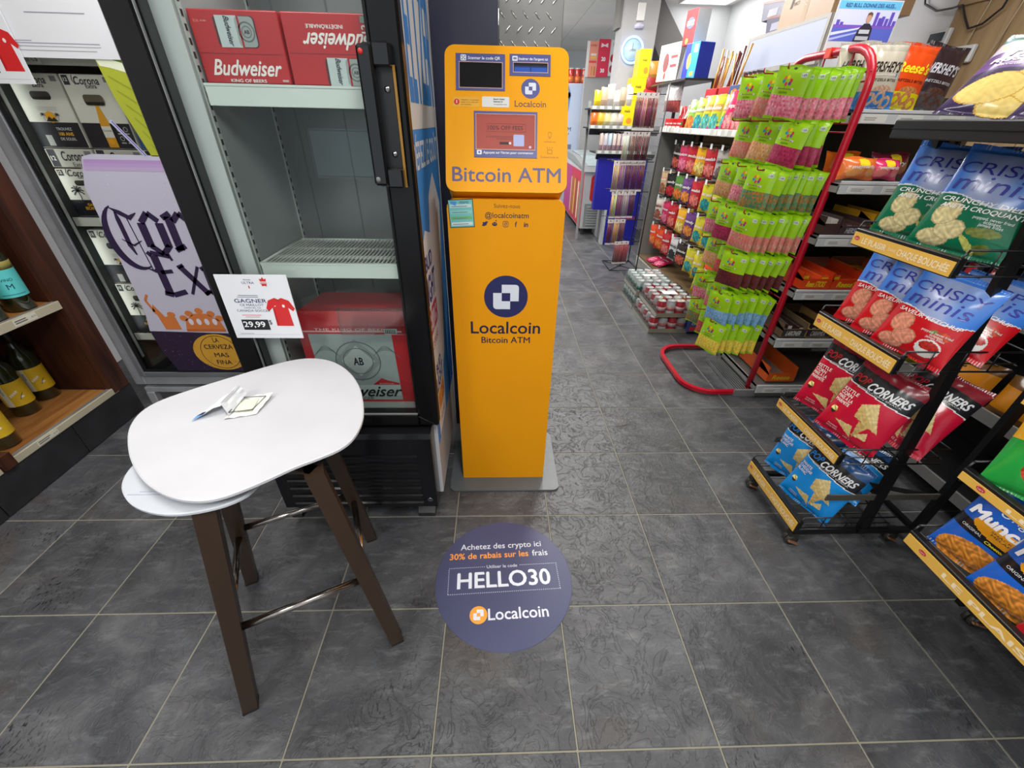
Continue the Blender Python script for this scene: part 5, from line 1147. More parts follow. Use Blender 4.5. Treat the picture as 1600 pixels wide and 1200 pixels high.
# ================================================================ CHIP RACKS
CASTER_TYRE = (52, 50, 46)
def chip_rack(loc, label, tiers, y0, y1, xf, header, name='chip_rack', rec=0.0):
    """tiers: list of (z of the strip's lower edge, strip height); faces -x"""
    t = thing(name, label, 'snack rack', loc); K = (18, 18, 19)
    def B(c=K): return WB(loc, c)
    zt = header if header else 1.35
    def ux(z): return xf+0.30-0.145*(z/1.2) if not rec else xf+0.40-.05*z
    for y_ in (y0+0.002, y1-0.02):
        m = B(); m.bar((ux(0.08), y_+0.01, 0.08), (ux(zt), y_+0.01, zt), 0.02, 0.034); part('upright', m, POWDER, t)
        m = B(); m.box(xf+0.50, xf+0.535, y_, y_+0.02, 0.08, zt+.1); part('rear_post', m, POWDER, t)
    m = B(); 
    m.box(xf+0.02+rec, xf+0.54, y0+.01, y0+0.03, 0.065, 0.085); m.box(xf+0.02+rec, xf+0.54, y1-0.03, y1-.01, 0.065, 0.085); m.box(xf+0.02+rec, xf+0.04+rec, y0+.03, y1-0.03, 0.065, 0.085); m.box(xf+0.52, xf+0.54, y0+.03, y1-0.03, 0.065, 0.085)
    part('base_frame', m, POWDER, t)
    m = B(); m.bar((xf+0.06+rec, y0+0.012, 0.28), (xf+0.53, y0+0.012, 0.28), 0.006, 0.028, (84, 80, 72)); m.bar((xf+0.06+rec, y1-0.012, 0.28), (xf+0.53, y1-0.012, 0.28), 0.006, 0.028, (60, 58, 54))
    m.bar((xf+0.2+rec*.6, y0+0.02, 0.28), (xf+0.46, y1-0.02, 0.10), 0.004, 0.02); m.bar((xf+0.46, y0+0.02, 0.28), (xf+0.2+rec*.6, y1-0.02, 0.10), 0.004, 0.02); part('cross_brace', m, POWDER, t)
    for (cx, cy) in ((xf+0.03+rec, y0+0.025), (xf+0.03+rec, y1-0.03), (xf+0.46, y0+0.035), (xf+0.46, y1-0.035)):
        m = B((50, 48, 44)); m.bar((cx, cy, 0.066), (cx, cy, 0.048), 0.03, 0.03); m.add([(cx-.018, cy-.014, .055), (cx+.02, cy-.014, .055), (cx+.012, cy-.014, .02), (cx-.012, cy-.014, .02), (cx-.018, cy+.014, .055), (cx+.02, cy+.014, .055), (cx+.012, cy+.014, .02), (cx-.012, cy+.014, .02)], [(0, 3, 2, 1), (4, 5, 6, 7), (0, 1, 5, 4), (1, 2, 6, 5), (3, 0, 4, 7)])
        cs = part('caster', m, PLAS, t)
        for s_ in (-1, 1):
            m = B(CASTER_TYRE); m.M = m.M @ Matrix.Translation((cx, cy+s_*0.009, 0.025)) @ Matrix.Rotation(pi/2, 4, 'X'); m.lathe([(0.012, -.006), (0.025, -.006), (0.025, .006), (0.012, .006)], 18); part('caster_wheel', m, PLAS, cs)
        m = B((150, 104, 76)); m.bar((cx-.02, cy-.018, .03), (cx+.02, cy-.02, .012), .012, .006); part('brake_lever', m, PLAS, cs)
    for (zb, hh) in tiers:
        m = B(); m.box(xf+0.001, xf+0.022, y0, y1, zb-0.004, zb+hh+0.008, bev=0.002); fr_ = part('tier_rail', m, POWDER, t)
        m = B((226, 178, 78)); m.box(xf-0.0015, xf+0.001, y0+.004, y1-.004, zb, zb+hh-.002)
        part('label_strip', m, PAPER, fr_, 'yellow label strip')
        m = MB(); m.M = Matrix.Translation((xf-0.0019-loc[0], (y0+y1)/2-loc[1], zb+hh*.46-loc[2])) @ Matrix.Rotation(-pi/2, 4, 'Z'); L_ = (y1-y0); g_ = hh
        m.disc(-L_*.44, g_*.06, .011, .0065, 0, (190, 44, 60), 12); m.text("Lay's", -L_*.44, g_*.06, w=.014, y=-.0003, col=(236, 220, 214)); WHT = (244, 226, 188)
        m.text('LE PLAISIR', -L_*.24, 0, w=L_*.27, h=g_*.42, col=WHT, bold=.03); m.text('DANS', -L_*.045, 0, w=L_*.075, h=g_*.22, col=WHT); m.text('CHAQUE', L_*.105, 0, w=L_*.19, h=g_*.45, col=WHT, bold=.03); m.text('BOUCHÉE', L_*.34, 0, w=L_*.25, h=g_*.45, col=WHT, bold=.03)
        part('strip_print', m, PAPER, fr_)
        m = B(); zf = zb+hh-.02 if hh > .03 else zb
        zf = zb+hh-0.006
        xe = xf+0.385
        for y_ in (y0+.002, y1-.002):
            for dz in (0.035, -0.032): m.rod((xf+.015, y_, zf+dz), (xe, y_, zf+dz), 0.003, 6)
            for x_ in (0.10, 0.2, 0.3): m.rod((xf+x_, y_, zf-.032), (xf+x_, y_, zf+.035), 0.002, 5)
            m.rod((xf+.015, y_, zf+.035), (xf+.004, y_, zf+.006), 0.003, 6)
        for k in range(8): y_ = y0+.01+(y1-y0-.02)*k/7; m.rod((xf+.018, y_, zf-.008), (xe, y_, zf-.008), 0.0022, 5)
        for x_ in (0.12, 0.22, 0.32, 0.38): m.rod((xf+x_, y0, zf-.011), (xf+x_, y1, zf-.011), 0.003, 6)
        m.rod((xe, y0, zf+.035), (xe, y1, zf+.035), 0.003, 6)
        part('wire_basket', m, POWDER, t)
    if header:
        m = B((30, 30, 31)); m.box(xf-.02, xf+.02, y0-.18, y1+.012, header, header+.046, bev=.003); m.box(xf+.001, xf+.4, y0-.18, y1+.012, header+.0, header+.006); hp_ = part('header_bar', m, POWDER, t)
        m = B((20, 20, 21)); m.box(xf-.0225, xf-.02, y0-.18, y1+.012, header+.024, header+.0255); part('header_groove', m, POWDER, hp_)
    return t
TI = [(0.093, .053), (0.462, .038), (0.836, .045), (1.133, .040)]
R1 = (1.95, 0.81, 0.0)
chip_rack(R1, 'black wire snack rack on casters with four yellow label strips, beside the candy rack', TI, 0.628, 0.988, 1.762, 1.434)
R2 = (1.98, -0.15, 0.0)
chip_rack(R2, 'second black wire snack rack at the right edge, nearest the camera', [(0.426, .036), (0.690, .024), (0.93, .04)], -0.62, 0.350, 1.790, None, rec=0.42)
m = WB(R2, (20, 20, 21)); m.box(2.24, 2.62, 0.356, 0.372, 0.07, 2.0); m.box(2.14, 2.24, 0.356, 0.372, 0.5, 2.0)
[m.box(2.27, 2.29, 0.3722, 0.3732, .30+.035*k, .312+.035*k, (90, 88, 84)) for k in range(30)]
part('side_panel', m, POWDER, bpy.data.objects['chip_rack.001'])
DG = (2.75, 0.2, 0.0)
dg = thing('dark_shelving', 'dark wire shelving unit glimpsed through the back of the black snack racks', 'shelving', DG)
m = WB(DG, (26, 25, 26)); m.box(3.0, 3.03, -1.2, 1.62, 0.0, 1.7); part('back_panel', m, MATTE, dg)
for z in (0.12, 0.48, 0.84, 1.16, 1.45):
    m = WB(DG, (46, 45, 46)); m.box(2.56, 3.0, -1.2, 1.62, z-.012, z); m.box(2.548, 2.56, -1.2, 1.62, z-.02, z+.03, (120, 120, 118)); part('shelf', m, POWDER, dg)
for y_ in (-1.2, 0.2, 1.6): m = WB(DG, (30, 30, 31)); m.box(2.96, 3.0, y_, y_+.02, 0, 1.7); part('upright', m, POWDER, dg)
LEAN = radians(-13)
G1 = 'chip bags on the black wire rack'
b_ = lambda key, lab, x, y, z, rx=LEAN, ry=0, rz=-pi/2, g=G1: bag(key, 'chip_bag', lab, 'chip bag', (x, y, z), rz+.48, rx, ry, g)
b_('dill', 'green and blue rice cake bag at left on the fourth tier, half covered', 1.86, .895, 1.168, ry=radians(2))
b_('dill', 'green and blue crunchy dill mini rice cake bag at right on the fourth tier', 1.85, .745, 1.163, ry=radians(4), rz=-pi/2-.05)
b_('ketchup', 'leftmost red and blue ketchup mini rice cake bag on the third tier', 1.87, .895, .868, ry=radians(2))
b_('ketchup', 'middle ketchup mini rice cake bag, mostly hidden, third tier', 1.86, .80, .866, ry=radians(4))
b_('ketchup', 'front ketchup mini rice cake bag with whole bowl of ketchup showing, third tier', 1.845, .70, .862, ry=radians(5), rz=-pi/2-.1)
b_('ketchup', 'ketchup mini rice cake bag lying back behind the front one near the upright', 1.96, .70, .885, ry=radians(8), rx=radians(-38))
b_('kettle', 'red kettle corn popped chip bag at left on the second tier', 1.87, .89, .492, ry=radians(3))
b_('kettle', 'red kettle corn popped chip bag in front, middle of the second tier', 1.85, .735, .485, ry=radians(6), rz=-pi/2-.06)
b_('kettle', 'red kettle corn popped chip bag lying back at the right of the second tier', 1.98, .70, .51, ry=radians(8), rx=radians(-34))
b_('cheddar', 'blue white-cheddar popped chip bag at left on the bottom tier', 1.87, .885, .140, ry=radians(2))
b_('cheddar', 'blue white-cheddar popped chip bag in front on the bottom tier', 1.845, .735, .128, ry=radians(6), rz=-pi/2-.08)
b_('cheddar', 'blue popped chip bag lying flat at the back of the bottom tier', 2.0, .80, .15, rx=radians(-62))
b_('rustic', 'purple and cream potato chip bag on top of the black rack, whole chips showing', 1.86, .84, 1.483, ry=radians(6), rx=radians(-47))
b_('rustic', 'second purple and cream potato chip bag on top of the rack at the right edge', 1.89, .66, 1.483, rx=radians(-47))
G2 = 'chip bags on the nearest rack'
b_('munch', 'blue snack mix bag at the left end of the lowest visible tier, nearest rack', 1.865, .235, .445, ry=radians(3), g=G2, rz=-pi/2-.22)
b_('munch', 'blue snack mix bag in the middle of the lowest visible tier, nearest rack', 1.845, .105, .445, ry=radians(4), g=G2, rz=-pi/2-.22)
b_('frito', 'gold and red corn chip bag at the right edge on the nearest rack', 1.83, -.02, .44, ry=radians(3), g=G2, rz=-pi/2-.25)
b_('corn', 'green and yellow snack bag on the upper strip of the nearest rack', 1.85, .235, .712, ry=radians(-4), g=G2, rx=radians(-25))
b_('corn', 'green and yellow snack bag cut off by the right edge, nearest rack', 1.84, .04, .712, ry=radians(3), g=G2, rx=radians(-25))

# ================================================================ RED CANDY RACK
RR = (2.21, 2.1, 0.0); RED = (186, 10, 40)
rk = thing('candy_rack', 'red tubular metal rack hung full of green candy bags', 'candy rack', RR)
ya, yb = 1.79, 2.47
arch = [(2.205, ya, 0.012), (2.21, ya, 0.6), (2.21, ya, 1.2), (2.21, ya, 1.60)] + [(2.21, ya+.16-.16*cos(t_), 1.60+.16*sin(t_)) for t_ in (pi/12*k for k in range(1, 6))]
arch += [(2.21, ya+.16, 1.762), (2.21, yb-.16, 1.762)] + [(2.21, yb-.16+.16*sin(t_), 1.60+.16*cos(t_)) for t_ in (pi/12*k for k in range(1, 6))] + [(2.21, yb, 1.58), (2.21, yb, 0.6), (2.205, yb, 0.012)]
m = WB(RR, RED); m.tube(arch, 0.0175, 12); part('frame_tube', m, ENAMEL, rk)
loop = [(2.235, ya-.045, .022), (2.0, ya-.05, .022)] + [(1.96-.17*sin(t_), ya+.12-.17*cos(t_), .022) for t_ in (pi/12*k for k in range(0, 7))] + [(1.96-.17*cos(t_), 2.2+.17*sin(t_), .022) for t_ in (pi/12*k for k in range(0, 7))] + [(2.235, 2.37, .022)]
m = WB(RR, RED); m.tube(loop, 0, flat=(.026, .022)); part('base_loop', m, ENAMEL, rk)
m = WB(RR, (150, 34, 30)); m.box(2.188, 2.232, 2.10, 2.14, 1.742, 1.782, (226, 60, 30)); part('red_sticker', m, PAPER, rk, 'orange-red sticker on the top tube')
HZ = [1.672, 1.478, 1.272, 1.068, 0.862, 0.632, 0.452]
PEGY = [1.86, 2.06, 2.25]
for z in HZ:
    m = WB(RR, (150, 20, 40)); m.rod((2.2, ya, z-.005), (2.2, yb, z-.005), .004, 6); m.rod((2.2, ya, z-.04), (2.2, yb, z-.04), .004, 6); part('grid_bar', m, ENAMEL, rk)
    for y_ in PEGY:
        m = WB(RR, (140, 14, 30)); m.tube([(2.2, y_, z), (1.875, y_, z), (1.868, y_, z+.004), (1.866, y_, z+.022)], .0032, 6); part('hook', m, ENAMEL, rk)
for y_ in (1.95, 2.15, 2.35):
    m = WB(RR, (150, 20, 40)); m.rod((2.205, y_, .42), (2.205, y_, 1.75), .004, 6); part('grid_bar', m, ENAMEL, rk)

SW, SH_ = .155, .198
def candy(win, lobes):
    def f(u, v):
        if v > .94 or v < .05: return (150, 204, 20)
        if v < .44:
            return snack(mixc(win, lobes, .5+.5*sin(u*23+3*sin(v*19))*sin(v*31+2*sin(u*17))), u, v, .10)
        return (158, 208, 26) if v > .46 else (96, 150, 30)
    return f
def candy_print(wf, w, h):
    a = MB(); y = -.0008
    for (dx, dz, c) in ((-.012, 0, (40, 140, 190)), (.0, .011, (244, 214, 30)), (.012, .002, (216, 50, 60)), (-.002, -.008, (214, 60, 110)), (.010, -.006, (120, 60, 150)), (-.010, .008, (236, 120, 40))): a.disc(-.012+dx*1.3, h*.72+dz*1.3, .0065, .008, y, c, 8, rot=dx*30, warp=wf)
    a.rect(-w*.34, w*.16, h*.565, h*.60, y, (226, 214, 222), warp=wf); a.text('bonbons', -w*.09, h*.583, w=w*.4, h=h*.028, y=y*1.6, col=(150, 40, 90), bold=.02, warp=wf); a.text('jujubes', -w*.1, h*.52, w=w*.26, y=y, col=(60, 90, 30), warp=wf)
    a.rect(w*.24, w*.40, h*.80, h*.88, y, (214, 222, 214), warp=wf); a.text('149', w*.32, h*.84, w=w*.12, y=y*1.6, col=(50, 60, 60), warp=wf); a.disc(0, h*.95, .008, .004, y, (60, 60, 60), 8, warp=wf)
    return a
CK = {'pink': ((226, 90, 118), (250, 180, 190)), 'berry': ((150, 30, 70), (196, 60, 100)), 'green': ((40, 140, 110), (214, 120, 50)), 'mix': ((206, 160, 140), (236, 110, 100)), 'dark': ((80, 30, 36), (120, 44, 50)), 'blue': ((100, 160, 214), (160, 200, 232)), 'yellow': ((236, 200, 40), (246, 224, 110)), 'orange': ((226, 150, 90), (240, 190, 150)), 'red': ((190, 60, 60), (220, 110, 90))}
for k, (a_, b2) in CK.items(): bag_proto('c_'+k, SW, SH_, .03, candy(a_, b2), candy_print, 18, 24, seed=len(k), back=(150, 200, 30))
# (row, peg) -> (kind, number of bags, words)
FILL = {(0, 0): ('pink', 7), (0, 1): ('mix', 3), (0, 2): ('pink', 3), (1, 0): ('berry', 4), (1, 1): ('orange', 3), (1, 2): ('mix', 3), (2, 0): ('green', 7), (2, 1): ('pink', 4), (2, 2): ('orange', 3),
        (3, 0): ('mix', 7), (3, 1): ('berry', 5), (3, 2): ('pink', 3), (4, 0): ('dark', 6), (4, 1): ('red', 2), (4, 2): ('orange', 3), (5, 0): ('blue', 6), (5, 1): ('mix', 4), (5, 2): ('pink', 2), (6, 0): ('yellow', 6), (6, 1): ('red', 2), (6, 2): ('green', 2)}
CW = {'pink': 'pink gummies', 'mix': 'mixed pale gummies', 'berry': 'dark pink gummies', 'orange': 'orange gummies', 'green': 'green and orange gummies', 'dark': 'dark brown gummies', 'red': 'red gummies', 'blue': 'pale blue gummies', 'yellow': 'yellow gummies'}
ROWW = ['top', 'second', 'third', 'fourth', 'fifth', 'sixth', 'bottom']; PEGW = ['nearest', 'middle', 'farthest']
rc = random.Random(5)
for (r_, p_), (k, n) in FILL.items():
    z = HZ[r_]-SH_*.945; pg = f'candy bags on the {PEGW[p_]} peg of the {ROWW[r_]} row'
    x0_ = 1.895 if n > 4 else (1.93 if r_ in (0, 2, 3) else 1.97)
    if (r_, p_) == (6, 0): x0_ = 1.885
    sp = min(.046, (2.18-x0_)/max(1, n)) if n > 4 else .04
    lead = None
    for i in range(n):
        od = ['frontmost', 'second', 'third', 'fourth', 'fifth', 'sixth', 'seventh', 'eighth'][i]
        lab = f'{od} green bag of {CW[k]}, {PEGW[p_]} peg, {ROWW[r_]} row of red rack'
        loc = (x0_+i*sp, PEGY[p_]+rc.uniform(-.008, .008), z+rc.uniform(-.004, .004)); rz = -pi/2+rc.uniform(-.10, .10)+.52; rx = radians(rc.uniform(-3, 6)); ry = radians(rc.uniform(-2, 9))
        if lead is None: lead = bag('c_'+k, 'candy_bag', lab, 'candy bag', loc, rz, rx, ry, pg)
        else: dup(lead, loc, rz, lab, rx=rx, ry=ry)

rd = random.Random(9); G3 = 'packets on the dark shelving'
CN = [((236, 150, 30), 'orange'), ((200, 40, 30), 'red'), ((226, 200, 40), 'yellow'), ((90, 60, 50), 'brown'), ((60, 50, 110), 'purple'), ((60, 110, 180), 'blue')]
for c, nm in CN:
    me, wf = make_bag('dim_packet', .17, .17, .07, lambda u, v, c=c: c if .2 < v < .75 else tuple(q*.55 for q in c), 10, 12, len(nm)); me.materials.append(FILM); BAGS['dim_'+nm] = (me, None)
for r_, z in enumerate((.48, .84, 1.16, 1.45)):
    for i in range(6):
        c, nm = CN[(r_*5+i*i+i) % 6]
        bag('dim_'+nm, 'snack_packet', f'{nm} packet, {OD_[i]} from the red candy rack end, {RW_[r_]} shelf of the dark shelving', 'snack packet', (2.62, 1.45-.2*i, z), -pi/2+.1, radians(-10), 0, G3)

# ================================================================ END-CAP SHELVES BEHIND THE CHIP RACK
E0 = (2.65, 1.75, 0.0)
ec = thing('endcap_shelf', 'grey metal end-of-aisle shelving with silver price channels, behind the black rack', 'shelving', E0)
m = WB(E0, (56, 52, 50)); m.box(2.22, 3.15, 2.19, 2.21, 0.1, 1.60); part('back_panel', m, PLAS, ec)
for x_ in (2.205, 3.15):
    m = WB(E0, (120, 118, 112)); m.box(x_, x_+.03, 2.17, 2.215, 0, 1.62); part('upright', m, POWDER, ec)
m = WB(E0, (110, 110, 106)); m.box(2.215, 3.15, 1.72, 2.17, 0.0, 0.085, bev=.003); part('base_deck', m, POWDER, ec)
EZ = [(0.095, 1.70), (0.417, 1.70), (0.712, 1.70), (0.998, 1.70), (1.243, 1.70), (1.527, 1.80)]
for z, yf in EZ:
    m = WB(E0, (150, 150, 148)); m.box(2.205, 3.15, yf+.004, 2.19, z-.022, z-.012); m.box(2.205, 2.212, yf+.02, 2.19, z-.05, z-.012); s_ = part('shelf', m, POWDER, ec)
    m = WB(E0, (214, 216, 218)); m.box(2.2, 3.15, yf-.003, yf+.006, z-.010, z+.003, bev=.001); m.box(2.2, 3.15, yf-.005, yf+.003, z-.052, z-.014, (204, 207, 210)); part('price_channel', m, PLAS, s_, 'silver price channel')
    m = WB(E0, (226, 226, 220)); xx = 2.24
    for k in range(4):
        m.box(xx, xx+.12, yf-.0065, yf-.005, z-.049, z-.017); mm = MB(); m.M = Matrix.Translation((xx+.06-E0[0], yf-.007-E0[1], z-.033-E0[2])); m.text('ITEM 2', 0, .004, w=.05, y=0, col=(120, 116, 110)) if False else m.lines_of_text(-.045, .02, -.008, .008, 2, 0, (170, 168, 160)); m.M = Matrix.Translation((-E0[0], -E0[1], -E0[2])); xx += .17+.03*k
    part('price_ticket', m, PAPER, s_)
m = WB(E0, (150, 152, 154))
for k in range(7): m.box(2.10+k*.016, 2.104+k*.016, 1.73, 2.16, .004, .03)
m.box(2.08, 2.215, 1.715, 1.73, .002, .05); part('floor_grille', m, STEEL, ec)

def tray(label, x0, x1, y0, z, h, face, inner, kind, g, n=5, barc=(200, 80, 30), depth=.3, label_=None, words=None, wc=(240, 226, 40), band=None):
    w = x1-x0; loc = ((x0+x1)/2, y0, z); t = thing('candy_tray', label, 'candy box', loc, 0, g)
    a = MB(face); th = .004
    a.box(-w/2, w/2, 0, th, 0, h*.62); a.box(-w/2, -w/2+th, th, depth, 0, h); a.box(w/2-th, w/2, th, depth, 0, h); a.box(-w/2+th, w/2-th, depth-th, depth, 0, h*1.1, inner); a.box(-w/2+th, w/2-th, th, depth-th, 0, th, inner)
    a.prism([(0, h*.62), (depth*.35, h), (depth*.35, h*.5), (0, h*.5)][::-1], -w/2, -w/2+th, face, 'X'); part('tray_body', a, BOARD, t)
    if words:
        a = MB()
        if band: a.rect(-w*.5+.002, w*.5-.002, h*.05, h*.58, -.0006, band)
        a.text(words, 0, h*.31, w=w*.62, h=min(h*.34, .03), y=-.0012, col=wc, shear=.2, bold=.03); a.text('SWEETS', w*.3, h*.1, w=w*.2, y=-.0012, col=wc) if False else None
        part('tray_print', a, BOARD, t)
    rnd = random.Random(int(x0*1000)+int(z*100))
    for k in range(n):
        b = MB(barc); bw = w/n*.9; cx = -w/2+w/n*(k+.5)
        hh = h*(.45+.35*rnd.random()) if kind == 'stack' else h*.7
        b.M = Matrix.Translation((cx, .02, .004)) @ Matrix.Rotation(rnd.uniform(-.08, .08), 4, 'Z')
        b.box(-bw/2, bw/2, 0, depth*.8, 0, hh*.4, bev=.002); b.box(-bw/2, bw/2, 0.005, depth*.78, hh*.42, hh, tuple(min(255, q*1.12) for q in barc), bev=.002); b.rect(-bw*.35, bw*.35, hh*.5, hh*.9, -.001+.004, wc if words else (230, 220, 200))
        part('candy_bar', b, BOARD, t)
    return t
g = 'open trays of chocolate on the end shelves'
OR_ = (226, 70, 26)
tray('open orange peanut-cup tray standing on the floor-level end shelf', 2.27, 2.45, 1.74, .1, .10, (226, 96, 30), (168, 160, 150), 's', g, n=0, words="Reese", wc=(240, 200, 40), depth=.34)
t = None
tray('left cardboard tray of dark chocolate bars, second end shelf', 2.23, 2.37, 1.72, .42, .085, (120, 100, 78), (96, 78, 60), 'stack', g, n=4, barc=(60, 40, 34), words='LARONER', wc=(220, 220, 214), band=(60, 56, 54))
tray('right cardboard tray of dark chocolate bars, second end shelf', 2.375, 2.52, 1.72, .42, .085, (196, 156, 96), (96, 78, 60), 'stack', g, n=4, barc=(40, 32, 34), words='CARAMILK', wc=(200, 200, 200), band=(50, 46, 50))
tray('third tray of dark bars on the second end shelf, behind the chip rack', 2.525, 2.70, 1.72, .42, .085, (150, 40, 40), (96, 78, 60), 'stack', g, n=4, barc=(120, 30, 34))
tray('left orange tray of peanut butter sticks, third end shelf', 2.22, 2.385, 1.715, .715, .09, OR_, (190, 130, 100), 'stack', g, n=3, barc=(230, 84, 30), words='Reese STICKS', wc=(250, 224, 40))
tray('right orange tray of peanut butter cups, third end shelf', 2.39, 2.56, 1.715, .715, .085, OR_, (150, 100, 80), 'stack', g, n=3, barc=(226, 74, 30), words="Reese's", wc=(250, 224, 40))
tray('orange tray of sweets seen through the wire tier, third end shelf', 2.57, 2.78, 1.715, .715, .09, (230, 110, 30), (150, 100, 80), 'stack', g, n=4, barc=(240, 160, 40))
tray('yellow and red tray seen behind the upright, third end shelf', 2.79, 3.02, 1.715, .715, .09, (226, 180, 40), (150, 100, 80), 'stack', g, n=4, barc=(200, 40, 40))
tray('brown and white tray at the left end of the fourth end shelf', 2.215, 2.30, 1.715, 1.0, .085, (70, 50, 48), (60, 44, 40), 'stack', g, n=2, barc=(206, 200, 196))
tray('grey-brown chocolate bar tray with silver lettering, fourth end shelf', 2.305, 2.45, 1.712, 1.0, .07, (84, 66, 66), (60, 44, 40), 'stack', g, n=4, barc=(96, 70, 66), words="HERSHEY", wc=(190, 190, 196), band=(70, 54, 56))
tray('yellow-banded chocolate tray beside the silver-lettered one, fourth end shelf', 2.455, 2.53, 1.712, 1.0, .10, (226, 166, 30), (60, 44, 40), 'stack', g, n=2, barc=(50, 36, 36))
tray('dark chocolate tray hidden behind the green bags, fourth end shelf', 2.54, 2.8, 1.712, 1.0, .08, (60, 40, 44), (60, 44, 40), 'stack', g, n=4, barc=(150, 40, 40))
tray('red and orange tray at the right of the fourth end shelf', 2.81, 3.05, 1.712, 1.0, .10, (220, 70, 30), (60, 44, 40), 'stack', g, n=4, barc=(230, 180, 40))
def flatbag(label, x0, x1, y0, z, h, c1, word, g, c2=(250, 220, 40), dep=.10):
    w = x1-x0; key = 'fb_'+label[:14]
    def pt(u, v):
        if ell(u, v, .5, .7, .16, .2) < 1: return c2
        if ell(u, v, .3, .3, .2, .2) < 1 or ell(u, v, .75, .3, .15, .2) < 1: return mixc(c1, (250, 220, 140), .45)
        return c1
    bag_proto(key, w, h, dep, pt, lambda wf, w, h: MB().text(word, 0, h*.5, w=w*.55, h=h*.16, y=-.001, col=(240, 236, 226), shear=.1, bold=.03, warp=wf), 22, 20, seed=len(label))
    return bag(key, 'sweets_pouch', label, 'sweets bag', ((x0+x1)/2, y0+.05, z), 0, radians(-14), 0, g)
g = 'gummy pouches on the fifth end shelf'
flatbag('orange gummy pouch at left on the fifth end shelf', 2.215, 2.40, 1.72, 1.248, .095, (236, 120, 50), 'maynards', g)
flatbag('pink gummy pouch beside the orange one on the fifth end shelf', 2.36, 2.52, 1.725, 1.248, .09, (216, 50, 104), 'maynards', g)
flatbag('orange pouch lying at the back of the fifth end shelf', 2.24, 2.42, 1.86, 1.25, .11, (236, 110, 30), 'sour', g)
flatbag('dark red pouch behind the pink pouch on the fifth end shelf', 2.46, 2.66, 1.84, 1.25, .11, (120, 30, 50), 'berry', g)
flatbag('blue pouch behind the green rice cake bags on the fifth end shelf', 2.66, 2.86, 1.74, 1.248, .13, (40, 100, 190), 'blue', g)
flatbag('yellow pouch at the right end of the fifth end shelf', 2.87, 3.08, 1.74, 1.248, .13, (226, 190, 60), 'citron', g)
g = 'pretzel bags on the top end shelf'
for key, lab, x, y_, z, ry, rz in (('creme', 'cream and blue pretzel bag in front beside the red tube, top end shelf', 2.31, 1.86, 1.532, 0, 0), ('creme', 'second cream pretzel bag, tucked behind the first and the red tube', 2.255, 1.95, 1.545, -3, 0), ('peanut', 'bright orange pretzel bag leaning beside the cream one, top end shelf', 2.43, 1.865, 1.532, 6, 0), ('peanut', 'orange pretzel bag hidden behind the first orange one', 2.44, 1.94, 1.545, 3, 0), ('dark', 'dark chocolate pretzel bag leaning right, top end shelf', 2.56, 1.87, 1.532, 9, 0), ('dark', 'dark pretzel bag behind the first dark one', 2.60, 1.95, 1.545, 12, 0)):
    bag(key, 'pretzel_bag', lab, 'pretzel bag', (x, y_, z), radians(rz-10), radians(-10), radians(ry), g)
def flat_label_bag(): pass

# blue drink bags and bottles seen through the red tube
t = thing('blue_bag_stack', 'shiny blue snack bag behind the wire arms of the red rack', 'snack bag', (2.40, 2.02, 1.532), 0)
me, wf = make_bag('blue_snack', .2, .15, .07, lambda u, v: (30, 90, 180) if (u+v) % .5 > .1 else (60, 130, 210), 20, 18, 21); part('bag_body', me, FILM, t)

# ================================================================ POSTER BOARD, LIGHT BOX AND CARTONS ABOVE
PB = (2.37, 2.20, 1.605)
t = thing('energy_drink_poster', 'blue and white energy drink poster board with a driver, above the pretzel bags', 'poster', PB)
a = MB((214, 216, 222)); a.box(-.155, .16, 0, .006, 0, .37); part('backing_board', a, PAPER, t)
a = MB(); y = -.0006; x0, x1, z0, z1 = -.15, .155, .215, .365
a.rect(x0, x1, z0, z1, y, (216, 220, 246)); a.rect(x0, x1, z1-.03, z1, y*1.5, (110, 196, 240)); a.rect(x0, x1, z0, z0+.05, y*1.5, (92, 106, 206)); a.rect(x0, x1, z0+.05, z0+.062, y*1.6, (130, 90, 200))
for k, (bx, bh) in enumerate(((-.14, .02), (-.12, .012), (.045, .05), (.065, .03), (.08, .036), (.10, .028), (.12, .052), (.14, .02))): a.rect(bx, bx+.016, z0+.06, z0+.06+bh, y*2, (104, 80, 196))
a.poly([(x0, z0+.02), (.0, z0+.05), (.0, z0+.055), (x0, z0+.032)], y*2, (220, 226, 250)); a.poly([(x0, z0), (.02, z0+.04), (.02, z0+.045), (x0, z0+.01)], y*2, (180, 190, 246))
a.poly([(-.03, z0), (.055, z0), (.05, z0+.05), (.03, z0+.068), (.002, z0+.068), (-.02, z0+.045)], y*3, (46, 44, 64)); a.rect(-.012, .04, z0+.03, z0+.045, y*4, (206, 206, 214)); a.rect(-.02, .045, z0+.005, z0+.02, y*4, (190, 190, 200))
a.disc(.016, z0+.088, .013, .018, y*4, (206, 160, 136), 16); a.poly([(.003, z0+.09), (.004, z0+.106), (.016, z0+.111), (.028, z0+.106), (.029, z0+.09), (.022, z0+.1), (.008, z0+.1)], y*5, (110, 80, 50))
a.text('RED BULL DONNE DES AILES...', .005, z1-.016, w=.25, h=.014, y=y*3, col=(50, 80, 150), shear=.1, bold=.02); part('poster_print', a, PAPER, t)
LB0 = (2.73, 3.36, 1.56)
t = thing('light_box', 'long glowing white light box sign on the shelving top', 'light box', LB0)
m = WB(LB0, (178, 172, 166)); m.box(2.625, 2.86, 2.88, 3.86, 1.80, 2.05, bev=.004); part('sign_case', m, PLAS, t)
m = WB(LB0, (150, 146, 140)); 
for q in ((2.618, 2.625, 2.88, 3.86, 2.03, 2.05), (2.612, 2.625, 2.88, 3.86, 1.80, 1.83), (2.618, 2.625, 2.88, 2.905, 1.83, 2.03), (2.618, 2.625, 3.835, 3.86, 1.83, 2.03)): m.box(*q)
part('sign_frame', m, PLAS, t)
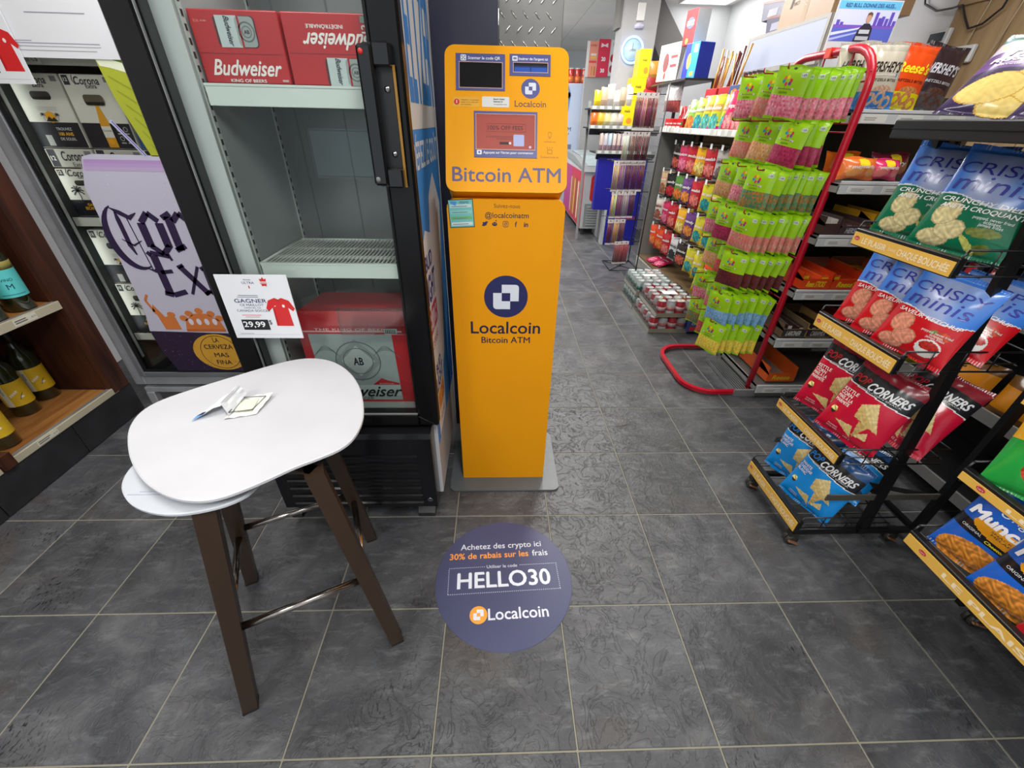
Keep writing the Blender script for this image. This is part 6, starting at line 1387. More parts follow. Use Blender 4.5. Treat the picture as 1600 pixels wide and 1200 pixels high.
m = WB(LB0); m.box(2.620, 2.625, 2.905, 3.835, 1.83, 2.03); part('light_panel', m, LIGHTBOX, t)
for y_ in (2.95, 3.78): m = WB(LB0, (120, 118, 116)); m.box(2.70, 2.74, y_, y_+.03, 1.56, 1.80); part('support_post', m, POWDER, t)
t = thing('cardboard_box', 'large brown cardboard box resting on the glowing light box', 'box', (2.9, 3.22, 2.052))
a = WB((2.9, 3.22, 2.052), (170, 138, 106)); a.box(2.64, 3.15, 2.93, 3.52, 2.052, 2.50, bev=.003); part('box_body', a, BOARD, t)
a = WB((2.9, 3.22, 2.052)); a.M = a.M @ Matrix.Translation((2.6392, 3.225, 2.052)) @ Matrix.Rotation(-pi/2, 4, 'Z'); a.rect(-.02, .03, 0, .45, 0, (186, 158, 128)); a.poly([(-.19, .10), (-.165, .10), (-.155, .15), (-.18, .15)], -.001, (60, 44, 34)); a.text('YACT', -.12, .12, w=.07, y=-.001, col=(90, 70, 56), bold=.02); a.text('FRAGILE', .005, .16, w=.14, h=.018, y=-.001, col=(220, 206, 190), rot=pi/2*.96); part('tape_and_print', a, PAPER, t, stuff=True)
for k, (y_, z_, sc) in enumerate(((3.60, 2.052, 1.0), (3.70, 2.14, 1.1))):
    t = thing('display_tray', ['navy cardboard display tray with a brown rim, left of the brown box', 'second navy display tray, propped above the first near the ceiling'][k], 'carton', (2.72, y_, z_), .1*k, 'navy display trays', ry=.1*k)
    a = MB((40, 38, 76)); s_ = sc; a.prism([(-.14*s_, 0), (.1*s_, 0), (.14*s_, .1*s_), (-.02, .085*s_), (-.16*s_, .07*s_)], -.06, .07, axis='X'); part('tray_body', a, BOARD, t)
    a = MB((130, 76, 66)); a.prism([(-.16*s_, .07*s_), (-.02, .085*s_), (.14*s_, .1*s_), (.145*s_, .112*s_), (-.02, .098*s_), (-.165*s_, .08*s_)], -.062, .072, axis='X'); part('tray_rim', a, BOARD, t)
    a = MB(); a.M = Matrix.Rotation(-pi/2, 4, 'Z'); a.rect(-.05, .06, .015, .06, -.0615, (150, 150, 170)); part('tray_print', a, PAPER, t)

# wood panelling and cables on the right wall
wp = struct('trim_1', (lambda m: (m.box(XR-.02, XR-.002, -1.5, 3.045, .3, CEIL), m)[1])(MB((110, 86, 60))), W_PANEL)
pm_ = MB(); pm_.box(-.012, 0, -.1, .1, 0, 2.44, bev=.003); pme = pm_.mesh('plank'); pme.materials.append(W_PANEL)
for k in range(20): part('plank', pme, W_PANEL, wp, loc=(XR-.02, 2.94-.204*k, .3))
m = MB((150, 116, 80)); m.box(XR-.045, XR-.032, -1.5, 3.04, 2.12, 2.16, bev=.003); part('batten', m, W_PANEL, wp)
m = MB((40, 38, 38)); m.tube([(XR-.02, 3.40, 2.30), (XR-.02, 3.34, 2.19), (XR-.03, 3.2, 2.13), (XR-.05, 3.06, 2.12), (XR-.06, 2.98, 2.12), (XR-.06, 2.92, 2.05), (XR-.06, 2.86, 1.99), (XR-.06, 2.78, 2.0), (XR-.06, 2.70, 2.06), (XR-.06, 2.68, 2.18), (XR-.04, 2.70, 2.6)], .006, 6)
solo('power_cable', m, PLAS, 'black cable hanging in a loop over the pale wood panelling', 'cable')
for k, (ya_, yb_) in enumerate(((2.88, 2.72), (2.68, 2.50))):
    m = MB((206, 190, 160)); m.rod((XR-.05, ya_, 1.6), (XR-.05, yb_, 2.7), .003, 5); solo('thin_cord', m, PLAS, ['thin pale cord on the wood panelling, the one nearer the white wall', 'thin pale cord on the wood panelling, the one further right'][k], 'cord', group='pale cords')
for k, (y_, z_) in enumerate(((3.07, 1.97), (2.84, 1.86))):
    t = thing('wall_controller', ['white control unit with dark window at the edge of the wood panelling', 'lower white control unit with dark window, just above the dark pretzel bag'][k], 'control panel', (XR-.034, y_, z_), -pi/2, 'white wall control units')
    a = MB((220, 222, 224)); a.box(-.085, .085, -.028, 0, -.045, .045, bev=.006); part('casing', a, PLAS, t); a = MB((60, 74, 80)); a.box(-.055, .055, -.030, -.028, -.02, .028); part('display_window', a, GLOSS, t)

# ================================================================ AISLE GONDOLA WITH PEGGED SWEETS
A0 = (2.4, 3.4, 0.0)
ag = thing('sweets_gondola', 'long grey aisle gondola with tan pegboard and pegged sweets, left of its red rack', 'shelving', A0)
GY0, GY1, GX, GB = 2.24, 4.50, 2.237, 2.62
m = WB(A0, (150, 148, 138)); m.box(GX, GB+.3, GY0, GY1, 0.0, .13, bev=.004); m.box(GX-.004, GX, GY0, GY1, .02, .125, (160, 160, 152)); part('base_plinth', m, POWDER, ag)
m = WB(A0, (112, 92, 66)); m.box(GX+.01, GB, GY0, GY1, .13, .145); part('base_deck', m, PLAS, ag)
m = WB(A0, (150, 124, 84)); m.box(GB, GB+.02, GY0, GY1, .13, 1.56); part('pegboard', m, MATTE, ag)
for y_ in (GY1-.03, 3.35, GY0):
    m = WB(A0, (140, 140, 134)); m.box(GB-.03, GB+.03, y_, y_+.03, .1, 1.58); part('upright', m, POWDER, ag)
m = WB(A0, (138, 138, 134)); m.prism([(GX, .02), (GX+.02, 1.40), (GB, 1.40), (GB, .02)][::-1], GY1-.005, GY1+.012); part('end_panel', m, POWDER, ag, 'grey end panel')
m = WB(A0, (156, 156, 152)); m.box(GX+.01, GB, GY0, GY1, 1.385, 1.40); ts = part('top_shelf', m, POWDER, ag)
m = WB(A0, (206, 206, 198)); m.box(GX, GX+.01, GY0, GY1, 1.385, 1.43, bev=.001); part('price_channel', m, PLAS, ts, 'pale price channel')
m = WB(A0, (236, 236, 230)); rnd = random.Random(3); yy = GY0+.03
while yy < GY1-.08: m.box(GX-.0015, GX, yy, yy+.055, 1.39, 1.425, rnd.choice([(236, 236, 230), (222, 222, 214), (246, 246, 240)])); yy += rnd.choice([.06, .07, .11])
part('price_tickets', m, PAPER, ts, stuff=True)
def palbag(key, base, acc, dark, w=.15, h=.215, word='jujubes'):
    def pt(u, v):
        if v > .93 or v < .05: return tuple(x*.85 for x in base)
        if ell(u, v, .5, .28, .38, .2) < 1: return snack(acc, u, v, .3)
        if .55 < v < .78 and .1 < u < .9: return mixc(base, dark, .25)
        if v < .16: return dark
        return base
    bag_proto(key, w, h, .04, pt, lambda wf, w, h: MB().text(word, 0, h*.66, w=w*.7, h=h*.1, y=-.001, col=(244, 240, 236) if sum(base) < 520 else (60, 40, 50), shear=.15, bold=.03, warp=wf), 12, 16, seed=len(key)+int(base[0]))
PAL = {'choc': ((44, 30, 28), (196, 90, 70), (30, 20, 20), 'dark brown'), 'pink': ((216, 44, 96), (240, 120, 150), (150, 20, 70), 'pink'), 'red': ((196, 28, 40), (236, 120, 110), (130, 16, 24), 'red'), 'yellow': ((238, 176, 24), (250, 214, 120), (220, 120, 20), 'yellow'),
       'silver': ((182, 176, 170), (120, 100, 96), (60, 50, 50), 'silver'), 'teal': ((206, 196, 30), (40, 150, 150), (226, 170, 30), 'yellow and teal'), 'beige': ((206, 176, 134), (150, 100, 70), (226, 80, 50), 'beige'), 'green': ((86, 140, 60), (226, 120, 50), (60, 100, 40), 'green'),
       'purple': ((110, 60, 130), (236, 140, 60), (60, 40, 80), 'purple'), 'orange': ((236, 76, 24), (250, 130, 60), (180, 40, 20), 'orange'), 'black': ((36, 34, 36), (200, 40, 50), (20, 20, 20), 'black'), 'cream': ((214, 206, 196), (150, 90, 70), (200, 40, 40), 'cream'), 'white': ((212, 212, 214), (40, 40, 44), (90, 90, 96), 'white and black')}
WD = {'choc': 'chocolat', 'teal': 'sour patch', 'orange': "Reese's", 'cream': 'reglisse', 'red': 'swedish', 'yellow': 'jujubes', 'pink': 'bonbons'}
for k, (b1, a1, d1, nm) in PAL.items(): palbag('g_'+k, b1, a1, d1, word=WD.get(k, 'candy'))
ROWS = [(1.285, ['choc', 'pink', 'red', 'yellow', 'red', 'silver', 'teal', 'teal'], 4.12, .195), (1.035, ['beige', 'black', 'green', 'purple', 'red', 'teal', 'teal', 'orange'], 4.30, .205), (.78, ['cream', 'pink', 'red', 'yellow', 'purple', 'teal', 'teal', 'green'], 4.30, .205), (.51, ['orange', 'orange', 'red', 'white', 'choc', 'teal', 'teal', 'orange'], 4.30, .2)]
OD = ['first', 'second', 'third', 'fourth', 'fifth', 'sixth', 'seventh', 'eighth', 'ninth', 'tenth']; RW = ['top', 'second', 'third', 'lowest']
for r_, (hz, ks, y0_, sp) in enumerate(ROWS):
    m = WB(A0, (120, 116, 108)); m.rod((GB-.01, GY0+.05, hz-.01), (GB-.01, GY1-.05, hz-.01), .006, 6); part('hook_rail', m, POWDER, ag)
    for i, k in enumerate(ks):
        y_ = y0_-sp*i
        m = WB(A0, (140, 138, 134)); m.rod((GB, y_, hz), (GX+.07, y_, hz), .003, 5); m.rod((GB, y_, hz+.035), (GX+.055, y_, hz+.035), .002, 5); hk = part('peg_hook', m, STEEL, ag)
        m = WB(A0, (230, 232, 232)); m.box(GX+.048, GX+.05, y_-.018, y_+.018, hz+.008, hz+.045); part('hook_ticket', m, PAPER, hk)
        lead = None
        for q in range(2):
            pos = 'front' if q == 0 else 'back'
            lab = f'{PAL[k][3]} sweets bag, {pos} of {OD[i]} peg from far end, {RW[r_]} peg row'
            loc = (GX+.085+q*.05, y_+rnd.uniform(-.01, .01), hz-.205); rz = -pi/2+rnd.uniform(-.1, .25)+.25; ry = radians(rnd.uniform(-5, 5))
            if lead is None: lead = bag('g_'+k, 'sweets_bag', lab, 'sweets bag', loc, rz, 0, ry, 'pegged sweets bags on the aisle gondola')
            else: dup(lead, loc, rz, lab, ry=ry)
t = bag('g_pink', 'sweets_bag', 'pink sweets bag lying flat on the far end of the gondola base', 'sweets bag', (GX+.03, 4.2, .155), -pi/2, radians(-80), 0, 'loose bags on the gondola base')
dup(t, (GX+.05, 4.02, .156), -pi/2+.3, 'second pink sweets bag lying on the gondola base, nearer the can trays')
for k, (key, y_) in enumerate((('g_teal', 2.95), ('g_teal', 2.80), ('g_red', 2.62))): bag(key, 'sweets_bag', ['yellow and teal sour sweets bag slumped low beside the can trays', 'another yellow and teal sweets bag low beside the green candy bags', 'red sweets bag low on the gondola behind the green candy bags'][k], 'sweets bag', (GX+.05, y_, .23), -pi/2+.4, 0, .1, 'loose bags on the gondola base')

# things standing on the gondola top shelf
TZ = 1.4005
def carton_box(name, label, cat, x, y_, z, w, d, h, c, rz=-pi/2, side=None, word=None, wc=(240, 240, 240), group=None, deco=None, wsize=.6):
    """a printed box: w along its face, d deep, face towards local -y"""
    t = thing(name, label, cat, (x, y_, z), rz, group)
    a = MB(c); a.box(-w/2, w/2, 0, d, 0, h, bev=.002)
    if side: a.box(-w/2-.0005, -w/2, .002, d-.002, .002, h-.002, side); a.box(w/2, w/2+.0005, .002, d-.002, .002, h-.002, side)
    part('box_body', a, BOARD, t)
    a = MB()
    if deco: deco(a, w, h)
    if word: a.text(word, 0, h*.62, w=w*wsize, y=-.0012, col=wc, bold=.03)
    if word or deco: part('box_print', a, BOARD, t)
    return t
g = 'cartons on the gondola top shelf'
for k in range(4): carton_box('candy_carton', f'red and white candy-cane carton, {OD[k]} from the far end of the gondola top', 'candy box', 2.27, 4.40-.105*k, TZ, .09, .1, .1, (206, 30, 34), -pi/2+.3, word='kinder', group=g, deco=lambda a, w, h: (a.rect(-w*.45, w*.1, h*.05, h*.4, -.0006, (236, 226, 220)), a.rect(w*.15, w*.45, h*.45, h*.75, -.0006, (30, 120, 50))))
for k in range(3):
    t = thing('candy_sticks', f'cluster of red and white stick sweets standing behind the cartons, {OD[k]} from far end', 'candy', (2.36, 4.36-.13*k, TZ), 0, 'stick sweets clusters'); rnd = random.Random(k)
    for q in range(6):
        a = MB((200, 40, 40) if q % 2 else (226, 210, 200)); a.rod((rnd.uniform(-.03, .03), rnd.uniform(-.04, .04), .0), (rnd.uniform(-.05, .05), rnd.uniform(-.07, .07), .2), .008, 6); part('stick_sweet', a, FILM, t)
palbag('t_green', (150, 190, 90), (236, 130, 60), (120, 160, 60), .13, .24, 'fruits'); palbag('t_blue', (196, 206, 60), (60, 160, 170), (40, 50, 150), .13, .25, 'bubble'); palbag('t_mag', (206, 206, 50), (90, 180, 170), (190, 20, 130), .13, .26, 'bubble'); palbag('t_rose', (226, 40, 96), (240, 150, 150), (196, 20, 60), .17, .27, 'yopokki')
g = 'tall pouches on the gondola top shelf'
for key, lab, y_, x in (('t_green', 'pale green pouch beside the red cartons on the gondola top', 3.92, 2.30), ('t_blue', 'yellow pouch with blue foot on the gondola top', 3.76, 2.30), ('t_mag', 'yellow pouch with magenta foot on the gondola top, the left one', 3.60, 2.30), ('t_mag', 'yellow pouch with magenta foot on the gondola top, the right one', 3.45, 2.30), ('t_mag', 'silver-edged magenta pouch half hidden on the gondola top', 3.32, 2.33), ('t_rose', 'large rose-pink pouch at left on the gondola top', 3.17, 2.30), ('t_rose', 'large rose-pink pouch in the middle on the gondola top', 3.02, 2.29), ('t_rose', 'large rose-pink pouch behind the green candy bags on the gondola top', 2.85, 2.30)):
    bag(key, 'snack_pouch', lab, 'snack bag', (x, y_, TZ), -pi/2+.35, radians(-8), 0, g)
m = MB((130, 130, 126)); m.box(2.40, 2.66, 2.4, 4.75, 1.56, 1.58); t = solo('upper_shelf_board', m, POWDER, 'grey upper shelf board running above the gondola pegboard', 'shelf board')
UZ = 1.581
def jerky(label, y_, x, n, c, hz=.28):
    t = carton_box('jerky_tub', label, 'jerky stand', x, y_, UZ, .15, .10, .14, c, -pi/2+.2, group='jerky stick tubs', word='JACK LINKS', wsize=.7, deco=lambda a, w, h: (a.rect(-w*.45, w*.45, h*.7, h*.95, -.0006, (190, 24, 36)), a.rect(-w*.4, -w*.05, h*.3, h*.5, -.0006, (30, 110, 60))))
    rnd = random.Random(int(y_*100))
    for k in range(n):
        a = MB(rnd.choice([(110, 50, 40), (90, 36, 34), (206, 150, 60), (190, 190, 186)])); x_ = -.055+.11*k/(n-1); a.rod((x_, .05, .1), (x_+rnd.uniform(-.06, .1), .05+rnd.uniform(-.02, .03), .14+hz*rnd.uniform(.7, 1)), .008, 6); part('jerky_stick', a, FILM, t)
jerky('red tub of tall dark jerky sticks, nearer the far end of the gondola', 3.95, 2.44, 7, (190, 26, 36)); jerky('red tub of jerky sticks with yellow labels, beside the first tub', 3.72, 2.45, 6, (176, 30, 36))
carton_box('snack_carton', 'blue carton with an orange disc and red corner on the gondola top', 'snack box', 2.42, 3.45, UZ-.02, .17, .1, .16, (70, 90, 140), -pi/2+.2, group=g, word='100', wc=(240, 200, 60), deco=lambda a, w, h: (a.disc(-w*.1, h*.5, w*.28, h*.36, -.0006, (220, 110, 50)), a.rect(w*.2, w*.45, h*.65, h*.95, -.0006, (236, 70, 50))))
carton_box('snack_carton', 'navy carton with a grey panel beside the blue one on the gondola top', 'snack box', 2.44, 3.26, UZ-.02, .16, .1, .15, (30, 34, 60), -pi/2+.2, group=g, deco=lambda a, w, h: a.rect(-w*.3, w*.3, h*.2, h*.6, -.0006, (160, 164, 170)))
for k in range(4):
    a = MB((176, 176, 180)); a.lathe([(.018, 0), (.018, .2)], 12, cols=[(120, 60, 54), (176, 178, 182)]); a.box(-.024, .024, -.004, .004, .2, .212, (70, 70, 74)); a.lathe([(.0185, .02), (.0185, .12)], 12, (110, 50, 46)); solo('cigar_tube', a, FILM, f'clear tube of dark sticks, {OD[k]} from left, beside the light box', 'tube', (2.46, 3.42-.06*k, UZ+.14 if False else UZ), group='clear stick tubs')
carton_box('sign_card', 'white sign card with red round emblem standing at the gondola far end', 'sign', 2.36, 4.98, 1.84, .36, .004, .31, (228, 222, 212), -pi/2+.25, deco=lambda a, w, h: (a.disc(-w*.12, h*.5, .05, .08, -.0006, (190, 60, 60)), a.disc(-w*.12, h*.5, .035, .06, -.0012, (120, 70, 70)), a.rect(w*.1, w*.42, h*.6, h*.68, -.0006, (200, 60, 60)), a.rect(w*.1, w*.42, h*.36, h*.44, -.0006, (200, 60, 60)), a.disc(-w*.1, h*.14, .018, .03, -.0006, (236, 60, 50))))
carton_box('cookie_carton', 'tall blue cookie carton beside the white sign card', 'cookie box', 2.38, 4.42, 1.82, .20, .16, .27, (40, 150, 226), -pi/2+.25, side=(30, 50, 170), deco=lambda a, w, h: (a.rect(-w*.5, -w*.1, 0.002, h-.002, -.0006, (28, 46, 176)), a.disc(-w*.12, h*.5, .03, .06, -.0012, (236, 170, 80)), a.rect(w*.14, w*.4, h*.72, h*.94, -.0012, (226, 226, 226)), a.rect(w*.1, w*.35, h*.08, h*.2, -.0012, (240, 190, 60))))
carton_box('cookie_carton', 'red cookie carton standing on top of the blue one', 'cookie box', 2.38, 4.60, 2.092, .17, .14, .26, (206, 24, 32), -pi/2+.25, side=(190, 190, 190), word='RITZ', wsize=.6, deco=lambda a, w, h: (a.disc(0, h*.62, w*.32, h*.16, -.0006, (70, 90, 130)), a.disc(-w*.1, h*.12, w*.12, h*.08, -.0006, (240, 200, 60))))
m = MB((30, 30, 32)); m.box(2.30, 2.62, 4.25, 5.25, 1.80, 1.818, bev=.002); m.box(2.59, 2.62, 4.3, 4.33, 0.0, 1.80); m.box(2.59, 2.62, 5.2, 5.23, 0.0, 1.8); m.box(2.30, 2.62, 4.52, 4.9, 2.082-.264+.0, 2.082-.262)
solo('carton_ledge', m, POWDER, 'black ledge on posts holding the sign card and cookie cartons', 'shelf')
bag_proto('silver', .26, .24, .1, lambda u, v: snack((190, 190, 190), u, v, .1) if v > .4 else snack((150, 70, 66), u, v, .2), None, 20, 20, seed=31)
bag('silver', 'snack_bag', 'silver snack bag slumped under the black ledge at the gondola far end', 'snack bag', (2.36, 4.62, 1.56), -pi/2+.3, 0, 0)

# ================================================================ TRAYS OF CANS ON THE FLOOR
def can_tray(label, x0, y0, z, cols, nx=4, ny=6, pitch=.0775):
    w, d = nx*pitch, ny*pitch; t = thing('can_tray', label, 'can tray', (x0+w/2, y0, z), 0, 'shrink-wrapped can trays by the gondola')
    a = MB((150, 142, 126)); a.box(-w/2-.004, w/2+.004, -.004, d+.004, 0, .004); a.box(-w/2-.004, w/2+.004, -.006, -.004, 0, .035); a.box(-w/2-.006, -w/2-.004, -.006, d+.006, 0, .05, (170, 166, 154)); a.box(w/2+.004, w/2+.006, -.006, d+.006, 0, .035); a.box(-w/2-.004, w/2+.004, d+.004, d+.006, 0, .035); part('cardboard_tray', a, BOARD, t)
    ms = []
    for c, top in cols:
        b = MB(c); b.lathe([(.030, 0), (.0375, .008), (.0375, .108), (.031, .120), (.031, .1225), (.028, .1225), (.027, .118), (.004, .118)], 14, cols=[(190, 190, 190), c, c, (206, 206, 208), (214, 214, 214), (200, 200, 202), (214, 208, 206)]); b.lathe([(.0378, .045), (.0378, .075)], 14, top)
        me = b.mesh('can'); me.materials.append(FILM); ms.append(me)
    for i in range(nx):
        for j in range(ny): part('can', ms[(i+j) % len(ms)], FILM, t, loc=(-w/2+pitch*(i+.5), pitch*(j+.5), .005))
    a = MB((220, 220, 220)); a.box(-w/2-.0065, w/2+.0065, -.0075, d+.0075, .036, .131); part('shrink_wrap', a, CLEAR, t, 'clear shrink wrap')
    a = MB((226, 226, 222)); a.box(-.06, .06, d*.36, d*.52, .1315, .1322); part('paper_label', a, PAPER, t)
    return t
RC = [((190, 40, 56), (226, 190, 190)), ((196, 196, 196), (206, 120, 120))]
can_tray('lower shrink-wrapped tray of red and silver cans, nearest on the floor', 1.825, 2.655, 0, RC, 4, 6)
can_tray('upper shrink-wrapped tray of red and silver cans on top of the lower one', 1.865, 2.665, .134, RC, 4, 6)
GC = [((206, 210, 208), (70, 130, 110)), ((200, 204, 202), (60, 120, 110))]
can_tray('shrink-wrapped tray of white and green cans behind, on the floor', 1.83, 3.16, 0, GC, 4, 5); can_tray('shrink-wrapped tray of white and green cans on top of the rear one', 1.84, 3.155, .134, GC, 4, 5)
carton_box('tea_carton', 'blue printed carton on the floor beside the can trays', 'carton', 2.19, 2.62, 0.02, .12, .2, .12, (60, 80, 150), 0, word='CHIPS', deco=lambda a, w, h: a.rect(-w*.4, w*.4, h*.1, h*.4, -.0006, (200, 60, 60)))

# ================================================================ MEAT-STICK WIRE RACK
M0 = (2.05, 4.5, 0.0); MY = 4.33
t = thing('wire_rack', 'thin black wire floor rack hung with packs of meat sticks', 'wire rack', M0); K = (34, 34, 36)
m = WB(M0, K); m.tube([(1.88, 4.31, .006), (2.22, 4.31, .006), (2.22, 4.70, .006), (1.88, 4.70, .006)], .006, 6, closed=True); m.rod((1.88, 4.31, .006), (2.22, 4.7, .006), .004); m.rod((1.88, 4.7, .006), (2.22, 4.31, .006), .004); part('base_frame', m, POWDER, t)
for q in ((2.20, 4.33), (2.20, 4.68), (2.05, 4.50)):
    m = WB(M0, K); m.rod((q[0], q[1], 0), (q[0], q[1], 1.78 if q[0] > 2.1 else .3), .006, 6); part('rack_post', m, POWDER, t)
m = WB(M0, (110, 110, 112)); 
for k in range(9): m.rod((2.205, 4.34+.04*k, .3), (2.205, 4.34+.04*k, 1.76), .0018, 4)
for k in range(12): m.rod((2.205, 4.33, .3+.12*k), (2.205, 4.68, .3+.12*k), .0018, 4)
part('wire_mesh', m, POWDER, t, stuff=True)
def meat(label, x, y_, z, c, n, h=.20, w=.10):
    tt = thing('meat_stick_pack', label, 'meat stick pack', (x, y_, z), 0, 'meat stick packs on the wire rack'); rnd = random.Random(int(x*100+z*77))
    a = MB((214, 206, 204)); a.box(-w/2, w/2, 0, .006, -h, 0); part('clear_sleeve', a, CLEAR, tt)
    a = MB((220, 214, 212)); a.box(-w/2, w/2, -.001, .007, -h*.14, 0); a.disc(0, -h*.06, .006, .006, -.002, (60, 60, 60), 8); part('header_seal', a, PAPER, tt); a = MB((220, 214, 212)); a.box(-w/2, w/2, -.001, .007, -h, -h*.93); part('bottom_seal', a, PAPER, tt)
    for k in range(n):
        b = MB(tuple(min(255, q*rnd.uniform(.85, 1.15)) for q in c)); x_ = -w/2+w*(k+.5)/n; b.rod((x_, -.003, -h*.92), (x_+rnd.uniform(-.002, .002), -.003, -h*.14), w/n*.40, 6); part('meat_stick', b, FILM, tt)
    return tt
MR = (104, 46, 44)
spec = [(1.705, [(1.93, MR), (1.985, (176, 120, 124)), (2.04, MR), (2.095, MR)], .31, 'top'), (1.385, [(1.86, (196, 176, 176)), (1.93, (120, 90, 86)), (2.0, MR), (2.07, MR)], .27, 'second'), (1.13, [(1.80, (206, 176, 120)), (1.87, (170, 120, 120)), (1.94, MR), (2.01, MR), (2.08, MR)], .29, 'third'), (.845, [(1.82, (206, 190, 130)), (1.89, (140, 90, 96)), (1.96, (170, 150, 150)), (2.03, (90, 40, 40))], .27, 'fourth'), (.56, [(1.82, MR), (1.89, (206, 160, 70)), (1.96, (130, 60, 50))], .27, 'fifth'), (.325, [(1.93, (150, 60, 60)), (1.985, (160, 60, 70)), (2.04, (150, 56, 60))], .25, 'lowest')]
for z, xs, h, rw in spec:
    m = WB(M0, K); m.rod((min(q[0] for q in xs)-.05, MY+.06, z-.01), (2.2, MY+.06, z-.01), .004, 6); 
    for k, (x, c) in enumerate(xs): m.rod((x, MY+.25, z-.008), (x, MY-.01, z-.008), .0025, 5)
    m.rod((min(q[0] for q in xs)-.05, MY+.25, z-.008), (2.2, MY+.25, z-.008), .003, 5); part('hook_bar', m, POWDER, t)
    for k, (x, c) in enumerate(xs): meat(f'pack of meat sticks, {OD[k]} from the left in the {rw} row of the wire rack', x, MY+.012*k, z, c, 4, h, .062)

# ================================================================ BLUE DISPLAY, BLACK SNACK SHELF, SIGNS
D0 = (2.25, 5.6, 0.0)
t = thing('blue_display', 'royal blue cardboard floor display behind the meat stick rack', 'display stand', D0); NB = (30, 30, 150)
m = WB(D0, NB); m.box(2.06, 2.5, 5.5, 5.62, 0, .46, bev=.003); part('base_carton', m, BOARD, t)
m = WB(D0, (180, 182, 186)); m.box(2.02, 2.055, 5.5, 5.62, 0, .46); part('grey_side', m, BOARD, t)
m = WB(D0, NB); m.box(1.86, 2.5, 5.5, 5.62, .46, 1.125, bev=.003); part('upper_carton', m, BOARD, t)
m = WB(D0); m.M = m.M @ Matrix.Translation((2.3, 5.4992, .36)); m.text('RED', -.06, 0, w=.12, y=0, col=(210, 50, 80), bold=.03); m.text('BULL', .1, 0, w=.13, y=0, col=(210, 50, 80), bold=.03); part('display_print', m, PAPER, t)
N0 = (2.1, 5.65, 0.0)
t = thing('snack_shelf', 'black wire-edged shelf unit stacked with small snacks beyond the meat stick rack', 'shelving', N0)
for z in (1.16, 1.425, 1.62):
    xa = 1.68 if z > 1.2 else 1.8; xb = 2.56 if z < 1.5 else 2.05
    m = WB(N0, (34, 34, 36)); m.box(xa, xb, 5.45, 5.85, z-.035, z-.02); m.prism([(5.45, z-.035), (5.52, z-.10), (5.52, z-.035)], xa+.02, xb, axis='X'); s_ = part('shelf', m, POWDER, t)
    m = WB(N0, (150, 154, 150)); m.box(xa, xb, 5.442, 5.45, z-.035, z+.004); [m.box(xa+.02+.09*k, xa+.07+.09*k, 5.440, 5.442, z-.03, z, (206, 208, 202)) for k in range(int((xb-xa)/.09))]; part('price_channel', m, PLAS, s_)
for x_ in (1.72, 2.54): m = WB(N0, (150, 150, 150)); m.box(x_, x_+.03, 5.82, 5.85, 0, 1.68); part('upright', m, POWDER, t)
def mini(label, x, z, w, h, c, g, c2=None):
    tt = thing('snack_packet', label, 'snack packet', (x, 5.48, z), 0, g); me, wf = make_bag('snack_packet', w, h, .05, lambda u, v: c if v > .35 else (c2 or tuple(q*.8 for q in c)), 6, 8, int(x*100)); part('packet_body', me, FILM, tt); return tt
g = 'small packets on the black snack shelf'
cs = [((240, 206, 40), 'yellow'), ((214, 180, 150), 'tan'), ((206, 200, 190), 'pale'), ((226, 220, 210), 'white'), ((190, 170, 140), 'brownish'), ((222, 216, 206), 'cream')]
for k in range(6): mini(f'{cs[k][1]} snack packet, {OD[k]} from the left on the upper black shelf', 1.76+.075*k, 1.605, .09, .17+.03*(k % 3), cs[k][0], g)
cs = [((232, 110, 40), 'orange'), ((236, 190, 60), 'yellow'), ((214, 206, 150), 'pale green'), ((220, 214, 190), 'cream'), ((206, 190, 180), 'beige')]
for k in range(5): mini(f'{cs[k][1]} snack packet, {OD[k]} from the left on the middle black shelf', 1.74+.08*k, 1.41, .085, .15, cs[k][0], g)
for k in range(8): mini(f'slim pale packet, {OD[k]} from the left on the lowest black shelf', 1.86+.055*k, 1.145, .05, .20, [(214, 190, 180), (200, 196, 206), (190, 210, 226), (220, 200, 196)][k % 4], g, (150, 120, 130))
YL = (240, 206, 10)
for (x, z, w, h, lb) in ((2.13, 1.41, .17, .27, 'lowest of the three stacked yellow cartons on the black shelf'), (2.22, 1.681, .17, .22, 'middle of the three stacked yellow cartons'), (2.25, 1.902, .13, .26, 'topmost yellow carton beside the glowing ring clock')):
    carton_box('yellow_carton', lb, 'carton', x, 5.47, z, w, .2, h, YL, 0, side=(220, 180, 10), group='stacked yellow cartons', word='maïs', wc=(90, 80, 30), wsize=.4, deco=lambda a, w, h: a.disc(w*.2, h*.25, w*.2, h*.12, -.0006, (226, 140, 40)))
for k, (x, z, c, cn) in enumerate(((2.34, 1.42, (150, 30, 130), 'purple'), (2.36, 1.62, (200, 40, 40), 'red'), (2.40, 1.74, (150, 40, 40), 'dark red'), (2.42, 1.86, (190, 130, 50), 'golden'))): mini(f'{cn} snack pouch in the heap right of the yellow cartons', x, z, .2, .2, c, 'snack pouches heaped by the yellow cartons')
